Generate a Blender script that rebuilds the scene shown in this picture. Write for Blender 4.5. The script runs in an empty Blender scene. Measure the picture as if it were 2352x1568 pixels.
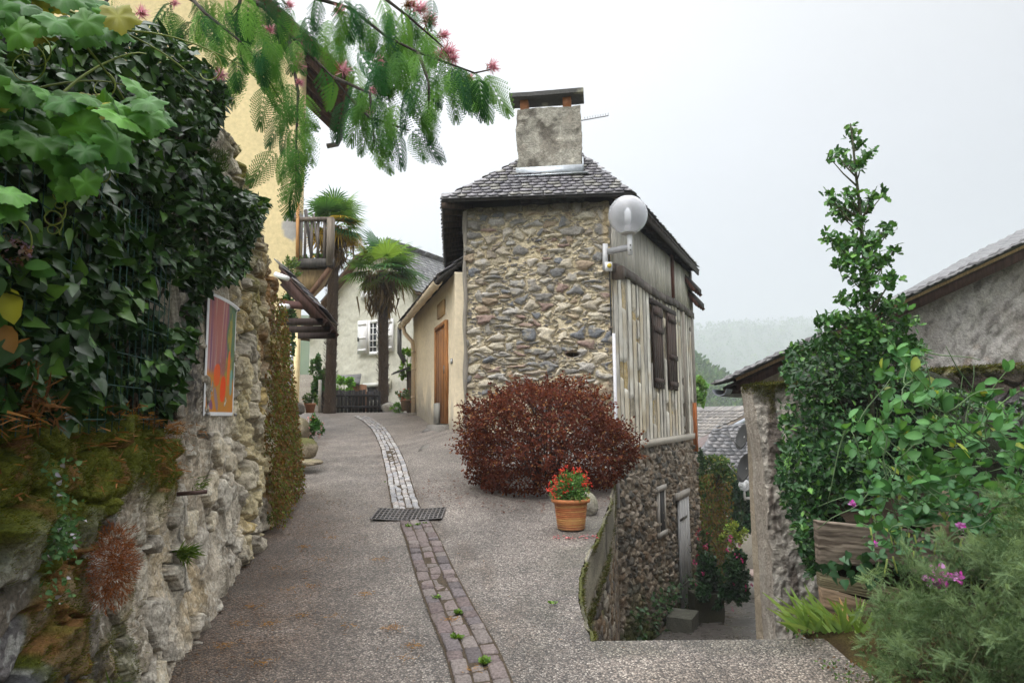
import bpy, math, random
import numpy as np
from mathutils import Vector, Matrix, noise as mnoise
random.seed(7); RNG = np.random.default_rng(11)
scene = bpy.context.scene
col = scene.collection
R = math.radians
# ---------------------------------------------------------------- camera, sky, sun, exposure
EYE = 1.75; FPX = 1568.0; CX = 1176.0; CY = 784.0
PITCH = math.atan(169/1568); ROLL = R(0.6)
_f = np.array([0, math.cos(PITCH), math.sin(PITCH)])
_r0 = np.array([1.0, 0, 0]); _u0 = np.array([0, -math.sin(PITCH), math.cos(PITCH)])
_r = _r0*math.cos(ROLL) - _u0*math.sin(ROLL)
_u = _u0*math.cos(ROLL) + _r0*math.sin(ROLL)
cam_d = bpy.data.cameras.new('camera'); cam = bpy.data.objects.new('camera', cam_d); col.objects.link(cam)
cam_d.lens = 24; cam_d.sensor_width = 36; cam_d.clip_start = 0.05; cam_d.clip_end = 6000
m = Matrix.Identity(4)
for i in range(3):
    m[i][0] = _r[i]; m[i][1] = _u[i]; m[i][2] = -_f[i]
m[2][3] = EYE
cam.matrix_world = m
scene.camera = cam
scene.view_settings.view_transform = 'Standard'; scene.view_settings.look = 'None'
scene.view_settings.gamma = 1; scene.view_settings.exposure = 1.28
scene.cycles.volume_bounces = 1
SUN_EL, SUN_AZ = R(58), R(-150)
w = bpy.data.worlds.new('World'); scene.world = w; w.use_nodes = True
nt = w.node_tree; N = nt.nodes; L = nt.links
bg = N['Background']; bg.inputs[1].default_value = 0.1
sky = N.new('ShaderNodeTexSky'); sky.sky_type = 'NISHITA'; sky.sun_disc = False
sky.sun_elevation = SUN_EL; sky.sun_rotation = SUN_AZ; sky.dust_density = 4
tc = N.new('ShaderNodeTexCoord'); sp = N.new('ShaderNodeSeparateXYZ'); L.new(tc.outputs['Generated'], sp.inputs[0])
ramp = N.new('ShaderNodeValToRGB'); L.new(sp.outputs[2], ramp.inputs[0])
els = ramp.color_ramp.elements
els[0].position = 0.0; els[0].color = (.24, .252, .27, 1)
els[1].position = 1.0; els[1].color = (2.0, 2.0, 2.0, 1)  # overhead sky, above the view, brightened to add light to the scene
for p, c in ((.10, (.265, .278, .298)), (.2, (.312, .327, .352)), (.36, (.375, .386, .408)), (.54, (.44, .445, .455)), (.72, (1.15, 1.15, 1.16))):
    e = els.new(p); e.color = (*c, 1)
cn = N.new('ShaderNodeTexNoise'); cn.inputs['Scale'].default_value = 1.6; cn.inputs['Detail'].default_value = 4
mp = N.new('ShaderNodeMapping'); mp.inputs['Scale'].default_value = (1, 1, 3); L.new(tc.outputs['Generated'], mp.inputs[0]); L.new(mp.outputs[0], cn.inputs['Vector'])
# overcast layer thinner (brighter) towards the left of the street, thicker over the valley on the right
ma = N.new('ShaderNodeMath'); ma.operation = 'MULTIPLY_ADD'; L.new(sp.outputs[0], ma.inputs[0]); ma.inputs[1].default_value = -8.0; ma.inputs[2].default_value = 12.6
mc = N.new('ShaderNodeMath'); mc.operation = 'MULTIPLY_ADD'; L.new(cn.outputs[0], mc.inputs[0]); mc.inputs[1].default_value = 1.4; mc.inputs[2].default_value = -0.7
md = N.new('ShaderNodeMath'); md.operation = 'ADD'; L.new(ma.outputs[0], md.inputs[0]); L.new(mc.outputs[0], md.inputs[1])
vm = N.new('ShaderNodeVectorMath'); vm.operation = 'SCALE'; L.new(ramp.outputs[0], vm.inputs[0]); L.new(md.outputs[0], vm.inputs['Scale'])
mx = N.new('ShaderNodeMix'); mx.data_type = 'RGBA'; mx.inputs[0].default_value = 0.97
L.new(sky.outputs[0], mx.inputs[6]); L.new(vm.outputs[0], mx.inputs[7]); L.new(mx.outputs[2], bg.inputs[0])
sd = bpy.data.lights.new('sun', 'SUN'); so = bpy.data.objects.new('sun', sd); col.objects.link(so)
sd.energy = 0.75; sd.angle = R(35); sd.color = (1, .97, .92)
so.rotation_euler = Vector((math.sin(SUN_AZ)*math.cos(SUN_EL), math.cos(SUN_AZ)*math.cos(SUN_EL), math.sin(SUN_EL))).to_track_quat('Z', 'Y').to_euler()

# ---------------------------------------------------------------- helpers
def U(u, v, y):
    """world point seen at photo position (u,v) (2352 px wide) at distance y along the street"""
    d = _f + _r*((u-CX)/FPX) + _u*((CY-v)/FPX)
    return np.array([0, 0, EYE]) + d*(y/d[1])
def proj(P):
    P = np.asarray(P, float) - np.array([0, 0, EYE])
    z = P@_f
    return np.stack([CX+FPX*(P@_r)/z, CY-FPX*(P@_u)/z], -1)
def inpoly(uv, poly):
    x, y = uv[:, 0], uv[:, 1]; c = np.zeros(len(x), bool); n = len(poly)
    for i in range(n):
        x0, y0 = poly[i]; x1, y1 = poly[(i+1) % n]
        if y0 == y1: continue
        k = ((y0 > y) != (y1 > y)) & (x < (x1-x0)*(y-y0)/(y1-y0)+x0); c ^= k
    return c
def ss(x, a, b):
    t = np.clip((np.asarray(x, float)-a)/(b-a), 0, 1); return t*t*(3-2*t)
def hsh(i, j, s=0):
    i = np.asarray(i).astype(np.int64); j = np.asarray(j).astype(np.int64)
    h = (i*374761393 + j*668265263 + s*2147483647 + 97531) & 0xffffffff
    h = ((h ^ (h >> 13))*1274126177) & 0xffffffff
    h = (h ^ (h >> 16)); h = (h*2246822519) & 0xffffffff
    return ((h ^ (h >> 15)) & 0xffffff)/float(0xffffff)
def vn(x, y, s=0):
    xi = np.floor(x); yi = np.floor(y); fx = x-xi; fy = y-yi
    fx = fx*fx*(3-2*fx); fy = fy*fy*(3-2*fy)
    a = hsh(xi, yi, s); b = hsh(xi+1, yi, s); c = hsh(xi, yi+1, s); d = hsh(xi+1, yi+1, s)
    return (a*(1-fx)+b*fx)*(1-fy)+(c*(1-fx)+d*fx)*fy
def fbm(x, y, s=0, o=4):
    r = 0; a = .5; t = 0
    for k in range(o):
        r = r + a*vn(x*2**k+17*k, y*2**k-31*k, s+k); t += a; a *= .55
    return r/t
def cells(S, T, cw, ch, seed, jit=.8, warp=.25, p=2.0):
    """irregular stones: returns id random (0..1), gap to next stone, second random"""
    ws = S/cw + warp*(fbm(S/cw*1.3, T/ch*1.3, seed+50, 3)-.5)*2
    wt = T/ch + warp*(fbm(S/cw*1.3, T/ch*1.3, seed+60, 3)-.5)*2
    f1 = np.full(S.shape, 9.0); f2 = f1.copy(); idr = np.zeros(S.shape); id2 = np.zeros(S.shape)
    ti = np.floor(wt)
    for dj in (-2, -1, 0, 1, 2):
        j = ti+dj; off = hsh(j, 0*j, seed+7)
        si = np.floor(ws-off)
        for di in (-2, -1, 0, 1, 2):
            i = si+di
            px = i+off+.5+jit*(hsh(i, j, seed)-.5); py = j+.5+jit*(hsh(i, j, seed+1)-.5)
            wgt = .32*(hsh(i, j, seed+2)-.5); asp = .8+.5*hsh(i, j, seed+5)
            d = (np.abs((ws-px)*asp)**p+np.abs((wt-py)/asp)**p)**(1/p) - wgt
            r = hsh(i, j, seed+3); r2 = hsh(i, j, seed+4)
            c = d < f1
            f2 = np.where(c, f1, np.minimum(f2, d)); f1 = np.where(c, d, f1)
            idr = np.where(c, r, idr); id2 = np.where(c, r2, id2)
    return idr, f2-f1, id2
def pal(r, cols):
    cols = np.array(cols); k = np.clip((r*len(cols)).astype(int), 0, len(cols)-1); return cols[k]
def lerp(a, b, t):
    a = np.asarray(a, float); b = np.asarray(b, float); t = np.asarray(t)[..., None]; return a*(1-t)+b*t

def mesh_np(name, V, F, C, mat, parent=None, smooth=False):
    """V (n,3); F list of index arrays (m,k); C (n,3) point colours"""
    me = bpy.data.meshes.new(name)
    V = np.asarray(V, np.float32); me.vertices.add(len(V)); me.vertices.foreach_set('co', V.ravel())
    F = [np.asarray(f, np.int32) for f in F if len(f)]
    loops = np.concatenate([f.ravel() for f in F]); tot = np.concatenate([np.full(len(f), f.shape[1], np.int32) for f in F])
    me.loops.add(len(loops)); me.loops.foreach_set('vertex_index', loops)
    me.polygons.add(len(tot)); st = np.concatenate([[0], np.cumsum(tot)[:-1]]).astype(np.int32)
    me.polygons.foreach_set('loop_start', st); me.polygons.foreach_set('loop_total', tot)
    if smooth: me.polygons.foreach_set('use_smooth', np.ones(len(tot), bool))
    me.update(calc_edges=True); me.validate()
    a = me.color_attributes.new('Col', 'FLOAT_COLOR', 'POINT')
    cc = np.ones((len(V), 4), np.float32); cc[:, :3] = C; a.data.foreach_set('color', cc.ravel())
    me.materials.append(mat)
    o = bpy.data.objects.new(name, me); col.objects.link(o)
    if parent is not None: o.parent = parent; o.matrix_parent_inverse = parent.matrix_world.inverted()
    return o
def tag(o, label, cat=None, group=None, kind=None):
    o['label'] = label
    if cat: o['category'] = cat
    if group: o['group'] = group
    if kind: o['kind'] = kind
    return o
def thing(name, loc, label, cat, group=None):
    o = bpy.data.objects.new(name, None); col.objects.link(o); o.location = [float(q) for q in loc]; o.empty_display_size = .2
    o.matrix_world = Matrix.Translation(o.location)
    return tag(o, label, cat, group)
def struct(o, label=None):
    o['kind'] = 'structure'
    if label: o['label'] = label
    return o

class Fr:
    """wall frame: s along d, t up, h out of the wall (d x up)"""
    def __init__(f, O, d):
        f.O = np.array(O, float); d = np.array([d[0], d[1], 0.0]); f.d = d/np.linalg.norm(d)
        f.n = np.array([f.d[1], -f.d[0], 0]); f.z = np.array([0, 0, 1.0])
    def __call__(f, s, t, h=0.0):
        s, t, h = np.broadcast_arrays(np.asarray(s, float), np.asarray(t, float), np.asarray(h, float))
        return f.O + s[..., None]*f.d + t[..., None]*f.z + h[..., None]*f.n

class MB:
    def __init__(s): s.V = []; s.F = {}; s.C = []; s.n = 0
    def add(s, V, F, c):
        V = np.asarray(V, float).reshape(-1, 3); c = np.asarray(c, float)
        if c.ndim == 1: c = np.tile(c, (len(V), 1))
        s.V.append(V); s.C.append(c)
        for f in F: s.F.setdefault(len(f), []).append([i+s.n for i in f])
        s.n += len(V); return s
    def addnp(s, V, F, C):
        V = np.asarray(V).reshape(-1, 3); s.V.append(V); s.C.append(np.broadcast_to(np.asarray(C, float), V.shape))
        for f in F: s.F.setdefault(f.shape[1], []).extend((f+s.n).tolist())
        s.n += len(V); return s
    BF = [(0, 3, 2, 1), (4, 5, 6, 7), (0, 1, 5, 4), (1, 2, 6, 5), (2, 3, 7, 6), (3, 0, 4, 7)]
    def hexa(s, P, c): return s.add(P, MB.BF, c)
    def fbox(s, fr, s0, s1, t0, t1, h0, h1, c, jit=0):
        P = np.array([fr(a, b, h) for b in (t0, t1) for a, h in ((s0, h1), (s1, h1), (s1, h0), (s0, h0))])
        if jit: P = P + RNG.uniform(-jit, jit, P.shape)
        return s.hexa(P, c)
    def box(s, lo, hi, c):
        x0, y0, z0 = lo; x1, y1, z1 = hi
        return s.hexa([(x0, y0, z0), (x1, y0, z0), (x1, y1, z0), (x0, y1, z0), (x0, y0, z1), (x1, y0, z1), (x1, y1, z1), (x0, y1, z1)], c)
    def bar(s, a, b, w, h, c, up=(0, 0, 1)):
        a = np.array(a, float); b = np.array(b, float); d = b-a; d = d/np.linalg.norm(d)
        x = np.cross(d, up); x = x/np.linalg.norm(x) if np.linalg.norm(x) > 1e-4 else np.array([1.0, 0, 0]); y = np.cross(x, d)
        P = [p+sx*x*w/2+sy*y*h/2 for p in (a, b) for sx, sy in ((-1, -1), (1, -1), (1, 1), (-1, 1))]
        return s.hexa(P, c)
    def tube(s, pts, r, c, n=8, cap=True):
        pts = np.array(pts, float); m_ = len(pts); rr = np.broadcast_to(np.asarray(r, float), (m_,))
        V = []; prev = None
        for i in range(m_):
            d = pts[min(i+1, m_-1)]-pts[max(i-1, 0)]; d = d/(np.linalg.norm(d)+1e-9)
            a = prev if prev is not None else (np.array([0, 0, 1.0]) if abs(d[2]) < .9 else np.array([1.0, 0, 0]))
            x = a - d*(a@d); x = x/np.linalg.norm(x); prev = x; y = np.cross(d, x)
            for k in range(n):
                an = 2*math.pi*k/n; V.append(pts[i]+rr[i]*(math.cos(an)*x+math.sin(an)*y))
        F = [(i*n+k, i*n+(k+1) % n, (i+1)*n+(k+1) % n, (i+1)*n+k) for i in range(m_-1) for k in range(n)]
        if cap: F += [tuple(range(n-1, -1, -1)), tuple((m_-1)*n+k for k in range(n))]
        return s.add(V, F, c)
    def lathe(s, prof, O, c, n=24, wob=0):
        V = []; O = np.array(O, float)
        for r, z in prof:
            for k in range(n):
                a = 2*math.pi*k/n; q = r*(1+wob*math.sin(3*a+z*9)); V.append(O+np.array([q*math.cos(a), q*math.sin(a), z]))
        m_ = len(prof)
        F = [(i*n+k, i*n+(k+1) % n, (i+1)*n+(k+1) % n, (i+1)*n+k) for i in range(m_-1) for k in range(n)]
        F += [tuple(range(n-1, -1, -1)), tuple((m_-1)*n+k for k in range(n))]
        return s.add(V, F, c)
    def prism(s, poly, off, c):
        """poly: planar ring of 3-D points, extruded by vector off"""
        A = np.array(poly, float); n = len(A); V = np.concatenate([A, A+np.array(off, float)])
        F = [tuple(range(n-1, -1, -1)), tuple(range(n, 2*n))]+[(i, (i+1) % n, n+(i+1) % n, n+i) for i in range(n)]
        return s.add(V, F, c)
    def build(s, name, mat, parent=None, smooth=False):
        return mesh_np(name, np.concatenate(s.V), [np.array(f) for f in s.F.values()], np.concatenate(s.C), mat, parent, smooth)

def grid_faces(ny, nx, keep=None):
    i = np.arange(ny*nx).reshape(ny, nx)
    F = np.stack([i[:-1, :-1], i[:-1, 1:], i[1:, 1:], i[1:, :-1]], -1)
    F = F[keep] if keep is not None else F.reshape(-1, 4)
    return F
def wall_grid(name, fr, S, T, Hh, C, mat, parent=None, thick=.3, hback=None):
    """heightfield wall with real thickness. S,T,Hh (ny,nx); C (ny,nx,3)"""
    ny, nx = S.shape; V = fr(S, T, Hh).reshape(-1, 3); Cc = C.reshape(-1, 3); F = [grid_faces(ny, nx)]
    ring = np.concatenate([np.arange(nx), np.arange(1, ny)*nx+nx-1, (ny-1)*nx+np.arange(nx-2, -1, -1), np.arange(ny-2, 0, -1)*nx])
    B = fr(S.ravel()[ring], T.ravel()[ring], np.full(len(ring), -thick) if hback is None else Hh.ravel()[ring]-thick); n0 = len(V); m_ = len(ring); k = np.arange(m_)
    side = np.stack([ring, n0+k, n0+(k+1) % m_, ring[(k+1) % m_]], -1)
    V = np.concatenate([V, B]); Cc = np.concatenate([Cc, Cc[ring]])
    F.append(side); F.append((n0+k)[None, ::1])
    return mesh_np(name, V, F, Cc, mat, parent, True)

# ---------------------------------------------------------------- materials
def newmat(name):
    mt = bpy.data.materials.new(name); mt.use_nodes = True; return mt, mt.node_tree.nodes, mt.node_tree.links, mt.node_tree.nodes['Principled BSDF']
def M_v(name, rough=.8, var=.25, vs=30.0, bump=.0, bs=60.0, spec=.3, metal=0, dist=.01, rvar=0, det=5):
    mt, n, l, b = newmat(name)
    at = n.new('ShaderNodeAttribute'); at.attribute_name = 'Col'
    tc_ = n.new('ShaderNodeTexCoord')
    nz = n.new('ShaderNodeTexNoise'); nz.inputs['Scale'].default_value = vs; nz.inputs['Detail'].default_value = det; nz.inputs['Roughness'].default_value = .65
    l.new(tc_.outputs['Object'], nz.inputs['Vector'])
    mr = n.new('ShaderNodeMapRange'); mr.inputs[1].default_value = .3; mr.inputs[2].default_value = .7
    mr.inputs[3].default_value = 1-var; mr.inputs[4].default_value = 1+var; l.new(nz.outputs[0], mr.inputs[0])
    v_ = n.new('ShaderNodeVectorMath'); v_.operation = 'SCALE'; l.new(at.outputs['Color'], v_.inputs[0]); l.new(mr.outputs[0], v_.inputs['Scale'])
    l.new(v_.outputs[0], b.inputs['Base Color'])
    b.inputs['Roughness'].default_value = rough; b.inputs['Specular IOR Level'].default_value = spec; b.inputs['Metallic'].default_value = metal
    if rvar:
        m2 = n.new('ShaderNodeMapRange'); m2.inputs[1].default_value = .35; m2.inputs[2].default_value = .65; m2.inputs[3].default_value = rough-rvar; m2.inputs[4].default_value = rough+rvar
        n3 = n.new('ShaderNodeTexNoise'); n3.inputs['Scale'].default_value = vs*.15; l.new(tc_.outputs['Object'], n3.inputs['Vector']); l.new(n3.outputs[0], m2.inputs[0]); l.new(m2.outputs[0], b.inputs['Roughness'])
    if bump:
        n2 = n.new('ShaderNodeTexNoise'); n2.inputs['Scale'].default_value = bs; n2.inputs['Detail'].default_value = 5; n2.inputs['Roughness'].default_value = .6
        l.new(tc_.outputs['Object'], n2.inputs['Vector'])
        bp = n.new('ShaderNodeBump'); bp.inputs['Strength'].default_value = bump; bp.inputs['Distance'].default_value = dist
        l.new(n2.outputs[0], bp.inputs['Height']); l.new(bp.outputs[0], b.inputs['Normal'])
    return mt
def M_wood(name, rough=.75, var=.45, sx=(3, 3, 40), bump=.4):
    """grain stretched along the axis with the small scale"""
    mt = M_v(name, rough, var, 1.0, 0); n = mt.node_tree.nodes; l = mt.node_tree.links
    nz = [q for q in n if q.type == 'TEX_NOISE'][0]; tc_ = [q for q in n if q.type == 'TEX_COORD'][0]
    mp_ = n.new('ShaderNodeMapping'); mp_.inputs['Scale'].default_value = sx
    l.new(tc_.outputs['Object'], mp_.inputs[0]); l.new(mp_.outputs[0], nz.inputs['Vector'])
    bp = n.new('ShaderNodeBump'); bp.inputs['Strength'].default_value = bump; bp.inputs['Distance'].default_value = .01
    l.new(nz.outputs[0], bp.inputs['Height']); l.new(bp.outputs[0], n['Principled BSDF'].inputs['Normal'])
    return mt
def M_leaf(name, rough=.45, trans=.3, spec=.4, tint=(1.5, 1.35, .6)):
    mt, n, l, b = newmat(name)
    at = n.new('ShaderNodeAttribute'); at.attribute_name = 'Col'
    l.new(at.outputs['Color'], b.inputs['Base Color']); b.inputs['Roughness'].default_value = rough; b.inputs['Specular IOR Level'].default_value = spec
    t = n.new('ShaderNodeBsdfTranslucent'); mx_ = n.new('ShaderNodeMixShader'); mx_.inputs[0].default_value = trans
    v_ = n.new('ShaderNodeVectorMath'); v_.operation = 'MULTIPLY'; v_.inputs[1].default_value = tint; l.new(at.outputs['Color'], v_.inputs[0]); l.new(v_.outputs[0], t.inputs[0])
    l.new(b.outputs[0], mx_.inputs[1]); l.new(t.outputs[0], mx_.inputs[2]); l.new(mx_.outputs[0], n['Material Output'].inputs[0])
    return mt
MS = M_v('stone', .85, .4, 50, .8, 90, .15, dist=.012)
MSW = M_v('wet_stone', .75, .45, 55, .9, 90, .18, dist=.012)
MPL = M_v('plaster', .9, .12, 12, .35, 50, .2, dist=.012)
MROUGH = M_v('rough_render', .95, .3, 26, 1.0, 42, .15, dist=.03)
MSL = M_v('slate', .42, .3, 25, .35, 70, .5, dist=.006, rvar=.1)
MWD = M_wood('dark_timber', .8, .45, (25, 25, 3))
MWV = M_wood('weathered_boards', .85, .35, (50, 50, 3.5), .6)
MWH = M_wood('timber_planks', .85, .45, (3, 30, 30), .7)
MMET = M_v('painted_metal', .45, .08, 20, 0, spec=.5)
MZN = M_v('zinc', .38, .2, 14, .1, 20, .5, metal=.7)
MIRON = M_v('cast_iron', .5, .3, 60, .3, 90, .4, metal=.5)
MTC = M_v('terracotta', .7, .18, 25, .3, 120, .35)
MPT = M_v('matt_paint', .6, .06, 20, .05, 60, .35)
MBARK = M_v('bark', .9, .4, 40, .9, 60, .2, dist=.02)
MMOSS = M_v('moss', .95, .5, 90, 1.0, 150, .1, dist=.02)
ML = M_leaf('leaf', .5, .28, .22)
MLG = M_leaf('glossy_leaf', .33, .15, .26)
MLS = M_leaf('soft_leaf', .7, .35, .08)
MPET = M_leaf('petal', .6, .4, .2, (1, 1, 1))
mt, n_, l_, b_ = newmat('window_glass'); b_.inputs['Base Color'].default_value = (.02, .025, .03, 1); b_.inputs['Roughness'].default_value = .08; MGL = mt
mt, n_, l_, b_ = newmat('globe_acrylic'); b_.inputs['Base Color'].default_value = (.93, .94, .97, 1); b_.inputs['Roughness'].default_value = .22
b_.inputs['Transmission Weight'].default_value = .82; b_.inputs['IOR'].default_value = 1.3; MGLOBE = mt

# ---------------------------------------------------------------- leaves
def T_leaf(kind):
    if kind == 'ivy':
        o = [(0, 0), (-.2, -.09), (-.38, .0), (-.46, .2), (-.38, .45), (-.2, .74), (0, 1.08), (.2, .74), (.38, .45), (.46, .2), (.38, .0), (.2, -.09)]; c = (0, .32)
    elif kind == 'vine':
        o = []
        for k in range(44):
            a = -math.pi/2+2*math.pi*(k+.5)/44; lob = .46+.06*math.cos(5*(a-math.pi/2))+.03*math.cos(10*(a-math.pi/2))+(.022 if k % 2 else -.022); o.append((lob*math.cos(a), .4+lob*math.sin(a)))
        o.insert(0, (0, .1)); c = (0, .4)
    elif kind == 'holly':
        o = [(0, 0), (-.22, .12), (-.17, .28), (-.33, .42), (-.2, .58), (-.24, .78), (0, 1), (.24, .78), (.2, .58), (.33, .42), (.17, .28), (.22, .12)]; c = (0, .5)
    elif kind == 'oval':
        o = [(0, 0), (-.2, .15), (-.3, .45), (-.2, .8), (0, 1), (.2, .8), (.3, .45), (.2, .15)]; c = (0, .48)
    elif kind == 'dia':
        V = np.array([(0, 0, 0), (-.3, .5, .06), (0, 1, 0), (.3, .5, .06)]); return V, np.array([(0, 2, 1), (0, 3, 2)])
    elif kind == 'blade':
        V = np.array([(-.06, 0, 0), (.06, 0, 0), (.035, .6, .03), (0, 1, -.02)]); return V, np.array([(0, 1, 2), (0, 2, 3)])
    V = np.array([(x, y, .32*abs(x)-.12*(y-.4)**2) for x, y in [c]+o]); n = len(o)
    if kind == 'vine':
        an = np.arctan2(V[:, 1]-.4, V[:, 0]); V[:, 2] = .05*np.cos(5*(an-math.pi/2))*np.hypot(V[:, 0], V[:, 1]-.4)-.35*(np.hypot(V[:, 0], V[:, 1]-.4))**2
        mid = V[1:]*.55+V[0]*.45; mid[:, 2] = .05*np.cos(5*(an[1:]-math.pi/2))*.3+.02; V = np.concatenate([V[:1], mid, V[1:]])
        return V, np.array([(0, i+1, (i+1) % n+1) for i in range(n)]+[(i+1, n+i+1, (i+1) % n+1) for i in range(n)]+[((i+1) % n+1, n+i+1, n+(i+1) % n+1) for i in range(n)])
    return V, np.array([(0, i+1, (i+1) % n+1) for i in range(n)])
def unit(v): return v/(np.linalg.norm(v, axis=-1, keepdims=True)+1e-9)
def leaves(P, D, Nn, size, kind, C, tmpl=None, roll=.6):
    """one mesh of many leaves: P positions, D pointing direction, Nn facing"""
    V0, F0 = tmpl if tmpl is not None else T_leaf(kind)
    n = len(P); D = unit(D); Nn = Nn+RNG.normal(0, roll, (n, 3)); X = unit(np.cross(D, Nn)); Z = np.cross(X, D)
    size = np.broadcast_to(np.asarray(size, float), (n,))[:, None, None]
    V = P[:, None, :]+size*(V0[None, :, 0, None]*X[:, None]+V0[None, :, 1, None]*D[:, None]+V0[None, :, 2, None]*Z[:, None])
    F = (F0[None]+(np.arange(n)*len(V0))[:, None, None]).reshape(-1, F0.shape[1])
    Cc = np.repeat(np.asarray(C), len(V0), 0)
    if kind in ('ivy', 'vine', 'holly', 'oval'): Cc[::len(V0)] *= 1.3
    if kind == 'vine':
        an_ = np.arctan2(V0[:, 1]-.4, V0[:, 0]); rr_ = np.hypot(V0[:, 0], V0[:, 1]-.4); Cc = Cc*np.tile(1+.09*np.cos(5*(an_-math.pi/2))*(rr_ > .01)*(rr_ < .33)+.12*np.cos(5*(an_-math.pi/2))*(rr_ > .33), n)[:, None]
    return V.reshape(-1, 3), F, Cc
def lcol(n, a, b, c=None, pc=.0, v=.25):
    C = lerp(np.tile(a, (n, 1)), b, RNG.random(n)**1.3)
    if c is not None:
        k = RNG.random(n) < pc; C[k] = np.array(c)*RNG.uniform(.6, 1.2, (k.sum(), 1))
    return C*RNG.uniform(1-v, 1+v, (n, 1))
def rdir(n): return unit(RNG.normal(0, 1, (n, 3)))
def blob(center, rad, n, kind, size, c, mat, name, parent, up=.3, shell=.55, clump=0, sq=None, lowcut=-9):
    """foliage of one clumpy crown; leaves spread through an ellipsoid volume"""
    ctr = np.array(center, float); rad = np.array(rad, float)
    if clump:
        cc = rdir(clump)*RNG.uniform(.35, .95, (clump, 1)); cr = RNG.uniform(.18, .42, clump)
        k = RNG.integers(0, clump, n); q = cc[k]+rdir(n)*(RNG.random((n, 1))**.5)*cr[k][:, None]
    else:
        q = rdir(n)*(shell+(1-shell)*RNG.random((n, 1))**.6)
    q = q[q[:, 2] > lowcut]; n = len(q)
    P = ctr+q*rad; D = unit(q*[1, 1, .6])+RNG.normal(0, .7, (n, 3))+[0, 0, up]
    V, F, C = leaves(P, D, unit(q)+[0, -.2, .6], size*RNG.uniform(.6, 1.25, n), kind, c(n))
    return mesh_np(name, V, [F], C, mat, parent)
# ---------------------------------------------------------------- ground heights
_ty = np.arange(-12, 80, .05)
_tz = np.interp(_ty, [-12, 0, 4, 8, 13, 15, 17, 19, 22, 40, 80], [-1.2, 0, .4, .8, 1.3, 1.55, 1.76, 1.87, 1.88, 1.8, .5])
_k = np.ones(31)/31; _tz = np.convolve(np.pad(_tz, 15, 'edge'), _k, 'valid')
def gz(x, y):
    x = np.asarray(x, float); y = np.asarray(y, float)
    return np.interp(y, _ty, _tz)+.26*ss(x, -2.1, -.9)*ss(y, 8.8, 11.8)*(1-ss(y, 13, 16.5))
def az(y): return np.interp(y, [4.2, 5.5, 7, 9, 12, 15, 19, 25, 34, 60], [.25, -.4, -1.2, -1.95, -2.4, -2.58, -3.12, -3.9, -5, -8])
def G(u, v):
    """where the line of sight at photo position (u,v) meets the street"""
    ys = np.linspace(2, 22, 4000); P = np.array([0, 0, EYE])+(_f+_r*((u-CX)/FPX)+_u*((CY-v)/FPX))[None]*(ys/(_f+_r*((u-CX)/FPX)+_u*((CY-v)/FPX))[1])[:, None]
    k = np.argmax(P[:, 2] < gz(P[:, 0], P[:, 1])) ; return P[k]
def lwx(y): return -1.85-.185*(np.asarray(y)-3.56)
HA = U(1067, 700, 12.0); HB = U(1405, 700, 11.65)          # front corners of the stone house
RD = np.array([.494, 1.0])/math.hypot(.494, 1); HC = HB[:2]+RD*6.67
E0 = np.array([.43, 4.2])
def rex(y):                                                 # right edge of the street
    y = np.asarray(y, float)
    return np.interp(y, [4.2, 4.86, 5.25, 7.36, 8.3, 11.65, 11.9, 12.3, 18, 18.8, 19.2, 24], [.46, .45, .484, 1.007, 1.2, HB[0]+.02, HB[0]-.3, -.7, -2.3, -2.3, 0, 2])

# street surface: washed aggregate concrete
mt, n, l, b = newmat('washed_aggregate')
at = n.new('ShaderNodeAttribute'); at.attribute_name = 'Col'; tc_ = n.new('ShaderNodeTexCoord')
vo = n.new('ShaderNodeTexVoronoi'); vo.inputs['Scale'].default_value = 88; l.new(tc_.outputs['Object'], vo.inputs['Vector'])
sx_ = n.new('ShaderNodeSeparateColor'); l.new(vo.outputs['Color'], sx_.inputs[0])
cr = n.new('ShaderNodeValToRGB'); l.new(sx_.outputs[0], cr.inputs[0]); e = cr.color_ramp.elements
e[0].color = (.32, .30, .29, 1); e[1].color = (2.1, 2.03, 1.9, 1)
for p, c in ((.25, (.58, .53, .50)), (.5, (.86, .77, .71)), (.68, (1.1, .98, .9)), (.86, (1.45, 1.38, 1.3))):
    q = e.new(p); q.color = (*c, 1)
gap = n.new('ShaderNodeMapRange'); gap.inputs[1].default_value = .15; gap.inputs[2].default_value = .75; gap.inputs[3].default_value = 1.15; gap.inputs[4].default_value = .3
l.new(vo.outputs['Distance'], gap.inputs[0])
m1 = n.new('ShaderNodeVectorMath'); m1.operation = 'MULTIPLY'; l.new(cr.outputs[0], m1.inputs[0]); l.new(at.outputs['Color'], m1.inputs[1])
m2 = n.new('ShaderNodeVectorMath'); m2.operation = 'SCALE'; l.new(m1.outputs[0], m2.inputs[0]); l.new(gap.outputs[0], m2.inputs['Scale'])
nz = n.new('ShaderNodeTexNoise'); nz.inputs['Scale'].default_value = 2.2; nz.inputs['Detail'].default_value = 6; l.new(tc_.outputs['Object'], nz.inputs['Vector'])
mr = n.new('ShaderNodeMapRange'); mr.inputs[1].default_value = .35; mr.inputs[2].default_value = .68; mr.inputs[3].default_value = .72; mr.inputs[4].default_value = 1.2; l.new(nz.outputs[0], mr.inputs[0])
m3 = n.new('ShaderNodeVectorMath'); m3.operation = 'SCALE'; l.new(m2.outputs[0], m3.inputs[0]); l.new(mr.outputs[0], m3.inputs['Scale']); l.new(m3.outputs[0], b.inputs['Base Color'])
bp = n.new('ShaderNodeBump'); bp.invert = True; bp.inputs['Strength'].default_value = .8; bp.inputs['Distance'].default_value = .008; l.new(vo.outputs['Distance'], bp.inputs['Height']); l.new(bp.outputs[0], b.inputs['Normal'])
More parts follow.
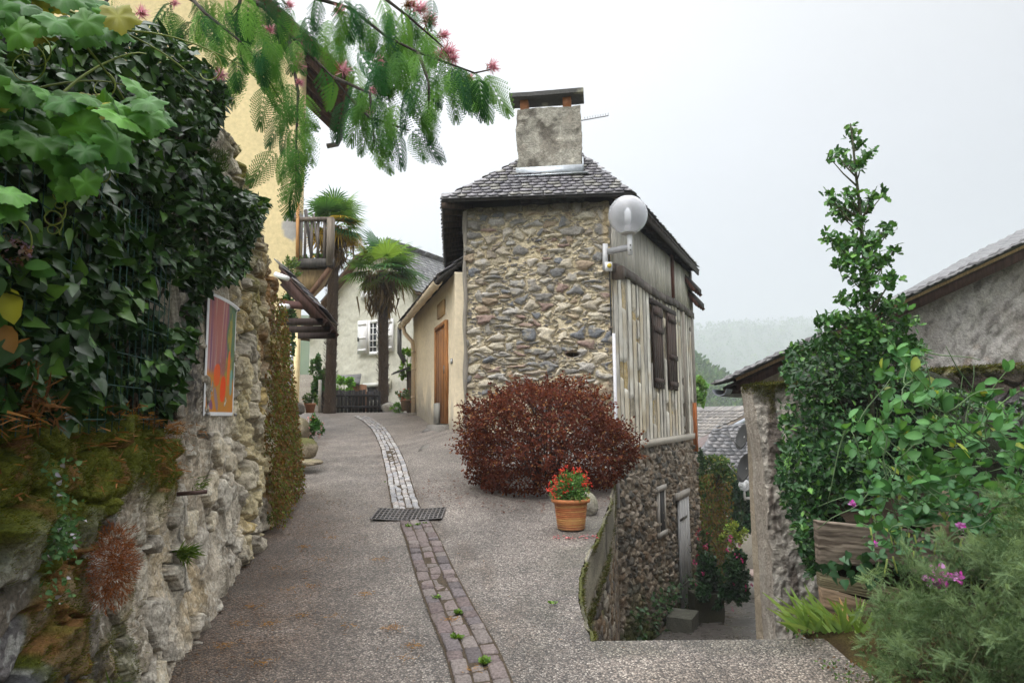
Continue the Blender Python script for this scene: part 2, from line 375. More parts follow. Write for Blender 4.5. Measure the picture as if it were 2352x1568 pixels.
b.inputs['Roughness'].default_value = .5; b.inputs['Specular IOR Level'].default_value = .5
MROAD = mt

def street_col(X, Y):
    base = np.tile([.238, .224, .211], X.shape+(1,))
    d = X-lwx(Y)                                             # distance from the left wall
    deb = (1-ss(d, .1, 1.3+.5*fbm(X*2, Y*2, 3)))*(1-ss(Y, 6.5, 9.5))
    base = lerp(base, [.135, .095, .068], np.clip(deb*(.4+.9*fbm(X*5, Y*5, 5)), 0, .9))
    rr = rex(Y)-X
    dirt = np.maximum((1-ss(rr, 0, .5))*(Y > 8.5), (1-ss(d, 0, .25)))*ss(fbm(X*4, Y*4, 19), .3, .6); base = lerp(base, [.09, .07, .05], np.clip(dirt, 0, .8))
    ctr = np.interp(Y, [3, 5.2, 7.1, 8, 12, 16, 18], [.05, -.2, -1.0, -1.25, -2.2, -3.3, -4]); base = lerp(base, [.13, .105, .085], (1-ss(np.abs(X-ctr), .12, .30))*ss(fbm(X*5, Y*2, 23), .35, .6)*.6)
    base = base*(1-.2*ss(fbm(X*.7+3, Y*.55, 25, 3), .48, .62))[..., None]
    moss = (1-ss(rr, 0, .55))*ss(fbm(X*3, Y*3, 9), .4, .62)*((Y > 4.0) & (Y < 9))
    base = lerp(base, [.12, .12, .10], np.clip(moss, 0, .75))
    fg = (1-ss(Y, 3.6, 4.3))*ss(X, .2, .9)
    base = lerp(base, [.235, .205, .175], fg*.8)
    base = base*(.86+.28*fbm(X*.9+7, Y*.9, 21))[..., None]
    base = lerp(base, [.27, .235, .21], ss(Y, 9, 15)*.5)
    return base
VV = []; FF = []; CC = []; nn = 0
for ys, rx, lx, nx in ((np.linspace(-5, 4.2, 110), lambda y: y*0+5.0, lambda y: np.where(y < 1.5, -1.5, lwx(y))-.15, 130), (np.linspace(4.2, 9.2, 100), rex, lambda y: lwx(y)-.15, 90),
                       (np.linspace(9.2, 24, 150), lambda y: rex(y)+.0, lambda y: lwx(9.2)-.15-6*ss(y, 9.2, 12), 90)):
    a = np.linspace(0, 1, nx)[None, :]; Y = np.repeat(ys[:, None], nx, 1); X = lx(Y)*(1-a)+rx(Y)*a
    Z = gz(X, Y)
    VV.append(np.stack([X, Y, Z], -1).reshape(-1, 3)); CC.append(street_col(X, Y).reshape(-1, 3)); FF.append(grid_faces(len(ys), nx)+nn); nn += Y.size
struct(mesh_np('street', np.concatenate(VV), FF, np.concatenate(CC), MROAD, None, True), 'washed aggregate street climbing between the houses')
# alley
ys = np.linspace(4.25, 40, 220); a = np.linspace(0, 1, 40)[None, :]; Y = np.repeat(ys[:, None], 40, 1)
X = (np.interp(Y, [4.2, 11.65, 17.6, 40], [.3, 1.7, 4.4, 13.5]))*(1-a)+np.interp(Y, [4.2, 7, 22, 40], [3.3, 3.6, 9.5, 18])*a
C = np.tile([.10, .09, .082], Y.shape+(1,)); C = lerp(C, [.085, .055, .032], ss(fbm(X*1.5, Y*1.5, 44), .45, .7)*(Y < 13)*.8)
MROAD2 = M_v('wet_lane', .32, .4, 30, .5, 60, .5, rvar=.12)
struct(mesh_np('alley', np.stack([X, Y, az(Y)+.02*fbm(X*2, Y*2, 3)], -1).reshape(-1, 3), [grid_faces(220, 40)], C.reshape(-1, 3), MROAD2, None, True), 'steep wet lane dropping away beside the stone house')
# ground under everything, out to the horizon
def ground_z(x, y):
    st = gz(-3+0*x, np.clip(y, -12, 60))-.35
    al = np.minimum(az(np.clip(y, 4.2, 60))-.5, st)
    far = ss(np.hypot(x, y-10), 30, 90)
    z = np.where(y < 3.4, st, np.where(x < np.interp(y, [4.2, 11.65, 17.6, 40], [.2, 1.2, 1.5, 3])-.7, st, al))
    hill = 6*ss(-x, 10, 60)
    return (z+hill*0)*(1-far)+(-26)*far
xs = np.concatenate([np.linspace(-2400, -60, 30), np.linspace(-58, 58, 117), np.linspace(60, 2400, 30)]); ys = np.concatenate([np.linspace(-2400, -42, 30), np.linspace(-40, 70, 111), np.linspace(75, 2600, 40)])
X, Y = np.meshgrid(xs, ys); C = np.tile([.07, .085, .03], X.shape+(1,))
struct(mesh_np('ground', np.stack([X, Y, ground_z(X, Y)], -1).reshape(-1, 3), [grid_faces(len(ys), len(xs))], C.reshape(-1, 3), M_v('grassy_ground', .95, .4, .3), None, True), 'grassy ground of the valley')

# paver gutter strip
cl_lo = [G(u, v) for u, v in ((1130, 1640), (1104, 1556), (1084, 1497), (1041, 1411), (1003, 1326), (971, 1241), (953, 1200))]
cl_up = [G(u, v) for u, v in ((934, 1172), (928, 1150), (914, 1092), (894, 1028), (880, 1000), (868, 983), (848, 967), (826, 956))]
def strip(mb, cl, ncol, W, lmin, lmax, cols, seed):
    rg = np.random.default_rng(seed); cl = np.array(cl); seg = np.linalg.norm(np.diff(cl[:, :2], axis=0), axis=1); cum = np.concatenate([[0], np.cumsum(seg)])
    def at_(s):
        p = np.array([np.interp(s, cum, cl[:, 0]), np.interp(s, cum, cl[:, 1])]); q = np.array([np.interp(s+.05, cum, cl[:, 0]), np.interp(s+.05, cum, cl[:, 1])])
        o = np.array([np.interp(s-.05, cum, cl[:, 0]), np.interp(s-.05, cum, cl[:, 1])]); d = q-o; d /= np.linalg.norm(d); return p, d
    w_ = W/ncol
    for c in range(ncol):
        s = rg.uniform(0, lmin)
        while s < cum[-1]-lmin:
            ln = rg.uniform(lmin, lmax); p, d = at_(s+ln/2); nrm = np.array([d[1], -d[0]]); p = p+nrm*((c+.5)*w_-W/2+rg.normal(0, .003))
            hw = w_/2-.005; hl = ln/2-.005; V = []
            top = .025+rg.normal(0, .003)-.012*(1-abs((c+.5)/ncol*2-1)); tl = rg.normal(0, .003, 4)
            for zz, ins in ((-.02, 0), (top-.006, 0), (top, .008)):
                for k, (a_, b_) in enumerate(((-1, -1), (1, -1), (1, 1), (-1, 1))):
                    q = p+nrm*a_*(hw-ins)+d*b_*(hl-ins); V.append((q[0], q[1], gz(q[0], q[1])+zz+tl[k]*(zz > 0)))
            F = [(0, 1, 5, 4), (1, 2, 6, 5), (2, 3, 7, 6), (3, 0, 4, 7), (4, 5, 9, 8), (5, 6, 10, 9), (6, 7, 11, 10), (7, 4, 8, 11), (8, 9, 10, 11)]
            mb.add(V, F, np.array(cols[rg.integers(len(cols))])*rg.uniform(.8, 1.2)); s += ln
mb = MB()
strip(mb, cl_lo, 3, .29, .07, .2, [(.145, .115, .112), (.165, .135, .128), (.18, .155, .145), (.125, .108, .11)], 3)
strip(mb, cl_up, 4, .29, .08, .17, [(.30, .29, .29), (.25, .25, .26), (.33, .32, .31), (.27, .245, .23)], 4)
for cl in (cl_lo, cl_up):                                    # dark bedding under the pavers
    cl = np.array(cl); sg_ = np.concatenate([[0], np.cumsum(np.linalg.norm(np.diff(cl[:, :2], axis=0), axis=1))]); tq = np.arange(0, sg_[-1], .12); cl = np.stack([np.interp(tq, sg_, cl[:, i_]) for i_ in range(3)], 1)
    for a_, b_ in zip(cl[:-1], cl[1:]):
        d = (b_-a_)[:2]; d = d/np.linalg.norm(d); q = np.array([d[1], -d[0]])*.155; V = []
        for p in (a_, b_):
            for sg in (-1, 1):
                z = gz(p[0]+sg*q[0], p[1]+sg*q[1]); V.append((p[0]+sg*q[0], p[1]+sg*q[1], z+.010))
        mb.add(V, [(0, 1, 3, 2)], (.06, .045, .03))
struct(mb.build('gutter_strip', MSW), 'strip of stone setts running down the middle of the street')

# drain grate
gc = G(940, 1183); th = thing('drain_grate', gc, 'black iron drain grate set across the line of stone setts', 'drain grate')
gd = (cl_up[0]-cl_lo[-1])[:2]; gd = np.array([-.0, 1.0]); gd /= np.linalg.norm(gd); gx = np.array([gd[1], -gd[0]])
def gp(a, b_, z): 
    q = gc[:2]+gx*a+gd*b_; return (q[0], q[1], gz(q[0], q[1])+z)
for sg in (-1, 1):
    mb = MB(); x0, x1 = (0.003, .355) if sg > 0 else (-.355, -.003)
    zz = lambda a: .004+.018*(abs(a)/.355)
    for k in range(9):
        a = x0+(x1-x0)*k/8; P = [gp(a+s_*.008, b_, zz(a)+t) for t in (.001, .006) for s_, b_ in ((-1, -.23), (1, -.23), (1, .23), (-1, .23))]; mb.hexa(P, (.13, .12, .12))
    for k in range(6):
        b0 = -.23+.46*k/5; P = [gp(a, b0+s_*.010, zz(a)+t) for t in (.001, .005) for a, s_ in ((x0, -1), (x1, -1), (x1, 1), (x0, 1))]; mb.hexa(P, (.14, .13, .125))
    mb.build('grate_panel', MIRON, th)
mb = MB(); P = [gp(a, b_, .004+.018*abs(a)/.36) for a, b_ in ((-.36, -.235), (0, -.235), (.36, -.235), (.36, .235), (0, .235), (-.36, .235))]; mb.add(P, [(0, 1, 4, 5), (1, 2, 3, 4)], (.008, .008, .008)); mb.build('pit_shade', MIRON, th)  # flat black sheet close under the bars paints the shade of the pit
for (u, v, wx, wy, lab) in ((1018, 1016, .75, .5, 'square manhole cover in the street beside the red bush'), (1018, 977, .8, .7, 'dark manhole cover near the wooden door up the street')):
    p = G(u, v); mb = MB()
    Pq = lambda a, b_, z: (p[0]+a, p[1]+b_, gz(p[0]+a, p[1]+b_)+z)
    for (a0, a1, b0, b1, z, c) in ((-wx/2, wx/2, -wy/2, wy/2, .006, (.10, .09, .085)), (-wx/2+.05, wx/2-.05, -wy/2+.05, wy/2-.05, .011, (.2, .185, .17))):
        mb.hexa([Pq(a, b_, t) for t in (-.02, z) for a, b_ in ((a0, b0), (a1, b0), (a1, b1), (a0, b1))], c)
    tag(mb.build('manhole_cover', MIRON), lab, 'manhole cover', 'manhole covers in the street')

# ---------------------------------------------------------------- rough solids
def rough_box(name, fr, s0, s1, t0, t1, h0, h1, res, amp, colf, mat, parent=None, seed=0, fq=3.0):
    VV = []; FF = []; n0 = 0
    ax = [(s0, s1), (t0, t1), (h0, h1)]
    for a, b_, c in ((0, 1, 2), (1, 2, 0), (2, 0, 1)):
        for side in (0, 1):
            na = max(2, int((ax[a][1]-ax[a][0])/res)+1); nb = max(2, int((ax[b_][1]-ax[b_][0])/res)+1)
            A, B = np.meshgrid(np.linspace(*ax[a], na), np.linspace(*ax[b_], nb)); Q = np.zeros(A.shape+(3,)); Q[..., a] = A; Q[..., b_] = B; Q[..., c] = ax[c][side]
            F = grid_faces(nb, na); F = F if side else F[:, ::-1]
            VV.append(Q.reshape(-1, 3)); FF.append(F+n0); n0 += A.size
    Q = np.concatenate(VV); D = np.stack([fbm(Q[:, 0]*fq+Q[:, 2]*fq*.7+i*9, Q[:, 1]*fq+Q[:, 2]*fq*.6-i*5, seed+i*3, 4)-.5 for i in range(3)], -1)*2*amp
    W = fr(Q[:, 0]+D[:, 0], Q[:, 1]+D[:, 1], Q[:, 2]+D[:, 2])
    return mesh_np(name, W, FF, colf(Q, D), mat, parent, True)
def rock(c, rad, seed, colf, mat, name, parent=None, n=28, amp=.25):
    th_, ph = np.meshgrid(np.linspace(0, 2*math.pi, n+1)[:-1], np.linspace(.02, math.pi-.02, n)); d = np.stack([np.sin(ph)*np.cos(th_), np.sin(ph)*np.sin(th_), np.cos(ph)], -1)
    q = 1+amp*2*(fbm(d[..., 0]*1.6+d[..., 2]*1.1+seed, d[..., 1]*1.6-d[..., 2]*.9, seed, 4)-.5)
    d2 = np.sign(d)*np.abs(d)**.8; V = np.array(c)+d2*q[..., None]*np.array(rad); i = np.arange(n*n).reshape(n, n); j = np.roll(i, -1, 1)
    F = np.stack([i[:-1], i[1:], j[1:], j[:-1]], -1).reshape(-1, 4)
    Vf = V.reshape(-1, 3); return mesh_np(name, Vf, [F, i[0][None], i[-1][None, ::-1]], colf(Vf, d.reshape(-1, 3), seed), mat, parent, True)
def rcol(a, b_, moss=0):
    def f(V, d, s):
        C = lerp(np.tile(a, (len(V), 1)), b_, fbm(V[:, 0]*9+V[:, 2]*7, V[:, 1]*9+V[:, 2]*5, s, 4))
        if moss: C = lerp(C, [.09, .10, .02], ss(d[:, 2]+1.4*(fbm(V[:, 0]*7, V[:, 1]*7+V[:, 2]*6, s+5)-.5), .1, .5)*moss)
        return C
    return f

# retaining wall between street and alley
rt = thing('retaining_wall', (E0[0], E0[1], .4), 'low mossy concrete retaining wall dropping from the street edge to the lane', 'retaining wall')
fr = Fr((E0[0], E0[1], 0), (HB[0]-E0[0], HB[1]-E0[1])); Ln = math.hypot(HB[0]-E0[0], HB[1]-E0[1])
s = np.linspace(0, Ln, 420); k = np.linspace(0, 1, 190); S, Kk = np.meshgrid(s, k); Yw = E0[1]+S/Ln*(HB[1]-E0[1])
top = gz(.8, Yw)+.004; bot = az(np.clip(Yw, 4.25, 99))-.3; T = bot+(top-bot)*Kk
idr, gp_, id2 = cells(S, T, .2, .13, 31, warp=.35); dep = top-T; stone = ss(dep, .30+.14*fbm(S*2, T*2, 2), .5)
C = lerp(np.tile([.17, .155, .12], S.shape+(1,)), [.36, .33, .25], ss(fbm(S*.9, T*2, 4), .35, .7)); C = lerp(C, [.06, .055, .045], ss(fbm(S*4, T*.6, 5), .5, .75)*.8)
Cs = pal(idr, [(.17, .13, .09), (.24, .2, .15), (.13, .11, .09), (.28, .25, .2), (.19, .13, .08), (.10, .09, .08)])*(.6+.8*fbm(S*20, T*20, 7))[..., None]; Cs = lerp([.15, .125, .09], Cs, ss(gp_, .05, .16))
C = C*(1-stone[..., None])+Cs*stone[..., None]
mm = np.maximum((1-ss(dep, .0, .10))*ss(fbm(S*3, T*3, 8), .35, .55), (1-ss(np.abs(dep-.5), 0, .14))*ss(fbm(S*2.5, T*4, 10), .42, .58)); Xl = E0[0]+(Yw-E0[1])/(HB[1]-E0[1])*(HB[0]-E0[0]); C = lerp(C, [.085, .09, .025], mm)
Hh = .035*stone*ss(gp_, .03, .3)-.05*stone+.02*fbm(S*6, T*6, 11)+.04*mm*fbm(S*25, T*25, 4)+(rex(Yw)-Xl)*.98-.02
wall_grid('wall', fr, S, T, Hh, C, MSW, rt, .02, 1)
def moss_tufts(fr, pts, n_scale=1, size=.02, ca=(.05, .07, .01), cb=(.16, .17, .02)):
    n_ = len(pts); V, F, C = leaves(pts, rdir(n_)*.7+fr.n+np.array([0, 0, .35]), rdir(n_), size*RNG.uniform(.5, 1.4, n_), 'blade', lcol(n_, ca, cb, (.2, .11, .03), .08))
    return V, F, C
def scatter(fr, S, T, Hh, mask, n_):
    p = (mask/mask.sum()).ravel(); k = RNG.choice(len(p), n_, p=p); return fr(S.ravel()[k]+RNG.normal(0, .006, n_), T.ravel()[k]+RNG.normal(0, .006, n_), Hh.ravel()[k])
V, F, C = moss_tufts(fr, scatter(fr, S, T, Hh, mm, 5000), size=.03, ca=(.05, .055, .012), cb=(.13, .135, .03)); mesh_np('moss', V, [F], C, MMOSS, rt)
# lip along the foreground edge where the lane drops
mb = MB(); mb.box((.43, 4.203, -1.2), (3.6, 4.3, .385), (.17, .155, .14)); tag(mb.build('kerb_wall', MSW), 'concrete drop wall under the near street edge above the lane', 'kerb wall')

# ---------------------------------------------------------------- left stone wall
lw = thing('stone_wall', (lwx(3), 3, 0), 'old lichened stone wall with mossy low end and tall crumbling pillar on the left of the street', 'stone wall')
fr = Fr((lwx(1.5), 1.5, 0), (-.185, 1)); kf = math.hypot(.185, 1); LWF = fr
s = np.concatenate([np.linspace(0, 2.8*kf, 420), np.linspace(2.8*kf, (8.45-1.5)*kf, 421)[1:]]); S, Kk = np.meshgrid(s, np.linspace(0, 1, 400)); Yw = 1.5+S/kf
tpy = [1.5, 3.0, 3.95, 4.05, 4.075, 4.5, 4.8, 5.98, 6.08, 6.3, 6.6, 7.2, 7.6, 8.0, 8.25, 8.45]
tpz = [1.78, 1.74, 1.64, 1.66, 3.6, 4.0, 4.12, 4.15, 3.95, 3.85, 3.76, 3.6, 3.3, 2.7, 2.3, 1.9]
top = np.interp(Yw, tpy, tpz)+.07*(fbm(S*3, 0*S, 3)-.5)*2; bot = gz(lwx(Yw), Yw)-.12; T = bot+(top-bot)*Kk; hg = T-gz(lwx(Yw), Yw)
wv = .35*(fbm(S*1.2, T*1.2, 90)-.5)*2
zA = 1-ss(Yw+wv*1.3, 2.95, 3.25); zC = ss(Yw+wv*.8, 5.35, 5.9); zB = np.clip(1-zA-zC, 0, 1)
i1, g1, r1 = cells(S, T, .30, .2, 101, warp=.45); i2, g2, r2 = cells(S, T, .34, .24, 202, warp=.5)
nf = fbm(S*14, T*14, 12, 5); nm = fbm(S*4, T*4, 13, 4); nl = fbm(S*1.3, T*1.3, 14, 3)
# A: dark mossy stones
rdg = 1-np.abs(2*fbm(S*7, T*7, 15, 4)-1); rd2 = 1-np.abs(2*fbm(S*19, T*19, 16, 4)-1); spk = fbm(S*55, T*55, 17, 2)
hA = (.075*ss(g1, .04, .13)+.03*ss(g1, .1, .4))*(.5+.8*r1)-.06+.04*(nm-.5)+.02*(rdg-.7)+.012*(rd2-.7)
cA = pal(i1, [(.10, .095, .10), (.15, .14, .14), (.25, .23, .20), (.12, .105, .095), (.075, .075, .08), (.18, .155, .125), (.36, .33, .27)])*(.4+1.1*nf)[..., None]
cA = lerp([.035, .03, .02], cA, ss(g1, .02, .12))
# B: streaked old render with stones showing through
st = fbm(S*9, T*1.3, 31, 4); iE, gE, rE = cells(S, T, .25, .2, 404, jit=1.0, warp=.3, p=2.3); thE = .10+.25*fbm(S*2, T*2, 405); emb = ss(rE, .52, .54)*ss(gE-thE, .0, .05)*(hg < 2.1)*(1-((Yw > 4.45) & (Yw < 5.75) & (T > 1.65) & (T < 3.2)))
hB = .035*(nm-.5)*2+.05*(st-.5)*2*(1-emb)+emb*(.022+.02*rE+.03*ss(gE-thE, 0, .3)*(rE-.4))-.022*ss(rE, .52, .54)*(1-emb)*ss(gE-thE, -.08, 0)+.03*(nf-.5)-.018*(rdg-.72)*(1-emb)+.012*(rd2-.7)
cB = lerp(np.tile([.40, .335, .25], S.shape+(1,)), [.53, .47, .38], ss(nl, .3, .65)); cB = lerp(cB, [.17, .145, .11], ss(st, .5, .78)*.75); cB = lerp(cB, [.43, .31, .15], ss(fbm(S*2.2, T*1.5, 33), .58, .75)*.5)
cB = lerp(cB, pal(iE, [(.38, .345, .29), (.48, .44, .37), (.31, .28, .235), (.52, .45, .33)]), emb*.9)*(.62+.76*nf)[..., None]
blk = ss(hg, 1.0, 1.5)*(1-ss(np.abs(Yw-4.4+.16*(st-.5)), .14, .38)); 
up = ss(hg, 2.0, 2.6)*(Yw > 4.1); cB = lerp(cB, [.13, .115, .09], up*.75)
dk = (1-ss(np.abs(Yw-3.2+wv), .1, .5))*(1-ss(hg, .2, 1.1)); cB = lerp(cB, [.06, .054, .046], dk*.9)
# C: yellow ragged rubble
hC = .10*ss(g2, .02, .3)*(.3+r2)-.04+.07*(nm-.5)*2+.05*(nf-.5)+.03*(rdg-.7)+.02*(rd2-.7)
cC = pal(i2, [(.46, .38, .22), (.40, .35, .26), (.5, .42, .25), (.34, .30, .24), (.44, .33, .14)])*(.45+1.1*nf)[..., None]; cC = lerp([.10, .075, .045], cC, ss(g2, .0, .1))
cC = lerp(cC, [.13, .11, .085], ss(hg, 1.3, 2.8)*ss(st, .35, .6)*.9)
mossC = ss(hg, .9, 2.9)*ss(fbm(S*3, T*1.2, 40), .45, .62)*zC; cC = lerp(cC, [.17, .155, .02], mossC*.85)
cC = lerp(cC, [.20, .10, .035], ss(Yw, 6.6, 7.2)*ss(fbm(S*2.5, T*2, 41), .38, .6)*.9)
cA = lerp(cA, [.40, .40, .37], ss(spk*.5+nm*.6, .60, .68)*.7); cB = lerp(cB, [.13, .105, .08], ss(rE, .52, .54)*(1-emb)*ss(gE-thE, -.07, -.02)*.7); cB = lerp(cB, [.62, .58, .5], ss(spk*.6+nf*.5, .62, .7)*.6); cB = lerp(cB, [.05, .045, .042], blk*(.55+.4*ss(spk, .3, .5))); cC = lerp(cC, [.2, .17, .12], ss(rd2*.7+spk*.3, .78, .88)*.5); cC = lerp(cC, [.62, .56, .42], ss(spk*.6+nf*.5, .62, .7)*.5)
C = cA*zA[..., None]+cB*zB[..., None]+cC*zC[..., None]; Hh = hA*zA+hB*zB+hC*zC-.05*hg+.06*(1-ss(hg, 0, .5))
tm = 1-ss(top-T, .03, .30+.5*fbm(S*2.2, T*.7, 42)); low = Yw < 4.1
mossA = np.clip(tm*1.3*low+ss(fbm(S*2.6, T*2.0, 43, 4), .46, .56)*(zA+.5*(1-ss(Yw, 3.0, 3.6)))*(.35+.65*(1-ss(g1, .02, .3))), 0, 1)*(.5+.8*fbm(S*8, T*8, 46) > .75)
mossA = np.clip(mossA+tm*low, 0, 1)*(Yw < 4.04)
C = lerp(C, lerp(np.tile([.06, .08, .010], S.shape+(1,)), [.15, .155, .018], fbm(S*11, T*11, 44)), mossA); C = lerp(C, [.22, .10, .04], mossA*ss(fbm(S*5, T*3, 47), .55, .66)*.8)
Hh = Hh+mossA*(.07*ss(fbm(S*8, T*8, 45, 3), .3, .75)+.01)
wall_grid('wall', fr, S, T, Hh, C, MSW, lw, .42)
V, F, C_ = moss_tufts(fr, scatter(fr, S, T, Hh, mossA+.25*mossC, 42000), size=.017, ca=(.06, .085, .006), cb=(.24, .25, .025)); a_ = tm*low
tp = np.array([fr(a, np.interp(1.5+a/kf, tpy, tpz)+.02, -b_) for a, b_ in zip(RNG.uniform(0, 2.55*kf, 7000), RNG.uniform(-.03, .42, 7000))]); V2, F2, C2 = moss_tufts(fr, tp, size=.02)
mesh_np('moss', np.concatenate([V, V2]), [np.concatenate([F, F2+len(V)])], np.concatenate([C_, C2]), MMOSS, lw)
mb = MB(); p = fr((3.98-1.5)*kf, 1.32, .0); mb.tube([p, p+fr.n*.16+np.array([0, 0, .01])], .012, (.10, .06, .05)); mb.build('iron_peg', MIRON, lw)

# ---------------------------------------------------------------- stone house
sh = thing('stone_house', (HA[0], HA[1], 1.2), 'narrow rubble stone house with slate hipped roof, stout chimney and timbered side wall', 'house')
FF_ = Fr((HA[0], HA[1], 0), HB[:2]-HA[:2]); WF = float(np.linalg.norm(HB[:2]-HA[:2]))
RF = Fr((HB[0], HB[1], 0), RD); ZE = 5.40
s = np.linspace(0, WF, 236); t = np.linspace(-.6, 5.46, 560); S, T = np.meshgrid(s, t)
idr, g, r2 = cells(S, T, .285, .168, 77, jit=1.05, warp=.36, p=2.2); idB, gB, rB = cells(S, T, .34, .095, 177, jit=1.05, warp=.4, p=2.4); sel = fbm(S*1.9, T*2.4, 70, 2) > .60; idr = np.where(sel, idB, idr); g = np.where(sel, gB, g); r2 = np.where(sel, rB, r2)
sidr, sg, sr = cells(S, T, .11, .045, 88, jit=.9, warp=.4, p=2.4)
nf = fbm(S*22, T*22, 3, 4); nm = fbm(S*5, T*5, 4)
big = (r2 > .09); thr = .07+.15*fbm(S*3, T*4, 61); mask = ss(g-thr, .0, .09)*big; sm = ss(sg, .14, .24)*(sr > .38)*(1-ss(g-thr, -.1, .02)*big)
cs = pal(idr, [(.22, .205, .18), (.28, .262, .235), (.17, .168, .165), (.34, .30, .24), (.24, .205, .165), (.38, .345, .29), (.19, .18, .165), (.27, .21, .15), (.30, .285, .26), (.23, .165, .14), (.46, .41, .32), (.15, .155, .165), (.33, .31, .28), (.25, .23, .2), (.40, .36, .28)])
cs = cs*(.55+1.25*fbm(S*11+idr*40, T*30+idr*20, 6, 5))[..., None]; cs = lerp(cs, [.46, .40, .28], ss(fbm(S*7, T*9, 64), .58, .72)*.5); mort = lerp(np.tile([.55, .455, .285], S.shape+(1,)), [.65, .57, .42], nm)*(.72+.55*nf)[..., None]
css = pal(sidr, [(.22, .2, .18), (.16, .15, .14), (.3, .27, .22)])*(.6+.8*nf)[..., None]
C = lerp(mort, cs, mask); C = C*(1-sm[..., None])+css*sm[..., None]
C = lerp(C, cs*.5, ss(g-thr, -.05, .0)*(1-ss(g-thr, .02, .08))*big*.4*ss(fbm(S*6, T*6, 62), .4, .6))
C = lerp(C, [.55, .44, .27], ss(S, WF-.16, WF-.08)*ss(T, 4.0, 4.3)*.8)
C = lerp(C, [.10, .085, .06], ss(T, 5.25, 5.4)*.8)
Hh = mask*(.014+.036*ss(g-thr, .0, .45)*(.4+.9*r2)+.02*(fbm(S*9+idr*30, T*16, 63)-.5))+.018*sm+.014*(nf-.5)+.03*(nm-.5)-.02*(1-mask)*ss(g, 0, .1)
# the deep hollow left by a fallen stone
hol = (1-ss(np.hypot((S-.735*WF)/.13, (T-2.78)/.05), .6, 1.1)); Hh = Hh-.14*hol; C = lerp(C, [.05, .04, .03], hol)
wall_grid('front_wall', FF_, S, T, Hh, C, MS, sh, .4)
# plain walls away from the street
mb = MB(); LFr = Fr((HA[0]-.0, HA[1]+.38, 0), (-.085, 1)); mb.fbox(LFr, .03, 5.6, .5, ZE, .02, .37, (.33, .29, .22))
pD = LFr(5.6, 0); bF = Fr((HC[0], HC[1], 0), pD[:2]-HC); mb.fbox(bF, .35, float(np.linalg.norm(pD[:2]-HC))-.3, -3.2, ZE, -.35, 0, (.33, .29, .22)); mb.build('rear_wall', MPL, sh)
# right wall: stone ground storey, timbered plaster above
SILL = 1.13; LR = 6.6
s = np.linspace(0.0, LR, 420); t = np.linspace(-3.6, SILL, 320); S, T = np.meshgrid(s, t)
idr, g, r2 = cells(S, T, .19, .105, 55, jit=.95, warp=.5); nf = fbm(S*18, T*18, 6, 4)
C = pal(idr, [(.14, .115, .085), (.21, .17, .125), (.10, .09, .075), (.25, .21, .165), (.17, .125, .085), (.29, .25, .2), (.085, .08, .07)])*(.5+1.0*nf)[..., None]
C = lerp(lerp(np.tile([.17, .145, .11], S.shape+(1,)), [.3, .27, .22], ss(T, -.6, .9))*(.6+.8*nf)[..., None], C, ss(g, .08, .2))
C = lerp(C, [.06, .075, .02], ss(fbm(S*1.6, T*1.6, 8), .42, .6)*(1-ss(T-az(11.65+S*.9), .1, 1.5)))
Hh = ss(g, .06, .4)*.05*(.4+r2)+.02*(nf-.5); wall_grid('ground_storey_wall', RF, S, T, Hh, C, MSW, sh, .35)
s = np.linspace(0, LR, 330); t = np.linspace(SILL, ZE, 300); S, T = np.meshgrid(s, t); nf = fbm(S*16, T*16, 9, 4)
C = lerp(np.tile([.56, .43, .22], S.shape+(1,)), [.62, .54, .39], ss(fbm(S*2, T*1.2, 10), .35, .65)); C = lerp(C, [.36, .345, .31], ss(T, 4.05, 4.2)*.9)
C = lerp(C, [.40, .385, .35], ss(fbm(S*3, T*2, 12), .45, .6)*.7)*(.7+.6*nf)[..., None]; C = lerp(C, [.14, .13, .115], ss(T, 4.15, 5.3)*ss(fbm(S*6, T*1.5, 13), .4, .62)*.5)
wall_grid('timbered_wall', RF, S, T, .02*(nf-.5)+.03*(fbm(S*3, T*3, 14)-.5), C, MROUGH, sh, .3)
# upright studs, each weathered and slightly askew
rg = np.random.default_rng(5); mb = MB(); x = .03
while x < LR-.1:
    w_ = rg.uniform(.14, .25); n_ = 60; zt = 4.22+rg.uniform(-.05, .02); zz = np.linspace(SILL+.13, zt, n_); k_ = rg.uniform(0, 99)
    dl = .03*(fbm(zz*1.1, 0*zz+k_, 3)-.5)*2; dr = .03*(fbm(zz*1.3, 0*zz+k_+5, 4)-.5)*2; hh = .035+.02*(fbm(zz*2, 0*zz+k_, 5)-.5); hh = hh-.05*(fbm(zz*1.6, 0*zz+k_+9, 6) > .66)
    cols_ = np.array([(x+dl, -.02), (x+dl+.012, hh), (x+w_*.5+dl*.5+dr*.5, hh+.008), (x+w_+dr-.012, hh), (x+w_+dr, -.02)], dtype=object); V = np.stack([RF(c0+0*zz, zz, c1+0*zz) for c0, c1 in cols_], 1).reshape(-1, 3); i_ = np.arange(n_*5).reshape(n_, 5)
    c = np.array([(.62, .59, .52), (.70, .67, .59), (.52, .49, .43), (.66, .61, .50)][rg.integers(4)]); cc = np.repeat((.62+.7*fbm(zz*3, 0*zz+k_, 8))[:, None], 5, 1)[..., None]*c; cc = lerp(cc, [.50, .36, .16], np.repeat(ss(fbm(zz*1.2, 0*zz+k_, 9), .55, .7)[:, None], 5, 1)*.35)
    mb.addnp(V, [grid_faces(n_, 5)], cc.reshape(-1, 3))
    ck = x+dl-.012+.006*np.sin(zz*9+k_); wk = .004+.011*fbm(zz*4, 0*zz+k_, 12); mb.addnp(np.stack([RF(ck-wk, zz, .03+0*zz), RF(ck+wk, zz, .034+0*zz)], 1).reshape(-1, 3), [grid_faces(n_, 2)], np.array([.055, .048, .04])); x += w_+rg.uniform(.02, .10)
mb.build('studs', MWV, sh)
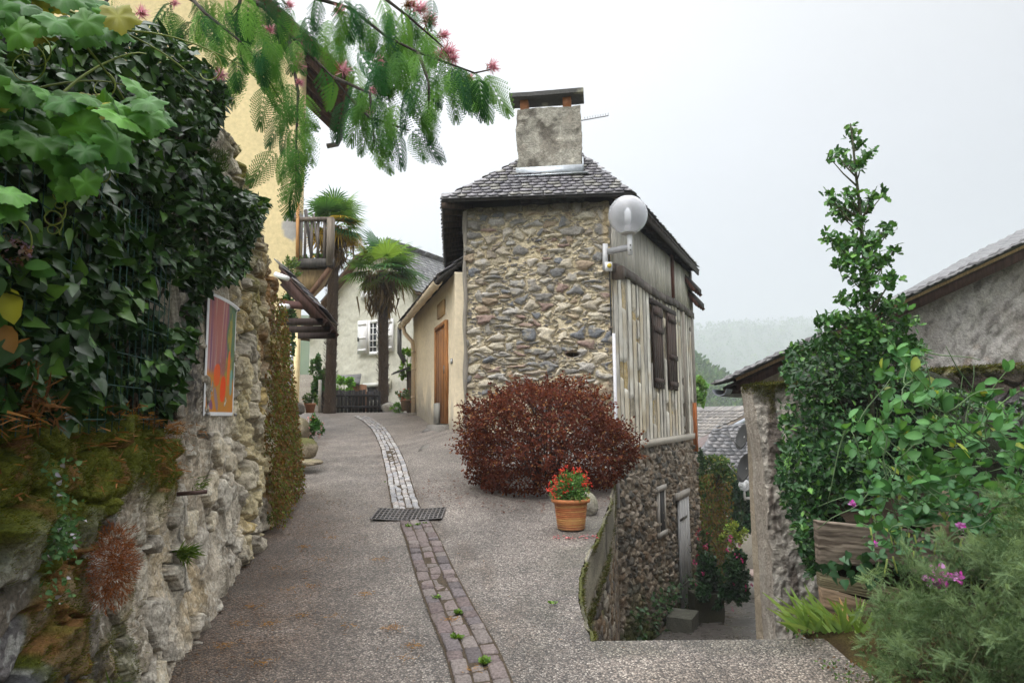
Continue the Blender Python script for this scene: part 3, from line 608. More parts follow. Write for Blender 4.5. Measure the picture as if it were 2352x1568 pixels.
mb = MB(); x = .05
while x < LR-.2:                                             # upper boarding under the eave
    w_ = rg.uniform(.2, .3); mb.fbox(RF, x, x+w_-.012, 4.36, ZE-.05, -.01, .035+rg.uniform(0, .012), np.array((.60, .565, .50))*rg.uniform(.8, 1.1)); x += w_
mb.build('upper_boards', MWV, sh)
mb = MB(); mb.fbox(RF, -.02, LR, SILL-.02, SILL+.13, -.02, .075, (.38, .35, .30), .012); mb.build('sill_beam', MWV, sh)
mb = MB()
for k in range(11):
    a, b_ = LR*k/11, LR*(k+1)/11; za, zb = 4.27+.03*math.sin(k), 4.27+.03*math.sin(k+1); P = [RF(q, z, h) for z0 in (-.07, .08) for q, z, h in ((a, za+z0, .09), (b_, zb+z0, .09), (b_, zb+z0, -.02), (a, za+z0, -.02))]; mb.hexa(P, np.array((.10, .085, .075))*rg.uniform(.7, 1.6))
for a in (3.3, 3.4): pass
mb.build('rail_beam', MWD, sh)
mb = MB()
for a, z0, z1, c in ((4.35, 4.4, ZE, (.12, .05, .035)), (5.3, SILL+.14, 4.2, (.3, .27, .23)), (6.35, SILL+.14, ZE, (.3, .28, .25))): mb.fbox(RF, a, a+.17, z0, z1, -.01, .085, c, .008)
mb.build('posts', MWD, sh)
# shutters on the right wall
for k, (a, ang) in enumerate(((2.45, 0.0), (3.70, .03))):
    mb = MB(); z0, z1 = 2.28-.02*k, 3.98; w_ = .80 if k == 0 else .72; base = RF(a, 0, .045); d = RF.d*math.cos(ang)+RF.n*math.sin(ang); sf = Fr(base, d)
    for q in range(5): mb.fbox(sf, w_*q/5+.004, w_*(q+1)/5-.004, z0+rg.uniform(-.02, .02), z1+rg.uniform(-.02, .02), 0, .035, np.array((.055, .036, .028))*rg.uniform(.7, 1.5))
    o = mb.build('shutter', MWD, sh)
    for z in (z0+.08, z1-.55-.5*k, z1-.2): mb = MB(); mb.fbox(sf, .02, w_-.02, z, z+.11, .036, .055, (.05, .032, .025), .006); mb.build('batten', MWD, o)
mb = MB(); mb.fbox(RF, 2.4, 4.6, 4.0, 4.1, .0, .08, (.05, .04, .035), .008); mb.build('window_lintel', MWD, sh)
# lower door and slit window
wd = MB(); wd.fbox(RF, 2.55, 2.95, -.62, .22, .02, .06, (.03, .03, .03)); o = wd.build('slit_window', MWD, sh); mb = MB()
for b_ in ((2.46, 2.54, -.62, .2), (2.95, 3.03, -.62, .2)): mb.fbox(RF, *b_, .02, .075, (.33, .31, .28), .004)
mb.fbox(RF, 2.42, 3.08, .2, .30, .02, .09, (.34, .32, .29), .006); mb.fbox(RF, 2.44, 3.06, -.70, -.6, .02, .09, (.3, .28, .25), .006); mb.build('window_frame', MWV, o)
mb = MB()
for q in range(4): mb.fbox(RF, 4.12+.245*q, 4.12+.245*(q+1)-.012, -2.45, -.14, .05, .1, np.array((.34, .34, .34))*rg.uniform(.85, 1.15), .006)
o = mb.build('lower_door', MWV, sh)
for z in (-.6, -2.0): mb = MB(); mb.fbox(RF, 4.12, 4.8, z, z+.05, .1, .112, (.05, .045, .04)); mb.build('hinge', MIRON, o)
mb = MB(); mb.tube([RF(4.95, -1.25, .1), RF(4.95, -1.25, .15), RF(4.95, -1.4, .15), RF(4.95, -1.4, .1)], .012, (.05, .045, .04)); mb.build('handle', MIRON, o)
mb = MB(); mb.fbox(RF, 3.98, 5.2, -.14, .0, .0, .11, (.28, .26, .23), .01); mb.build('door_lintel', MWV, sh)
# corner conduit
mb = MB(); cp = [FF_(WF+.02, z, .05) for z in (.2, 1.4, 2.4, 3.12)]; P = []
mb.bar(cp[0], cp[-1], .05, .05, (.58, .58, .6), (0, 1, 0)); mb.build('white_conduit', MPT, sh)
mb = MB(); mb.tube([FF_(WF-.02, z, .06+.015*math.sin(z*5)) for z in np.linspace(3.1, 4.6, 12)], .012, (.03, .03, .03)); mb.build('cable', MPT, sh)
mb = MB(); mb.fbox(RF, .02, .14, 4.08, 4.3, .02, .2, (.13, .10, .08), .01); mb.build('beam_end', MWD, sh)
mb = MB(); mb.add(np.array([FF_(-.02+.012*math.sin(z*7), z, h) for z in np.linspace(.9, 5.4, 40) for h in (.03, -.1)]+[FF_(.045+.015*math.sin(z*5+1), z, h) for z in np.linspace(.9, 5.4, 40) for h in (.045, -.1)]),
    [(2*i, 2*i+2, 80+2*i+2, 80+2*i) for i in range(39)]+[(2*i+1, 2*i+3, 2*i+2, 2*i) for i in range(39)]+[(80+2*i, 80+2*i+2, 80+2*i+3, 80+2*i+1) for i in range(39)], (.24, .215, .18)); mb.build('corner_post', MWV, sh)

# roof
def slates(mb, O, ux, uy, Wd, Hs, inside, poly=None, tw=.17, ex=.125, th_=.012, seed=0, cols=((.135, .128, .142), (.165, .158, .165), (.115, .11, .125), (.19, .182, .165), (.15, .14, .155)), rnd=True, lift=.02):
    rg_ = np.random.default_rng(seed); ux = np.array(ux)/np.linalg.norm(ux); uy = np.array(uy)/np.linalg.norm(uy); nr = np.cross(ux, uy)
    if nr[2] < 0: nr = -nr
    row = 0; y = 0.0
    while y < Hs:
        x = -rg_.uniform(0, tw)
        while x < Wd:
            w_ = tw*rg_.uniform(.7, 1.35); xc = x+w_/2
            if inside(xc, y+ex*.3):
                hgt = ex*2.1; rot = rg_.normal(0, .03); dy = rg_.normal(0, .008); hw = w_/2-.003
                if rnd: prof = [(-hw, hgt), (-hw, ex*.45), (-hw*.86, ex*.2), (-hw*.55, .03*ex), (-hw*.15, -.04*ex), (hw*.25, -.02*ex), (hw*.62, .06*ex), (hw*.9, .24*ex), (hw, ex*.5), (hw, hgt)]
                else: prof = [(-hw, hgt), (-hw, 0), (hw, 0), (hw, hgt)]
                c = np.array(cols[rg_.integers(len(cols))])*rg_.uniform(.8, 1.25); V = []; l1 = lift+.022+rg_.uniform(0, .008); np_ = len(prof)
                def cl_(X_, Y_):
                    if poly is None: return X_
                    xs_ = []
                    for (ax_, ay_), (bx_, by_) in zip(poly, poly[1:]+poly[:1]):
                        if min(ay_, by_) <= Y_ <= max(ay_, by_) and abs(ay_-by_) > 1e-6: xs_.append(ax_+(bx_-ax_)*(Y_-ay_)/(by_-ay_))
                    return min(max(X_, min(xs_)-.02), max(xs_)+.02) if xs_ else X_
                for up_ in (0, 1):
                    for px, py in prof:
                        z = l1*(1-py/hgt)+.004+th_*up_; V.append(O+ux*cl_(xc+px-rot*py, min(max(y+dy+py, 0.01), Hs-.01))+uy*(y+dy+py)+nr*z)
                F = [tuple(range(np_, 2*np_)), tuple(range(np_-1, -1, -1))]+[(i, i+1, np_+i+1, np_+i) for i in range(np_-1)]+[(np_-1, 0, np_, 2*np_-1)]
                a_ = V[np_]; 
                mb.add(V, [f if np.dot(np.cross(np.array(V[F[0][1]])-V[F[0][0]], np.array(V[F[0][2]])-V[F[0][1]]), nr) > 0 else f[::-1] for f in F], c)
            x += w_
        y += ex*rg_.uniform(.92, 1.08); row += 1
EL = U(1015, 463, 11.6); ER = U(1450, 439, 11.35); ZR = (EL[2]+ER[2])/2; EL[2] = ER[2] = ZR
AP = U(1298, 322, 13.4); RB = AP+np.array([.55, 4.0, 0.05]); BR = U(1605, 612, 17.4); BR[2] = ZR-.05; BL = np.array([-1.72, 17.4, ZR])
def tri_roof(mb, P0, P1, top_pts, **kw):
    """slates on the plane through eave P0-P1 and the point(s) above"""
    ux = (P1-P0)/np.linalg.norm(P1-P0); n_ = np.cross(ux, top_pts[0]-P0); n_ /= np.linalg.norm(n_); n_ = n_ if n_[2] > 0 else -n_; uy = np.cross(n_, ux); uy = uy if uy@(top_pts[0]-P0) > 0 else -uy
    poly = [((p-P0)@ux, (p-P0)@uy) for p in [P0, P1]+top_pts]
    def ins(x, y): return bool(inpoly(np.array([[x, y]]), poly)[0])
    xs_ = [p[0] for p in poly]; x0 = min(xs_); P0s = P0+ux*x0; poly2 = [(a-x0, b_) for a, b_ in poly]
    slates(mb, P0s, ux, uy, max(xs_)-x0, max(p[1] for p in poly), lambda x, y: bool(inpoly(np.array([[x, y]]), poly2)[0]), poly=poly2, **kw)
rf = MB(); dk_ = (.045, .04, .036)
for poly in ([EL, ER, AP], [ER, BR, RB, AP], [BL, EL, AP, RB], [BR, BL, RB]): rf.prism(poly, (0, 0, -.05), dk_)
roof = rf.build('roof', MWD, sh)
mb = MB(); tri_roof(mb, EL, ER, [AP], seed=3); tri_roof(mb, ER, BR, [RB, AP], seed=4, tw=.22, ex=.16); tri_roof(mb, BL, EL, [AP, RB], seed=5, tw=.22, ex=.16)
ux = unit(ER-EL)
for k in range(9):                                           # large eave slates
    a = EL+ux*(.36*k-.02)+np.array([0, -.03, .0]); w_ = .35
    if k == 8: w_ = .30
    up_ = unit((AP+EL)/2-EL+np.array([.8, 0, 0])); up_ = np.array([0, .72, .69]); mb.hexa([a+ux*p+up_*q+np.array([0, 0, z]) for z in (.0, .018) for p, q in ((0, 0), (w_-.006, 0), (w_-.006, .2), (0, .2))], np.array((.13, .125, .13))*rg.uniform(.85, 1.15))
mb.build('slates', MSL, roof)
mb = MB()
for k in range(15):                                          # rafters under the left and right eaves
    q = k/14; e_ = EL*(1-q)+BL*q; i_ = np.array(LFr(.0+5.2*q, 0, .1)); mb.bar((i_[0], i_[1]+.05, ZR+.12), (e_[0]+.03, e_[1], ZR-.10), .07, .09, (.075, .05, .035))
    e_ = ER*(1-q)+BR*q; i_ = RF(LR*q+.05, 0, -.1); mb.bar((i_[0], i_[1], ZR+.12), (e_[0]-.02, e_[1], ZR-.10), .07, .09, (.05, .036, .028))
mb.bar(EL+np.array([.02, .06, -.1]), BL+np.array([.02, 0, -.1]), .035, .16, (.04, .034, .03)); mb.bar(ER+np.array([-.02, .06, -.1]), BR+np.array([-.02, 0, -.1]), .035, .12, (.04, .034, .03))
mb.build('rafters', MWD, roof)
for k, (za, sg) in enumerate(((4.95, -.2), (4.62, .1))):       # small lower roofs past the far corner of the side wall
    mb = MB(); a = RF(LR-.5+sg, za+.3, .02); b_ = RF(LR+.35+sg, za+.3, .02); n3 = RF.n*.62
    mb.prism([a, b_, b_+n3*.40+np.array([0, 0, -.30]), a+n3*.40+np.array([0, 0, -.30])], (0, 0, -.13), (.05, .045, .042))
    for q in range(4): p = a+(b_-a)*q/3; mb.bar(p+np.array([0, 0, -.1]), p+n3*.38+np.array([0, 0, -.46]), .06, .08, (.11, .05, .035))
    mb.build('lower_roof', MWD, sh)
# chimney
cw = 1.19; cO = U(1188, 400, 12.2); cF = Fr((cO[0], cO[1], 0), HB[:2]-HA[:2]+np.array([0, 0])); cz0 = 5.75; cz1 = U(1188, 252, 12.2)[2]
def chcol(Q, D):
    nl = fbm(Q[:, 0]*3, Q[:, 1]*3+Q[:, 2]*2, 4); nf_ = fbm(Q[:, 0]*25+Q[:, 2]*9, Q[:, 1]*25, 6); C = lerp(np.tile([.27, .245, .205], (len(Q), 1)), [.36, .34, .29], ss(nl, .35, .65))
    C = lerp(C, [.10, .085, .07], ss(fbm(Q[:, 0]*3.5+5, Q[:, 1]*3+Q[:, 2], 8), .48, .7)*.85); C = lerp(C, [.5, .47, .4], ss(fbm(Q[:, 0]*5, Q[:, 1]*8, 9), .66, .78)*.8); C = lerp(C, [.10, .09, .075], (1-ss(np.abs(Q[:, 0]-.02)+np.abs(Q[:, 1]-cz0-.2), .0, .5))*.8)
    return C*(.55+.9*nf_)[:, None]
ch = rough_box('chimney', cF, 0, cw, cz0, cz1, -.46, 0, .025, .035, chcol, MROUGH, sh, 5, 4)
for a in (.06, .86):
    for b_ in (-.2,): mb = MB(); mb.fbox(cF, a, a+.15, cz1-.02, cz1+.21, b_-.06, b_+.14, (.42, .17, .075), .004); mb.build('brick_post', MTC, ch)
rough_box('cap_slab', cF, -.12, cw+.06, cz1+.205, cz1+.285, -.40, .10, .05, .012, lambda Q, D: lerp(np.tile([.09, .088, .085], (len(Q), 1)), [.33, .32, .25], ss(fbm(Q[:, 0]*6, Q[:, 2]*6+Q[:, 1]*7, 7), .58, .7)*.8), MS, ch, 9, 3)
mb = MB(); fz = U(1188, 405, 12.17)[2]
mb.fbox(cF, -.02, cw+.02, fz-.03, fz+.16, .012, .03, (.42, .45, .48)); mb.fbox(cF, -.03, cw+.12, fz-.05, fz-.03, .0, .16, (.42, .45, .48)); mb.fbox(cF, cw+.012, cw+.03, fz-.03, fz+.3, -.46, .03, (.42, .45, .48)); mb.build('flashing', MZN, ch)
# lamp on the corner of the stone house
lp = thing('street_lamp', U(1395, 590, 11.55), 'globe lamp on a bracket at the corner of the stone house', 'street lamp')
mb = MB(); a0 = U(1390, 620, 11.58); a1 = U(1390, 560, 11.58); mb.bar(a0, a1, .085, .05, (.55, .55, .56), (0, 1, 0)); o = mb.build('bracket_plate', MMET, lp)
a = U(1397, 578, 11.52); b_ = U(1446, 568, 11.1); mb = MB(); mb.bar(a, b_, .05, .1, (.33, .33, .34)); mb.build('arm', MMET, lp)
t0 = U(1446, 585, 11.1); t1 = U(1446, 536, 11.1); mb = MB(); mb.tube([(t1[0], t1[1], t0[2]), t1], .042, (.72, .72, .73), 16)
for z in (.07, .15): mb.tube([(t1[0], t1[1]-.038, t0[2]+z), (t1[0], t1[1]-.05, t0[2]+z)], .013, (.05, .05, .05))
mb.build('tube', MMET, lp, True)
gc_ = U(1442, 494, 11.1); gr = .325
def globe(c, r, parent, name='globe'):
    mb = MB(); prof = []
    for k in range(29): a = -1.25+(1.25+1.5)*k/28; prof.append((r*math.cos(a), r*math.sin(a)))
    n_ = 72; V = []; rr = []
    for q, (pr, pz) in enumerate(prof): 
        for k in range(n_): rd = pr*(1+.006*math.cos(36*2*math.pi*k/n_)); V.append((c[0]+rd*math.cos(2*math.pi*k/n_), c[1]+rd*math.sin(2*math.pi*k/n_), c[2]+pz))
    for q, (pr, pz) in enumerate(prof):
        for k in range(n_): V.append((c[0]+.975*pr*math.cos(2*math.pi*k/n_), c[1]+.975*pr*math.sin(2*math.pi*k/n_), c[2]+pz*.975))
    m_ = len(prof); i = np.arange(m_*n_).reshape(m_, n_); j = np.roll(i, -1, 1); Fo = np.stack([i[:-1], j[:-1], j[1:], i[1:]], -1).reshape(-1, 4); Fi = (Fo+m_*n_)[:, ::-1]
    F = [Fo, Fi, i[-1][None], (i[-1]+m_*n_)[None, ::-1], np.stack([i[0], i[0]+m_*n_, j[0]+m_*n_, j[0]], -1)]
    return mesh_np(name, V, F, np.ones((len(V), 3)), MGLOBE, parent, True)
g = globe(gc_, gr, lp)
mb = MB(); mb.lathe([(.045, -gr*1.02), (.13, -gr*.985), (.135, -gr*.93), (.06, -gr*.91), (.05, -gr*.55)], gc_, (.45, .44, .43)); mb.build('collar', MMET, lp, True)
mb = MB(); mb.lathe([(.03, -.16), (.055, -.08), (.055, .05), (.02, .12)], gc_, (.8, .8, .8), 16); mb.build('bulb', MPT, lp, True)
sb = thing('sensor_box', U(1398, 612, 11.55), 'small white sensor box with yellow lens under the lamp bracket', 'sensor box'); p = U(1398, 612, 11.5)
mb = MB(); mb.box((p[0]-.06, p[1]-.02, p[2]-.075), (p[0]+.06, p[1]+.06, p[2]+.075), (.75, .75, .76)); mb.build('case', MPT, sb); mb = MB(); mb.tube([p+[.01, -.02, .01], p+[.01, -.035, .01]], .04, (.6, .45, .06), 16); mb.build('lens', MPT, sb)
an = thing('tv_antenna', U(1345, 272, 13.2), 'thin grey aerial sticking out behind the chimney', 'aerial'); mb = MB(); a = U(1325, 279, 12.95); b_ = U(1397, 266, 13.4); mb.tube([a, b_], .011, (.2, .2, .21), 6)
for k in range(10): p = a+(b_-a)*(.25+.75*k/9); mb.tube([p-[.02, .13, .0], p+[.02, .13, .05]], .005, (.2, .2, .21), 5)
mb.build('boom', MMET, an); mb = MB(); q = U(1330, 340, 12.95); mb.tube([(a[0], a[1], 5.6), a+[0, 0, .1]], .018, (.2, .2, .21)); mb.build('mast', MMET, an)
# ---------------------------------------------------------------- buildings round the stone house
def hit(fr, u, v):
    """wall coordinates (s,t) seen at a photo position"""
    d = _f+_r*((u-CX)/FPX)+_u*((CY-v)/FPX); o = np.array([0, 0, EYE]); k = ((fr.O-o)@fr.n)/(d@fr.n); p = o+d*k-fr.O
    return float(p@fr.d), float(p[2])
def hbox(mb, fr, u0, u1, v0, v1, h0, h1, c, jit=0):
    um, vm_ = (u0+u1)/2, (v0+v1)/2; s0 = hit(fr, u0, vm_)[0]; s1 = hit(fr, u1, vm_)[0]; t0 = hit(fr, um, v1)[1]; t1 = hit(fr, um, v0)[1]
    mb.fbox(fr, min(s0, s1), max(s0, s1), t0, t1, h0, h1, c, jit); return s0, s1, t0, t1
# cream house joined to the stone house
cn_ = np.array([-1.02, 12.22]); cf_ = np.array([-2.62, 18.0]); CFr = Fr((cf_[0], cf_[1], 0), cn_-cf_); CL = float(np.linalg.norm(cn_-cf_))
crm = thing('cream_house', (cn_[0], cn_[1], 1.4), 'low cream rendered house with brown wooden door leaning against the stone house', 'house')
s = np.linspace(0, CL, 200); t = np.linspace(.8, 4.35, 120); S, T = np.meshgrid(s, t); hg = T-gz(-2.1+0*S, 12.2+(CL-S))
C = np.tile([.70, .60, .43], S.shape+(1,))*(.9+.2*fbm(S*2, T*2, 3))[..., None]; C = lerp(C, [.22, .20, .16], (1-ss(hg+.5*(fbm(S*2.5, T*2.5, 4)-.5), .15, .6))*.85); C = lerp(C, [.33, .3, .25], (1-ss(hg, .5, 1.0))*ss(fbm(S*3, T*3, 5), .4, .6)*.6)
wall_grid('wall', CFr, S, T, .03*(fbm(S*2, T*2, 6)-.5), C, MPL, crm, .3)
mb = MB(); mb.fbox(CFr, 0, .3, .8, 5.0, -2.2, -.3, (.5, .44, .33)); mb.build('end_wall', MPL, crm)
a0, a1, d0, d1 = hbox(MB(), CFr, 1006, 1029, 752, 972, 0, .02, (0, 0, 0)); a0, a1 = min(a0, a1), max(a0, a1)
mb = MB(); mb.fbox(CFr, a0, a1, d0, d1, .0, .035, (.27, .115, .035))
for k in range(1, 4): mb.fbox(CFr, a0+(a1-a0)*k/4-.006, a0+(a1-a0)*k/4+.006, d0+.1, d1-.08, .035, .04, (.12, .05, .02))
dr = mb.build('door', MWD, crm); mb = MB(); mb.fbox(CFr, a0-.07, a0, d0, d1+.07, .0, .07, (.32, .14, .045)); mb.fbox(CFr, a1, a1+.07, d0, d1+.07, .0, .07, (.32, .14, .045)); mb.fbox(CFr, a0, a1, d1, d1+.07, .0, .07, (.32, .14, .045)); mb.build('door_frame', MWD, dr)
mb = MB(); mb.fbox(CFr, a1-.12, a1-.09, d0+.95, d0+1.1, .04, .07, (.1, .09, .08)); mb.build('handle', MIRON, dr)
mb = MB(); mb.fbox(CFr, a0-.12, a1+.15, d0-.4, d0-.02, -.02, .2, (.2, .185, .165), .02); mb.build('doorstep', MSW, crm)
mb = MB(); mb.fbox(CFr, a0+.0, a0+.5, d0+.0, d0+.4, .04, .09, (.25, .24, .21), .005); mb.build('door_board', MWV, crm)
mb = MB(); hbox(mb, CFr, 1008, 1023, 694, 728, .0, .04, (.4, .26, .12)); mb.build('wall_plaque', MWD, crm)
mb = MB(); hbox(mb, CFr, 1036, 1040, 823, 835, .0, .012, (.2, .2, .2)); hbox(mb, CFr, 1037, 1039, 825, 833, .012, .015, (.7, .7, .68)); mb.build('number_plate', MPT, crm)
gt = 4.19; g0 = CFr(-.25, gt-.05, .3); g1 = CFr(CL-.12, gt+.0, .3)
mb = MB(); n_ = 10; V = []; F = []
for p in (g0, g1):
    for r_ in (.085, .073):
        for k in range(n_+1): a = math.pi*k/n_; V.append(p+CFr.n*r_*math.cos(a)-np.array([0, 0, r_*math.sin(a)]))
m_ = n_+1
for k in range(n_): F += [(k, k+1, 2*m_+k+1, 2*m_+k), (m_+k+1, m_+k, 3*m_+k, 3*m_+k+1), (k, m_+k, m_+k+1, k+1), (2*m_+k+1, 3*m_+k+1, 3*m_+k, 2*m_+k)]
mb.add(V, F, (.60, .49, .34)); mb.build('gutter', MPT, crm, True)
for k in range(7):
    p = g0+(g1-g0)*(k+.5)/7; mb = MB(); mb.tube([p+CFr.n*.09*math.cos(a)-np.array([0, 0, .09*math.sin(a)]) for a in np.linspace(0, math.pi, 9)], .011, (.63, .52, .38), 6); mb.build('gutter_bracket', MPT, crm)
ps = .62; mb = MB(); mb.tube([CFr(ps-.3, gt-.1, .3), CFr(ps-.2, gt-.3, .28), CFr(ps, gt-.55, .1), CFr(ps, gt-.8, .07), CFr(ps, 1.72, .07)], .052, (.60, .48, .34), 12)
mb.build('downpipe', MPT, crm, True)
for z in (2.2, 2.9, 3.35): mb = MB(); mb.tube([CFr(ps, z, .07), CFr(ps, z+.05, .07)], .062, (.5, .4, .29), 12); mb.build('pipe_collar', MPT, crm)
mb = MB(); mb.fbox(CFr, ps-.15, ps+.18, 1.5, 1.83, .0, .22, (.2, .18, .15), .02); mb.build('drain_block', MSW, crm)
e0 = CFr(-.35, gt+.02, .36); e1 = CFr(CL-.02, gt+.06, .30); r1_ = CFr(CL, 5.25, -1.0); r0_ = CFr(-.35, 5.25, -1.2); mb = MB(); mb.prism([e0, e1, r1_, r0_], (0, 0, -.07), (.05, .045, .04)); rr_ = mb.build('roof', MWD, crm)
mb = MB(); tri_roof(mb, e0, e1, [r1_, r0_], seed=8, tw=.25, ex=.2); mb.build('slates', MSL, rr_)
for k in range(9): mb = MB(); p = CFr(.1+(CL-.4)*k/8, gt+.08, .26); q = CFr(.1+(CL-.4)*k/8, gt+.35, -.05); mb.bar(p, q, .07, .09, (.10, .075, .055)); mb.build('rafter', MWD, rr_)
ps = -.12; mb = MB(); mb.tube([CFr(-.3, gt-.05, .33), CFr(-.3, gt-.75, .33), CFr(-.2, gt-1.0, .2)], .06, (.06, .06, .062), 10); mb.build('dark_pipe', MMET, crm, True)
mb = MB(); mb.prism([CFr(-.75, 3.05, .1), CFr(.05, 3.05, .1), CFr(.05, 2.9, .5), CFr(-.75, 2.9, .5)], (0, 0, -.04), (.05, .05, .052)); mb.build('porch_hood', MSL, crm)
mb = MB()
for a in (-.1, -.35, -.6): mb.fbox(CFr, a-.12, a, 1.7, 2.95, -.1, .08, (.12, .09, .07), .01)
mb.build('timber_posts', MWD, crm)

# yellow house on the left
yc = U(681, 700, 13.0); YF = Fr((yc[0]-10, yc[1], 0), (1, 0)); YS = Fr((yc[0], yc[1], 0), (-.326, 1))
yh = thing('yellow_house', (yc[0], yc[1], 1.3), 'tall yellow rendered house with wooden eaves and balcony behind the ivy', 'house')
s = np.linspace(0, 10, 200); k = np.linspace(0, 1, 200); S, K = np.meshgrid(s, k); tp_ = 9.25+(10-S)*.98; T = .9+(tp_-.9)*K
C = np.tile([.76, .62, .35], S.shape+(1,))*(.93+.14*fbm(S*1.5, T*1.5, 3))[..., None]; q = hit(YF, 660, 518); pt = 1-ss(np.hypot((S-q[0]-.12)/.26, (T-q[1])/.33)+.5*(fbm(S*5, T*5, 4)-.5), .8, 1.0); C = lerp(C, [.36, .36, .37], pt*.9)
C = lerp(C, [.5, .42, .25], ss(fbm(S*2, T*.5, 6), .55, .8)*.4)
wall_grid('front_wall', YF, S, T, .02*(fbm(S*4, T*4, 5)-.5), C, MPL, yh, .3)
mb = MB(); mb.fbox(YS, .3, 2.4, .9, 8.6, -.3, 0, (.74, .60, .34)); mb.build('side_wall', MPL, yh); mb = MB(); mb.fbox(YF, 0, .3, .9, 17, -5, -.3, (.7, .55, .27)); mb.build('end_wall', MPL, yh)
e0 = np.array([-3.12, 12.6, 8.35]); e1 = np.array([-3.95, 15.1, 8.35]); up = np.array([-7, 0, 7.0]); mb = MB(); mb.prism([e0, e1, e1+up, e0+up], (0, 0, -.09), (.12, .055, .032)); yr = mb.build('roof', MWD, yh)
mb = MB(); tri_roof(mb, e0, e1, [e1+up, e0+up], seed=9, tw=.3, ex=.22); mb.build('slates', MSL, yr)
for k in range(6): p = e0+(e1-e0)*(.04+.92*k/5)+np.array([-.05, 0, -.11]); mb = MB(); mb.bar(p, p+np.array([-1.0, 0, 1.0]), .09, .12, (.10, .05, .032)); mb.build('rafter', MWD, yr)
mb = MB(); mb.bar(e0+np.array([.0, -.0, -.08]), e1+np.array([0, 0, -.08]), .04, .16, (.10, .045, .03)); mb.bar(e0+[0, .0, -.06], e0+up+[0, 0, -.06], .05, .24, (.11, .05, .033), (0, 1, 0)); mb.build('fascia', MWD, yr)
mb = MB(); mb.tube([e0+[.07, 0, -.06], e1+[.07, 0, -.06], e1+[.06, 0, -.2], e1+[-.02, 0, -.38], e1+[-.25, -.0, -.42]], .06, (.12, .12, .13), 10); mb.build('gutter', MMET, yr, True)
p = U(669, 790, 12.6); mb = MB(); mb.tube([(p[0], p[1], 3.1), (p[0], p[1], gz(p[0], p[1]))], .045, (.38, .40, .42), 12); mb.build('downpipe', MZN, yh, True)
mb = MB(); mb.bar((yc[0]+.03, 12.95, 1.3), (yc[0]+.03, 12.95, 3.4), .09, .06, (.74, .60, .34), (0, 1, 0)); mb.build('corner_strip', MPL, yh)
# balcony
bl = MB(); bz = U(718, 611, 12.9)[2]; rz_ = U(718, 503, 12.9)[2]; bx0 = U(671, 600, 12.85)[0]; bx1 = U(764, 600, 12.85)[0]
BF_ = Fr((bx0, 12.85, 0), (1, 0)); BS = Fr((bx1, 12.85, 0), (-.326, 1)); w_ = bx1-bx0
bl.fbox(BF_, 0, w_, bz-.02, bz+.14, -.1, 0, (.075, .068, .062), .004); bl.fbox(BS, .1, 2.2, bz-.02, bz+.14, -.1, 0, (.075, .068, .062)); bl.prism([BF_(.0, bz+.02, -.1), BF_(w_-.05, bz+.02, -.1), BS(2.2, bz+.02, -.1), (bx0-.7, 14.95, bz+.02)], (0, 0, .05), (.2, .13, .06)); bo = bl.build('balcony', MWD, yh)
mb = MB(); mb.fbox(BF_, -.02, w_, rz_-.05, rz_+.02, -.08, .02, (.15, .12, .10), .003); mb.fbox(BS, .08, 2.2, rz_-.05, rz_+.02, -.08, .02, (.15, .12, .10)); mb.build('handrail', MWD, bo)
for k in range(5): a = .08+k*.125; mb = MB(); mb.fbox(BF_, a, a+.045, bz+.14, rz_-.05, -.06, -.02, (.13, .11, .095), .003); mb.build('baluster', MWD, bo)
for k in range(10): mb = MB(); mb.fbox(BS, .2+k*.2, .25+k*.2, bz+.14, rz_-.05, -.06, -.02, (.13, .11, .095), .003); mb.build('baluster', MWD, bo)
mb = MB(); mb.fbox(BF_, w_-.12, w_, bz-.0, rz_+.0, -.12, .02, (.17, .14, .11), .004); mb.build('corner_post', MWD, bo)
mb = MB(); mb.bar((yc[0]+.06, 12.8, bz+.1), (yc[0]+.03, 12.84, rz_+.3), .05, .05, (.5, .26, .1)); mb.build('orange_pole', MWD, bo)
mb = MB(); mb.bar((yc[0]+.24, 13.2, bz+.1), (yc[0]+.10, 13.1, rz_+.25), .09, .04, (.11, .10, .10)); mb.bar((yc[0]+.35, 13.3, bz+.1), (yc[0]+.22, 13.25, rz_+.2), .08, .03, (.22, .20, .19)); mb.build('leaning_boards', MWD, bo)
mb = MB()
mb.prism([(bx0, 12.95, bz-.06), (bx1-.02, 12.95, bz-.06), (yc[0]+.1, 13.05, bz-.62), (yc[0]-.0, 13.05, bz-.62)], (-.7, 1.9, 0), (.24, .165, .08)); mb.build('soffit', MWD, bo)
for k in range(1): mb = MB(); mb.bar((bx1-.06-.12*k, 12.90, bz-.04), (yc[0]+.1, 12.92, bz-.80), .07, .08, (.12, .065, .038)); mb.build('brace', MWD, bo)
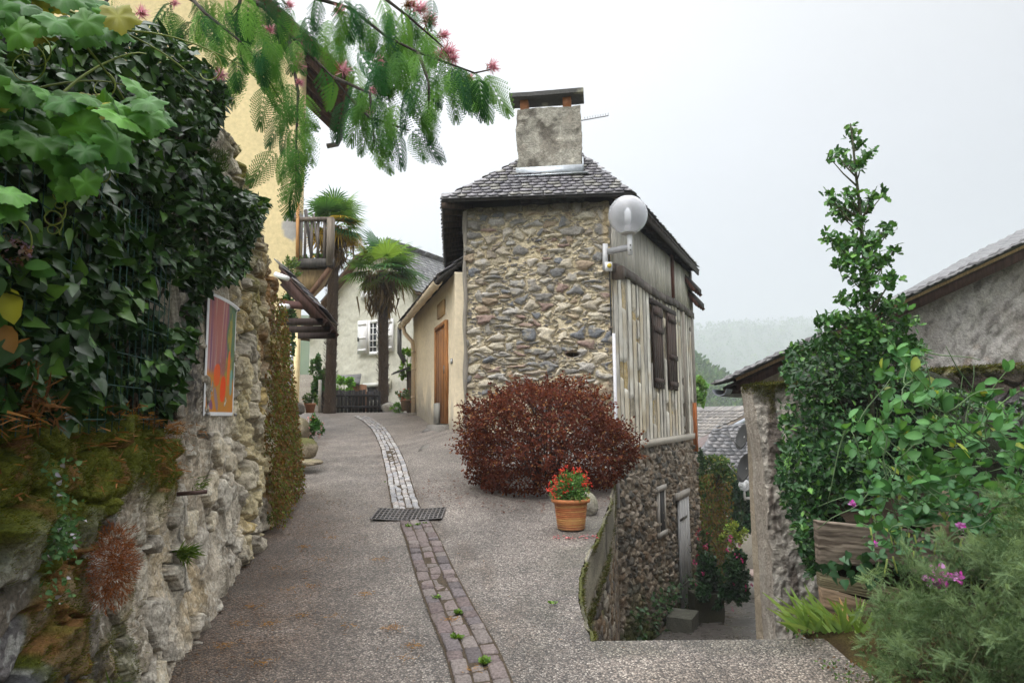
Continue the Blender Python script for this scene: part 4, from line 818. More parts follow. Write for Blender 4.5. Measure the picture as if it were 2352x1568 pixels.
# lean-to canopy on the wall
cp = thing('porch_canopy', U(650, 700, 9.4), 'small dark timber porch roof with mossy slates projecting from the old wall', 'porch roof')
e1 = U(747, 722, 9.0); e0 = U(640, 608, 9.0); L2 = np.array([-.25, 1.6, .0]); mb = MB(); mb.prism([e0, e1, e1+L2, e0+L2], (0, 0, -.05), (.06, .035, .028)); cr_ = mb.build('roof', MWD, cp)
mb = MB(); tri_roof(mb, e1+L2, e1, [e0, e0+L2], seed=12, tw=.16, ex=.11); mb.build('slates', MSL, cr_)
for k in (0, 1, 2):
    o_ = L2*k/2+np.array([0, .04, 0]); mb = MB(); mb.bar(e0+o_+[0, 0, -.12], e1+o_+[-.02, 0, -.11], .07, .1, (.075, .04, .032)); mb.build('rafter', MWD, cp)
    mb = MB(); a = U(640, 738, 9.0)+o_; b_ = U(742, 738, 9.0)+o_; mb.bar(a, b_, .07, .09, (.045, .03, .026)); mb.build('tie_beam', MWD, cp)
    if k == 0:
        mb = MB(); mb.bar(U(640, 697, 9.0)+o_, U(730, 703, 9.0)+o_, .06, .1, (.10, .052, .045)); mb.build('collar_beam', MWD, cp)
        mb = MB(); mb.bar(U(645, 650, 9.0)+o_, U(728, 735, 9.0)+o_, .05, .06, (.06, .035, .03)); mb.build('strut', MWD, cp)
for u0, v0, u1, v1, lab in ((633, 630, 661, 640, 'white tube lamp under the top of the porch canopy'), (646, 702, 661, 704, 'small white tube lamp lower down under the porch canopy')):
    mb = MB(); mb.tube([U(u0, v0, 9.0), U(u1, v1, 8.9)], .035, (.78, .78, .78), 14); tag(mb.build('tube_lamp', MPT, None, True), lab, 'lamp')

# pale house behind the palms
pO = np.array([-4.96, 25.0]); pd = np.array([.884, -.467]); PF = Fr((pO[0], pO[1], 0), pd)
ph_ = thing('pale_house', (pO[0], pO[1], 1.8), 'pale rendered gable house with white shutters behind the two palms', 'house')
s = np.linspace(-3.35, 1.6, 160); S, K = np.meshgrid(s, np.linspace(0, 1, 140)); tp_ = np.minimum(8.25-np.abs(S+.2)*.97, 7.7); T = 1.4+(tp_-1.4)*K
C = np.tile([.58, .575, .50], S.shape+(1,))*(.86+.28*fbm(S*1.5, T*1.2, 3))[..., None]; C = lerp(C, [.36, .36, .31], ss(fbm(S*1.2, T*1.6, 4), .48, .7)*(1-ss(T, 2, 4.6))*.8)
wall_grid('front_wall', PF, S, T, .05*(fbm(S*4, T*4, 5)-.5), C, MPL, ph_, .3)
mb = MB(); mb.prism([PF(-3.35, 1.4, -.3), PF(-3.05, 1.4, -.3), PF(-3.05, 5.2, -.3), PF(-3.35, 5.2, -.3)], -PF.n*6, (.58, .56, .44)); mb.build('side_wall', MPL, ph_); mb = MB(); mb.prism([PF(1.3, 1.4, -.3), PF(1.6, 1.4, -.3), PF(1.6, 6.3, -.3), PF(1.3, 6.3, -.3)], -PF.n*6, (.58, .56, .44)); mb.build('side_wall', MPL, ph_)
bk = -PF.n*6.6; A0 = PF(-3.75, 4.85, .35); A1 = PF(-.75, 7.78, .35); A2 = PF(.33, 7.78, .35); A3 = PF(1.95, 6.1, .35); RG0 = PF(-.2, 8.35, -.6); RGb = PF(-.2, 8.35, -6.3)
mb = MB()
for poly in ([A0, A1, RG0, RGb, A0+bk], [A1, A2, RG0], [A2, A3, A3+bk, RGb, RG0]): mb.prism(poly, (0, 0, -.09), (.13, .075, .045))
pr_ = mb.build('roof', MWD, ph_); mb = MB(); tri_roof(mb, A3, A3+bk, [RGb, RG0, A2], seed=20, tw=.3, ex=.2, cols=((.24, .24, .25), (.28, .28, .28), (.21, .21, .22))); tri_roof(mb, A1, A2, [RG0], seed=21, tw=.3, ex=.2, cols=((.16, .17, .19), (.2, .2, .22))); tri_roof(mb, A0+bk, A0, [A1, RG0, RGb], seed=22, tw=.3, ex=.2); mb.build('slates', MSL, pr_)
def window(fr, u0, u1, v0, v1, nx, ny, parent, fw=.06):
    s0, s1, t0, t1 = hbox(MB(), fr, u0, u1, v0, v1, 0, .01, (0, 0, 0)); mb = MB(); mb.fbox(fr, s0, s1, t0, t1, .0, .035, (.02, .025, .03)); wn = mb.build('window', MGL, parent)
    mb = MB(); wc = (.8, .8, .8)
    mb.fbox(fr, s0-fw, s0+fw, t0-fw, t1+fw, .0, .075, wc); mb.fbox(fr, s1-fw, s1+fw, t0-fw, t1+fw, .0, .075, wc); mb.fbox(fr, s0+fw, s1-fw, t1-fw, t1+fw, .0, .075, wc); mb.fbox(fr, s0+fw, s1-fw, t0-fw, t0+fw, .0, .085, wc)
    for k in range(1, nx): a = s0+(s1-s0)*k/nx; g_ = .03 if (k*2 == nx) else .013; mb.fbox(fr, a-g_, a+g_, t0+fw, t1-fw, .03, .06, wc)
    for k in range(1, ny): a = t0+(t1-t0)*k/ny; mb.fbox(fr, s0+fw, s1-fw, a-.013, a+.013, .035, .058, wc)
    mb.build('window_frame', MPT, wn); return s0, s1, t0, t1
window(PF, 849, 888, 738, 811, 4, 5, ph_)
for u0, u1, v0, v1 in ((826, 847, 737, 813), (889, 907, 732, 807)):
    mb = MB(); a = hbox(mb, PF, u0, u1, v0, v1, .08, .12, (.80, .80, .81)); o = mb.build('shutter', MPT, ph_)
    for f_ in (.08, .45, .86): mb = MB(); zz = a[2]+(a[3]-a[2])*f_; mb.fbox(PF, a[0]+.03, a[1]-.03, zz, zz+.07, .121, .14, (.74, .74, .75)); mb.build('batten', MPT, o)
    mb = MB(); mb.fbox(PF, a[0]+.02, a[0]+.07, (a[2]+a[3])/2-.15, (a[2]+a[3])/2, .121, .15, (.05, .05, .05)); mb.build('latch', MIRON, o)
mb = MB(); hbox(mb, PF, 832, 858, 668, 688, .02, .1, (.8, .8, .81)); mb.build('attic_shutter', MPT, ph_)
mb = MB(); dd = hbox(mb, PF, 846, 886, 888, 945, .01, .05, (.03, .03, .035)); o = mb.build('entrance', MWD, ph_); mb = MB(); mb.fbox(PF, dd[0]-.15, dd[1]+.15, dd[3], dd[3]+.14, .0, .14, (.55, .55, .52)); mb.fbox(PF, dd[0]-.14, dd[0], 1.4, dd[3], .0, .1, (.55, .55, .52)); mb.build('entrance_frame', MPT, o)
mb = MB(); hbox(mb, PF, 889, 900, 869, 892, .02, .16, (.62, .60, .5)); mb.build('meter_box', MPT, ph_)
lt = thing('lean_to_shed', U(800, 900, 22.6), 'small lean-to shed with slate roof beside the pale house', 'shed'); a = U(768, 862, 23.2); b_ = U(830, 858, 22.8); c_ = U(826, 880, 22.0); d_ = U(762, 876, 22.4)
mb = MB(); mb.prism([a, b_, c_, d_], (0, 0, -.06), (.11, .11, .115)); o = mb.build('roof', MSL, lt); mb = MB(); mb.prism([U(800, 879, 22.3), U(826, 882, 22.1), U(826, 945, 22.1), U(800, 945, 22.3)], (.1, .6, 0), (.22, .10, .05)); mb.build('wall', MWD, lt)

# dark gate and fence at the top of the street
gt_ = thing('board_fence', U(800, 944, 19.6), 'dark upright board fence with gate at the top of the street', 'fence'); rg = np.random.default_rng(8)
uu = 738; k = 0
mbp = MB(); mbg = MB(); mbq = MB()
while uu < 872:
    w_ = rg.uniform(8, 9.5); tgt = mbp if uu < 805 else (mbq if uu > 846 else mbg); p0 = U(uu, 946, 19.7); p1 = U(uu+w_-(1 if uu < 830 else 2.4), 946, 19.7); zt = U(uu, 897+rg.uniform(-3, 3), 19.7)[2]
    tgt.box((p0[0], 19.7, gz(-3, 19.7)-.02), (p1[0], 19.74, zt), np.array((.035, .033, .035))*rg.uniform(.7, 1.4)); uu += w_
mbp.build('board_panel', MWD, gt_); mbq.build('board_panel', MWD, gt_); o = mbg.build('gate_leaf', MWD, gt_); mb = MB(); a = U(738, 908, 19.66); b_ = U(870, 908, 19.66); mb.bar(a, b_, .03, .07, (.03, .028, .03)); a = U(738, 934, 19.66); b_ = U(870, 934, 19.66); mb.bar(a, b_, .03, .07, (.03, .028, .03)); mb.build('rail', MWD, gt_)
mb = MB(); mb.tube([U(780, 893, 19.5), U(795, 912, 19.5), U(810, 922, 19.5), U(810, 946, 19.5)], .018, (.03, .03, .03)); mb.build('iron_brace', MIRON, gt_)
st_ = thing('stone_steps', U(715, 940, 20.5), 'flight of pale stone steps climbing behind the yellow house corner', 'steps')
for k in range(9): mb = MB(); a = U(690, 940-10*k, 20.5+.28*k); mb.box((a[0]-.4, 20.5+.28*k, 1.5), (a[0]+.75, 20.8+.28*k, a[2]), np.array((.36, .33, .29))*rg.uniform(.85, 1.1)); mb.build('step', MSW, st_)
mb = MB(); a = U(734, 935, 19.4); mb.tube([(a[0], a[1], 1.8), (a[0], a[1], U(734, 872, 19.4)[2])], .045, (.4, .39, .36)); tag(mb.build('gate_post', MMET), 'pale slim post at the left end of the dark fence', 'post')

# grey house on the right
grh = thing('grey_house', (3.4, 9.7, 0), 'grey roughcast gable house with slate roof on the right above the garden wall', 'house')
N0 = (1640, 889); N1 = (2760, 372.5); GY = 9.3
def nearv(u): return N0[1]+(N1[1]-N0[1])*(u-N0[0])/(N1[0]-N0[0])
WFr = Fr((0, 9.75, 0), (1, 0)); s = np.linspace(U(1730, 900, 9.75)[0], U(2760, 700, 9.75)[0], 330); zt = np.array([hit(WFr, CX+FPX*q/9.75, nearv(CX+FPX*q/9.75)+26)[1] for q in s]); S, K = np.meshgrid(s, np.linspace(0, 1, 200)); T = -3+(zt[None]+3)*K
nf = fbm(S*9, T*9, 3, 5); ns = fbm((S+T)*3.2, (S-T)*9, 14, 4); C = lerp(np.tile([.36, .325, .295], S.shape+(1,)), [.47, .44, .41], ss(fbm(S*1.5, T*1.5, 4), .35, .65)); C = lerp(C, [.40, .30, .23], ss(fbm(S*3, T*3, 6), .62, .75)*.6); C = lerp(C, [.17, .155, .14], ss(ns, .52, .7)*.7)*(.75+.5*nf)[..., None]
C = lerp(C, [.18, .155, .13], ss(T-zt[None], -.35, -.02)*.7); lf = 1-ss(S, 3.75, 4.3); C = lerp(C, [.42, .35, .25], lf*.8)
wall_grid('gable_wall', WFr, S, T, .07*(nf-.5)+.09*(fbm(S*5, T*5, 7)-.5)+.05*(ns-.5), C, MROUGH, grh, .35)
SF = Fr((3.64+.343*10.3, 20.05, 0), (-.343, -1)); mb = MB(); mb.fbox(SF, 0, 10.5, -4.5, .95, -.3, 0, (.47, .42, .35)); mb.build('side_wall', MPL, grh)
p = U(1762, 1100, 9.55); mb = MB(); mb.tube([U(1745, 1080, 7.25), U(1751, 1200, 7.25), U(1767, 1450, 7.25), U(1772, 1600, 7.25)], .028, (.17, .065, .045), 10); mb.build('downpipe', MPT, None, True); tag(bpy.data.objects[[o_.name for o_ in bpy.data.objects if o_.name.startswith('downpipe') and o_.parent is None][0]], 'rusty brown downpipe at the corner of the garden wall by the lane', 'downpipe')
na, nb = 160, 26; A = np.linspace(0, 1, na); V = []; C = []
fu = np.array([1735, 1900, 2085, 2240, 2352, 2440, 2761]); fv = np.array([862, 766, 668, 581, 526, 484, 335])
for b_ in np.linspace(0, 1, nb):
    for a in A:
        Pn = U(N0[0]+(N1[0]-N0[0])*a, N0[1]+(N1[1]-N0[1])*a-9, GY); uq = 1735+(2760-1735)*a; Pf = U(uq, np.interp(uq, fu, fv), 13.5)
        row = a*48; V.append(Pn*(1-b_)+Pf*b_+np.array([0, 0, .04*(1-(row % 1))])); 
        r_ = hsh(np.array(math.floor(row)), np.array(math.floor(b_*22+.5*(math.floor(row) % 2))), 3); C.append(np.array((.095, .093, .097))*(.6+.8*r_)*(.55 if (row % 1) < .12 else 1))
V = np.array(V); C = np.array(C); n_ = len(V); i = np.arange(n_).reshape(nb, na); ring = np.concatenate([i[0], i[1:, -1], i[-1, -2::-1], i[-2:0:-1, 0]]); B = V[ring]-[0, 0, .07]; mm_ = len(ring); kk = np.arange(mm_)
go = mesh_np('roof', np.concatenate([V, B]), [grid_faces(nb, na), np.stack([ring, n_+kk, n_+(kk+1) % mm_, ring[(kk+1) % mm_]], -1), (n_+kk)[None, ::-1]], np.concatenate([C, C[ring]*.4]), MSL, grh)
rg = np.random.default_rng(4); mb = MB()
for k in range(64):                                          # ragged slate ends along the verge
    u0 = N0[0]+(N1[0]-N0[0])*k/64; u1 = u0+24; a = U(u0, nearv(u0)-4-rg.uniform(0, 5), GY-.03); b_ = U(u1, nearv(u1)-4-rg.uniform(0, 5), GY-.03); mb.bar(a, b_, .3, .022, np.array((.07, .068, .068))*rg.uniform(.6, 1.5), (0, 1, 0) if False else (0, 0, 1))
mb.build('verge_slates', MSL, go)
mb = MB(); mb.bar(U(1690, nearv(1690)+4, GY+.02), U(2760, nearv(2760)+4, GY+.02), .03, .055, (.40, .27, .15)); mb.build('verge_batten', MWV, go)
mb = MB(); mb.bar(U(1690, nearv(1690)+19, GY+.12), U(2760, nearv(2760)+19, GY+.12), .05, .17, (.075, .042, .034)); mb.build('verge_board', MWD, go)
mb = MB(); mb.prism([U(1660, 889, GY+.03), U(2760, nearv(2760)+6, GY+.03), U(2760, nearv(2760)+6, GY+.03)+[.1, .6, 0], U(1660, 889, GY+.03)+[.35, .6, 0]], (0, 0, -.03), (.06, .045, .04)); mb.build('soffit', MWD, go)
a = U(1652, 893, 9.25); b_ = a+np.array([1.35, 2.3, 0]); n_ = 10; V = []; F = []; dn = unit(np.array([2.3, -1.35, 0]))
for p in (a, b_):
    for r_ in (.10, .088):
        for k in range(n_+1): an_ = math.pi*k/n_; V.append(p+dn*r_*math.cos(an_)-np.array([0, 0, r_*math.sin(an_)]))
m_ = n_+1
for k in range(n_): F += [(k, k+1, 2*m_+k+1, 2*m_+k), (m_+k+1, m_+k, 3*m_+k, 3*m_+k+1), (k, m_+k, m_+k+1, k+1), (2*m_+k+1, 3*m_+k+1, 3*m_+k, 2*m_+k)]
mb = MB(); mb.add(V, F, (.30, .32, .35)); mb.build('gutter', MZN, grh, True)
mb = MB(); mb.bar(U(1665, 897, 9.5), U(1735, 893, 9.6), .08, .1, (.06, .045, .04)); mb.build('eave_beam', MWD, grh)
# satellite dishes on its side
for (u, v, rx, lab) in ((1710, 1004, 30, 'upper grey satellite dish on the side of the grey house'), (1715, 1076, 33, 'lower grey satellite dish on the side of the grey house')):
    c_ = U(u, v, 12.0); r_ = rx/FPX*12; di = thing('satellite_dish', c_, lab, 'satellite dish', 'satellite dishes over the lane'); ax = unit(np.array([-.93, -.12, .3])); x_ = unit(np.cross(ax, [0, 0, 1])); y_ = np.cross(x_, ax); V = []; m_ = 8; n_ = 28
    for off in (0, -.015):
        for q in range(m_):
            rr = r_*(q+.02)/(m_-1); 
            for k in range(n_): an_ = 2*math.pi*k/n_; V.append(c_+ax*(.22*rr*rr/r_+off)+x_*rr*.92*math.cos(an_)+y_*rr*math.sin(an_))
    i = np.arange(m_*n_).reshape(m_, n_); j = np.roll(i, -1, 1); Fo = np.stack([i[:-1], i[1:], j[1:], j[:-1]], -1).reshape(-1, 4); rim = np.stack([i[-1], i[-1]+m_*n_, j[-1]+m_*n_, j[-1]], -1)
    mesh_np('dish', V, [Fo, Fo[:, ::-1]+m_*n_, rim], np.tile([.07, .073, .076], (len(V), 1)), MMET, di, True); mb = MB(); mb.tube([c_, c_+[.25, .1, -.05], c_+[.5, .15, -.05]], .022, (.5, .5, .5)); mb.build('bracket', MMET, di)
    mb = MB(); mb.tube([c_-y_*r_*.95, c_+ax*.35-y_*r_*.1], .01, (.2, .2, .2)); mb.build('feed_arm', MMET, di)
# garden wall facing the street
gw = thing('garden_wall', (3, 7, 0), 'old roughcast and rubble garden wall with mossy top below the grey house', 'wall'); GWF = Fr((0, 7.0, 0), (1, -.02))
sR = hit(GWF, 2860, 900)[0]; K2, Kt = np.meshgrid(np.linspace(0, 1, 560), np.linspace(0, 1, 260)); tp_ = lambda s_: np.interp(s_, [2.4, 2.9, 3.4, 4.2, 6.2, 8], [2.03, 2.05, 2.1, 2.16, 2.26, 2.3]); bt = -1.6
TT0 = bt+(2.05-bt)*Kt; sl = np.interp(TT0, [hit(GWF, 1790, 1560)[1], hit(GWF, 1780, 1445)[1], hit(GWF, 1757, 1085)[1], hit(GWF, 1730, 895)[1]], [hit(GWF, 1790, 1560)[0], hit(GWF, 1781, 1445)[0], hit(GWF, 1759, 1085)[0], hit(GWF, 1731, 895)[0]])
kw = np.clip(1-K2/.09, 0, 1); S = sl+(sR-sl)*np.clip((K2-.09)/.91, 0, 1)+.05*(fbm(kw*3, TT0*3, 21)-.5)*(K2 < .12); T = bt+(tp_(S)+.03*(fbm(S*5, 0*S, 3)-.5)-bt)*Kt
idr, g, r2 = cells(S, T, .3, .2, 300, warp=.45); nf = fbm(S*15, T*15, 4, 5); st = fbm(S*8, T*1.6, 5, 4); rub = ss(S+.4*(fbm(S*2, T*2, 6)-.5), 3.2, 3.6)
cA = lerp(np.tile([.42, .385, .335], S.shape+(1,)), [.54, .51, .46], ss(fbm(S*2, T*2, 7), .35, .65)); cA = lerp(cA, [.11, .085, .07], ss(st, .50, .68)*.8); cA = cA*(.55+.9*nf)[..., None]
cB = pal(idr, [(.2, .19, .19), (.3, .27, .24), (.15, .14, .14), (.25, .2, .16)])*(.5+nf)[..., None]; cB = lerp([.05, .045, .03], cB, ss(g, .03, .14))
C = cA*(1-rub[..., None])+cB*rub[..., None]; dt = tp_(S)-T; ms = (1-ss(dt, .0, .12+.5*ss(fbm(S*4, T*.6, 8), .42, .7)*(1-rub)))*ss(fbm(S*3, T*2, 18), .2, .4); C = lerp(C, [.10, .095, .02], ms*.95); C = lerp(C, [.05, .035, .02], ss(dt, .05, .1)*(1-ss(dt, .25, .35))*rub*.8)
Hh = (.05*(nf-.5)+.06*(st-.5)+.04*(fbm(S*30, T*22, 9)-.5))*(1-rub)+rub*.07*ss(g, .03, .3)*(.5+r2)+.03*ms-.38*kw**1.3+.05*(fbm(kw*6, TT0*7, 22)-.5)
C = lerp(C, lerp(np.tile([.24, .20, .16], S.shape+(1,)), [.44, .40, .34], fbm(kw*5, TT0*5, 23)), (kw > 0)*.8); wall_grid('wall', GWF, S, T, Hh, C, MROUGH, gw, .40)
V, F, C_ = moss_tufts(GWF, scatter(GWF, S, T, Hh, ms, 9000), size=.04, cb=(.2, .19, .03)); tp2 = np.array([GWF(a, tp_(a)+.01, -b_) for a, b_ in zip(RNG.uniform(2.5, 6.2, 4000), RNG.uniform(0, .3, 4000))]); V2, F2, C2 = moss_tufts(GWF, tp2, size=.04, cb=(.22, .21, .03)); mesh_np('moss', np.concatenate([V, V2]), [np.concatenate([F, F2+len(V)])], np.concatenate([C_, C2]), MMOSS, gw)
# raised bed: soil, sleepers, post
X, Y = np.meshgrid(np.linspace(0, 1, 60), np.linspace(4.62, 6.95, 40)); x0_ = np.interp(Y, [4.55, 6.95], [2.2, 2.95]); X = x0_+(7-x0_)*X; Z = .93+.25*ss(Y, 4.6, 6.5)+.1*fbm(X*3, Y*3, 3); Y[0] = 4.86; Y[1] = 4.87; Z[0] = -.3; nb_, na_ = X.shape
o = mesh_np('flower_bed_soil', np.stack([X, Y, Z], -1).reshape(-1, 3), [grid_faces(nb_, na_)], np.tile([.035, .025, .016], (X.size, 1)), MMOSS, None, True); struct(o, 'dark soil of the raised bed')
X, Y = np.meshgrid(np.linspace(1.75, 8, 60), np.linspace(-3, 4.5, 70)); ex = np.interp(Y, [-3, 3.2, 3.7, 4.2, 4.5], [2.2, 1.75, 1.95, 1.95, 1.9])-.1+.2*(fbm(Y*2.5, 0*Y, 6)-.5); Z = gz(X, Y)+.012+.3*ss(X-ex, .15, 1.2)*(1-.85*ss(Y, 3.5, 4.1))+.05*fbm(X*6, Y*6, 4)*ss(X-ex, 0, .3)-.06*(1-ss(X-ex, -.1, .06))
o = mesh_np('flower_bed_edge', np.stack([X, Y, Z], -1).reshape(-1, 3), [grid_faces(*X.shape)], lerp(np.tile([.04, .026, .014], (X.size, 1)), [.085, .07, .022], ss(fbm(X*7, Y*7, 5), .4, .6).ravel()), MMOSS, None, True); struct(o, 'dark earth of the planted verge')
def plank(name, u0, v0, u1, v1, h, y0, y1, c, seed, thick=.09, ragged=.0, par=None, lab=None, depth=.09):
    a = U(u0, v0, y0); b_ = U(u1, v1, y1); f_ = Fr((a[0], a[1], a[2]), (b_-a)[:2]); Ln_ = float(np.linalg.norm((b_-a)[:2])); sl_ = (b_[2]-a[2])/Ln_
    S_, K_ = np.meshgrid(np.linspace(0, Ln_, 120), np.linspace(0, 1, 40)); bot_ = -h-ragged*fbm(S_*4, 0*S_, seed)+ragged*.4; top_ = .012*(fbm(S_*5, 0*S_, seed+1)-.5); T_ = bot_+(top_-bot_)*K_+sl_*S_; gr_ = fbm(S_*1.5, K_*9, seed+2, 5); 
    C = np.tile(c, S_.shape+(1,))*(.45+1.1*gr_)[..., None]; C = lerp(C, [.05, .035, .025], ss(fbm(S_*3, K_*14, seed+4, 4), .6, .68)*.8)
    return wall_grid(name, f_, S_, T_, .02*(gr_-.5)+.015*(fbm(S_*9, T_*9, seed)-.5), C, MWH, par, depth)
for args, lab in (((1878, 1196, 2330, 1246, .26, 4.62, 4.5, (.155, .125, .098), 1, .09, .13), 'thick weathered sleeper, topmost of the raised bed edging'), ((1884, 1318, 2330, 1412, .085, 4.66, 4.5, (.165, .145, .085), 2), 'thin greenish plank under the big sleeper of the raised bed'), ((1888, 1352, 2330, 1490, .25, 4.58, 4.4, (.20, .14, .09), 3), 'lowest brown plank of the raised bed edging behind the irises')):
    tag(plank('sleeper', *args), lab, 'timber', 'timbers edging the raised bed')
mb = MB(); 
a = U(2163, 1196, 4.62); b_ = U(2168, 1085, 4.66); mb.tube([a-[0, 0, .2], a, (a+b_)/2+[.01, 0, 0], b_], [.1, .1, .095, .09], (.22, .165, .11), 12); tag(mb.build('timber_post', MWH, None, True), 'split timber post standing on the sleeper among the sweet pea', 'post')
# lower lane: neighbouring roofs
vh = thing('lane_house', U(1670, 1100, 27), 'slate roofed house low down at the end of the lane', 'house'); e0 = U(1560, 1118, 26); e1 = U(1745, 1120, 26); r0_ = U(1640, 990, 29.5); r1_ = U(1745, 975, 29.5)
mb = MB(); mb.prism([e0, e1, r1_, r0_], (0, 0, -.1), (.08, .075, .075)); mb.prism([e0, r0_, r0_+[-2.0, 3, -2.2], e0+[-1.5, 4, 0]], (0, 0, -.1), (.12, .08, .07)); o = mb.build('roof', MSL, vh); mb = MB(); tri_roof(mb, e0, e1, [r1_, r0_], seed=31, tw=.32, ex=.24, cols=((.10, .097, .102), (.125, .12, .122), (.08, .08, .086)), lift=.03); mb.build('slates', MSL, o)
mb = MB(); mb.prism([e0+[.3, .3, -.1], e1+[0, .3, -.1], e1+[0, 4, -.1], e0+[.3, 4, -.1]], (0, 0, -4), (.4, .36, .3)); mb.build('wall', MPL, vh)
th2 = thing('tiled_house', U(1660, 1000, 34), 'house with long pale tiled roof behind the lane roofs', 'house'); e0 = U(1604, 1012, 33); r0_ = U(1735, 940, 33); bk = np.array([-2.5, 6, 0.0])
mb = MB(); mb.prism([e0, r0_, r0_+bk, e0+bk], (0, 0, -.14), (.24, .19, .145)); o = mb.build('roof', MSL, th2); mb = MB(); mb.bar(e0+[0, -.05, -.2], r0_+[0, -.05, -.2], .06, .16, (.42, .45, .5)); mb.build('bargeboard', MPT, o); mb = MB(); tri_roof(mb, e0+bk, e0, [r0_, r0_+bk], seed=41, tw=.4, ex=.3, cols=((.16, .145, .13), (.135, .122, .112), (.19, .17, .15)), lift=.03); mb.build('tiles', MSL, o)
mb = MB(); mb.prism([e0+[.4, .2, -.4], r0_+[0, .2, -.25], (r0_[0], r0_[1]+.2, e0[2]-4), (e0[0]+.4, e0[1]+.2, e0[2]-4)], (-1, 4, 0), (.48, .42, .34)); mb.build('gable_wall', MPL, th2)
os_ = thing('orange_shutter', U(1590, 980, 17.4), 'orange wooden shutter standing open at the far corner of the stone house', 'shutter'); f_ = Fr(U(1583, 1030, 17.3)*[1, 1, 0], (.9, -.35)); za = U(1583, 1036, 17.3)[2]; zb = U(1583, 925, 17.3)[2]
mb = MB()
for k in range(3): mb.fbox(f_, .075*k, .075*k+.07, za, zb, 0, .04, np.array((.36, .12, .04))*(.85+.12*k))
o = mb.build('boards', MWD, os_); mb = MB(); mb.fbox(f_, .0, .05, za, zb, -.06, -.005, (.2, .07, .025)); mb.build('hinge_stile', MWD, o)
l2 = thing('street_lamp', U(1712, 1140, 20), 'small globe lamp down the lane below the satellite dishes', 'street lamp'); g = globe(U(1710, 1114, 20), .165, l2); mb = MB(); p = U(1710, 1128, 20); mb.tube([p, p-[0, 0, .25]], .03, (.5, .5, .5)); mb.build('tube', MMET, l2); mb = MB(); mb.bar(p-[0, 0, .2], p+[.6, 0, -.2], .04, .07, (.5, .5, .5)); mb.build('arm', MMET, l2); mb = MB(); mb.lathe([(.02, -.08), (.035, -.03), (.035, .04), (.01, .07)], U(1710, 1114, 20), (.8, .8, .8), 12); mb.build('bulb', MPT, l2)
# ---------------------------------------------------------------- plants
def rpoly(poly, n, y0, y1, ypow=1.0):
    """n points whose outline, seen down the street, fills a plant's outline, spread over depth y0..y1"""
    p = np.array(poly, float); out = []; lo, hi = p.min(0), p.max(0)
    while sum(len(o) for o in out) < n:
        q = RNG.uniform(lo, hi, (n*2, 2)); out.append(q[inpoly(q, poly)])
    q = np.concatenate(out)[:n]; y = y0+(y1-y0)*RNG.random(n)**ypow
    d = _f[None]+_r[None]*((q[:, :1]-CX)/FPX)+_u[None]*((CY-q[:, 1:])/FPX); return np.array([0, 0, EYE])+d*(y/d[:, 1])[:, None]
def stems(name, paths, r0, r1, c, mat, parent, n=5):
    mb = MB()
    for p in paths: mb.tube(p, np.linspace(r0, r1, len(p)), np.array(c)*RNG.uniform(.8, 1.2), n)
    return mb.build(name, mat, parent, True)
def curve(a, b, k=8, sag=0., wob=0.):
    a = np.array(a, float); b = np.array(b, float); t = np.linspace(0, 1, k)[:, None]; w_ = RNG.normal(0, 1, 3)
    return a+(b-a)*t+np.array([0, 0, -sag])*4*t*(1-t)+wob*np.sin(t*math.pi*2+w_[0])*w_
# ivy hedge over the low wall
iv = thing('ivy_hedge', (-1.6, 3, 1.7), 'dense dark ivy mass hanging over the mossy wall on the left', 'ivy')
IVP = [(-400, 300), (-300, 130), (0, 130), (60, 100), (130, 55), (200, 40), (330, 55), (420, 100), (500, 165), (525, 215), (500, 290), (465, 350), (540, 432), (585, 448), (616, 468), (600, 505), (575, 560), (562, 620), (540, 640), (480, 655), (455, 700), (450, 760), (440, 830), (425, 850), (410, 925), (370, 960), (300, 945), (200, 978), (100, 962), (0, 955), (-400, 960)]
n = 95000; P = LWF(RNG.uniform(.0, 5.6*kf, n), RNG.uniform(1.55, 4.2, n), -.5+.6*RNG.random(n)**.7); q_ = P-LWF.O; hs_, ht_ = q_@LWF.d, q_[:, 2]; P = P+LWF.n*(.34*(fbm(hs_*2.6, ht_*2.6, 71, 3)-.5))[:, None]; P = P[inpoly(proj(P), IVP)]; q_ = P-LWF.O; P = P[fbm(q_@LWF.d*5, q_[:, 2]*5, 72, 3)+.12*(q_[:, 2] < 2.05) > .45][:19500]; n = len(P)
D = LWF.n*.5+np.array([.1, -.25, -.55])+RNG.normal(0, .6, (n, 3)); Nn = LWF.n*.8+np.array([0, -.5, .75])
V, F, C = leaves(P, D, Nn, RNG.uniform(.034, .078, n), 'ivy', lcol(n, (.009, .028, .006), (.034, .085, .018), (.08, .17, .03), .09), roll=.6); mesh_np('foliage', V, [F], C, MLG, iv)
S, Kk = np.meshgrid(np.linspace(-1.2, 4.9*kf, 130), np.linspace(0, 1, 60)); tpv = np.interp(S/kf+1.5, [0, 1.9, 2.5, 3.2, 3.9, 4.4, 6.4], [3.2, 3.35, 3.55, 3.5, 3.4, 3.35, 3.3]); T = 1.5+(tpv-1.5)*Kk
wall_grid('shaded_twig_core', LWF, S, T, -.30+.12*(fbm(S*6, T*6, 5)-.5), np.tile([.014, .016, .009], S.shape+(1,)), MBARK, iv, .5)  # near-black core: inner twigs with the ivy's deep shade put into the colour
stems('stem', [curve(LWF(a, 1.74, -.06), LWF(a+RNG.uniform(-.3, .3), 2.9, -.05), 10, 0, .04) for a in RNG.uniform(.3, 2.35, 16)], .012, .005, (.06, .045, .03), MBARK, iv)
wf = thing('wire_fence', LWF(.8, 1.7, .05), 'green wire mesh fence half hidden in the ivy above the mossy wall', 'wire fence'); mb = MB()
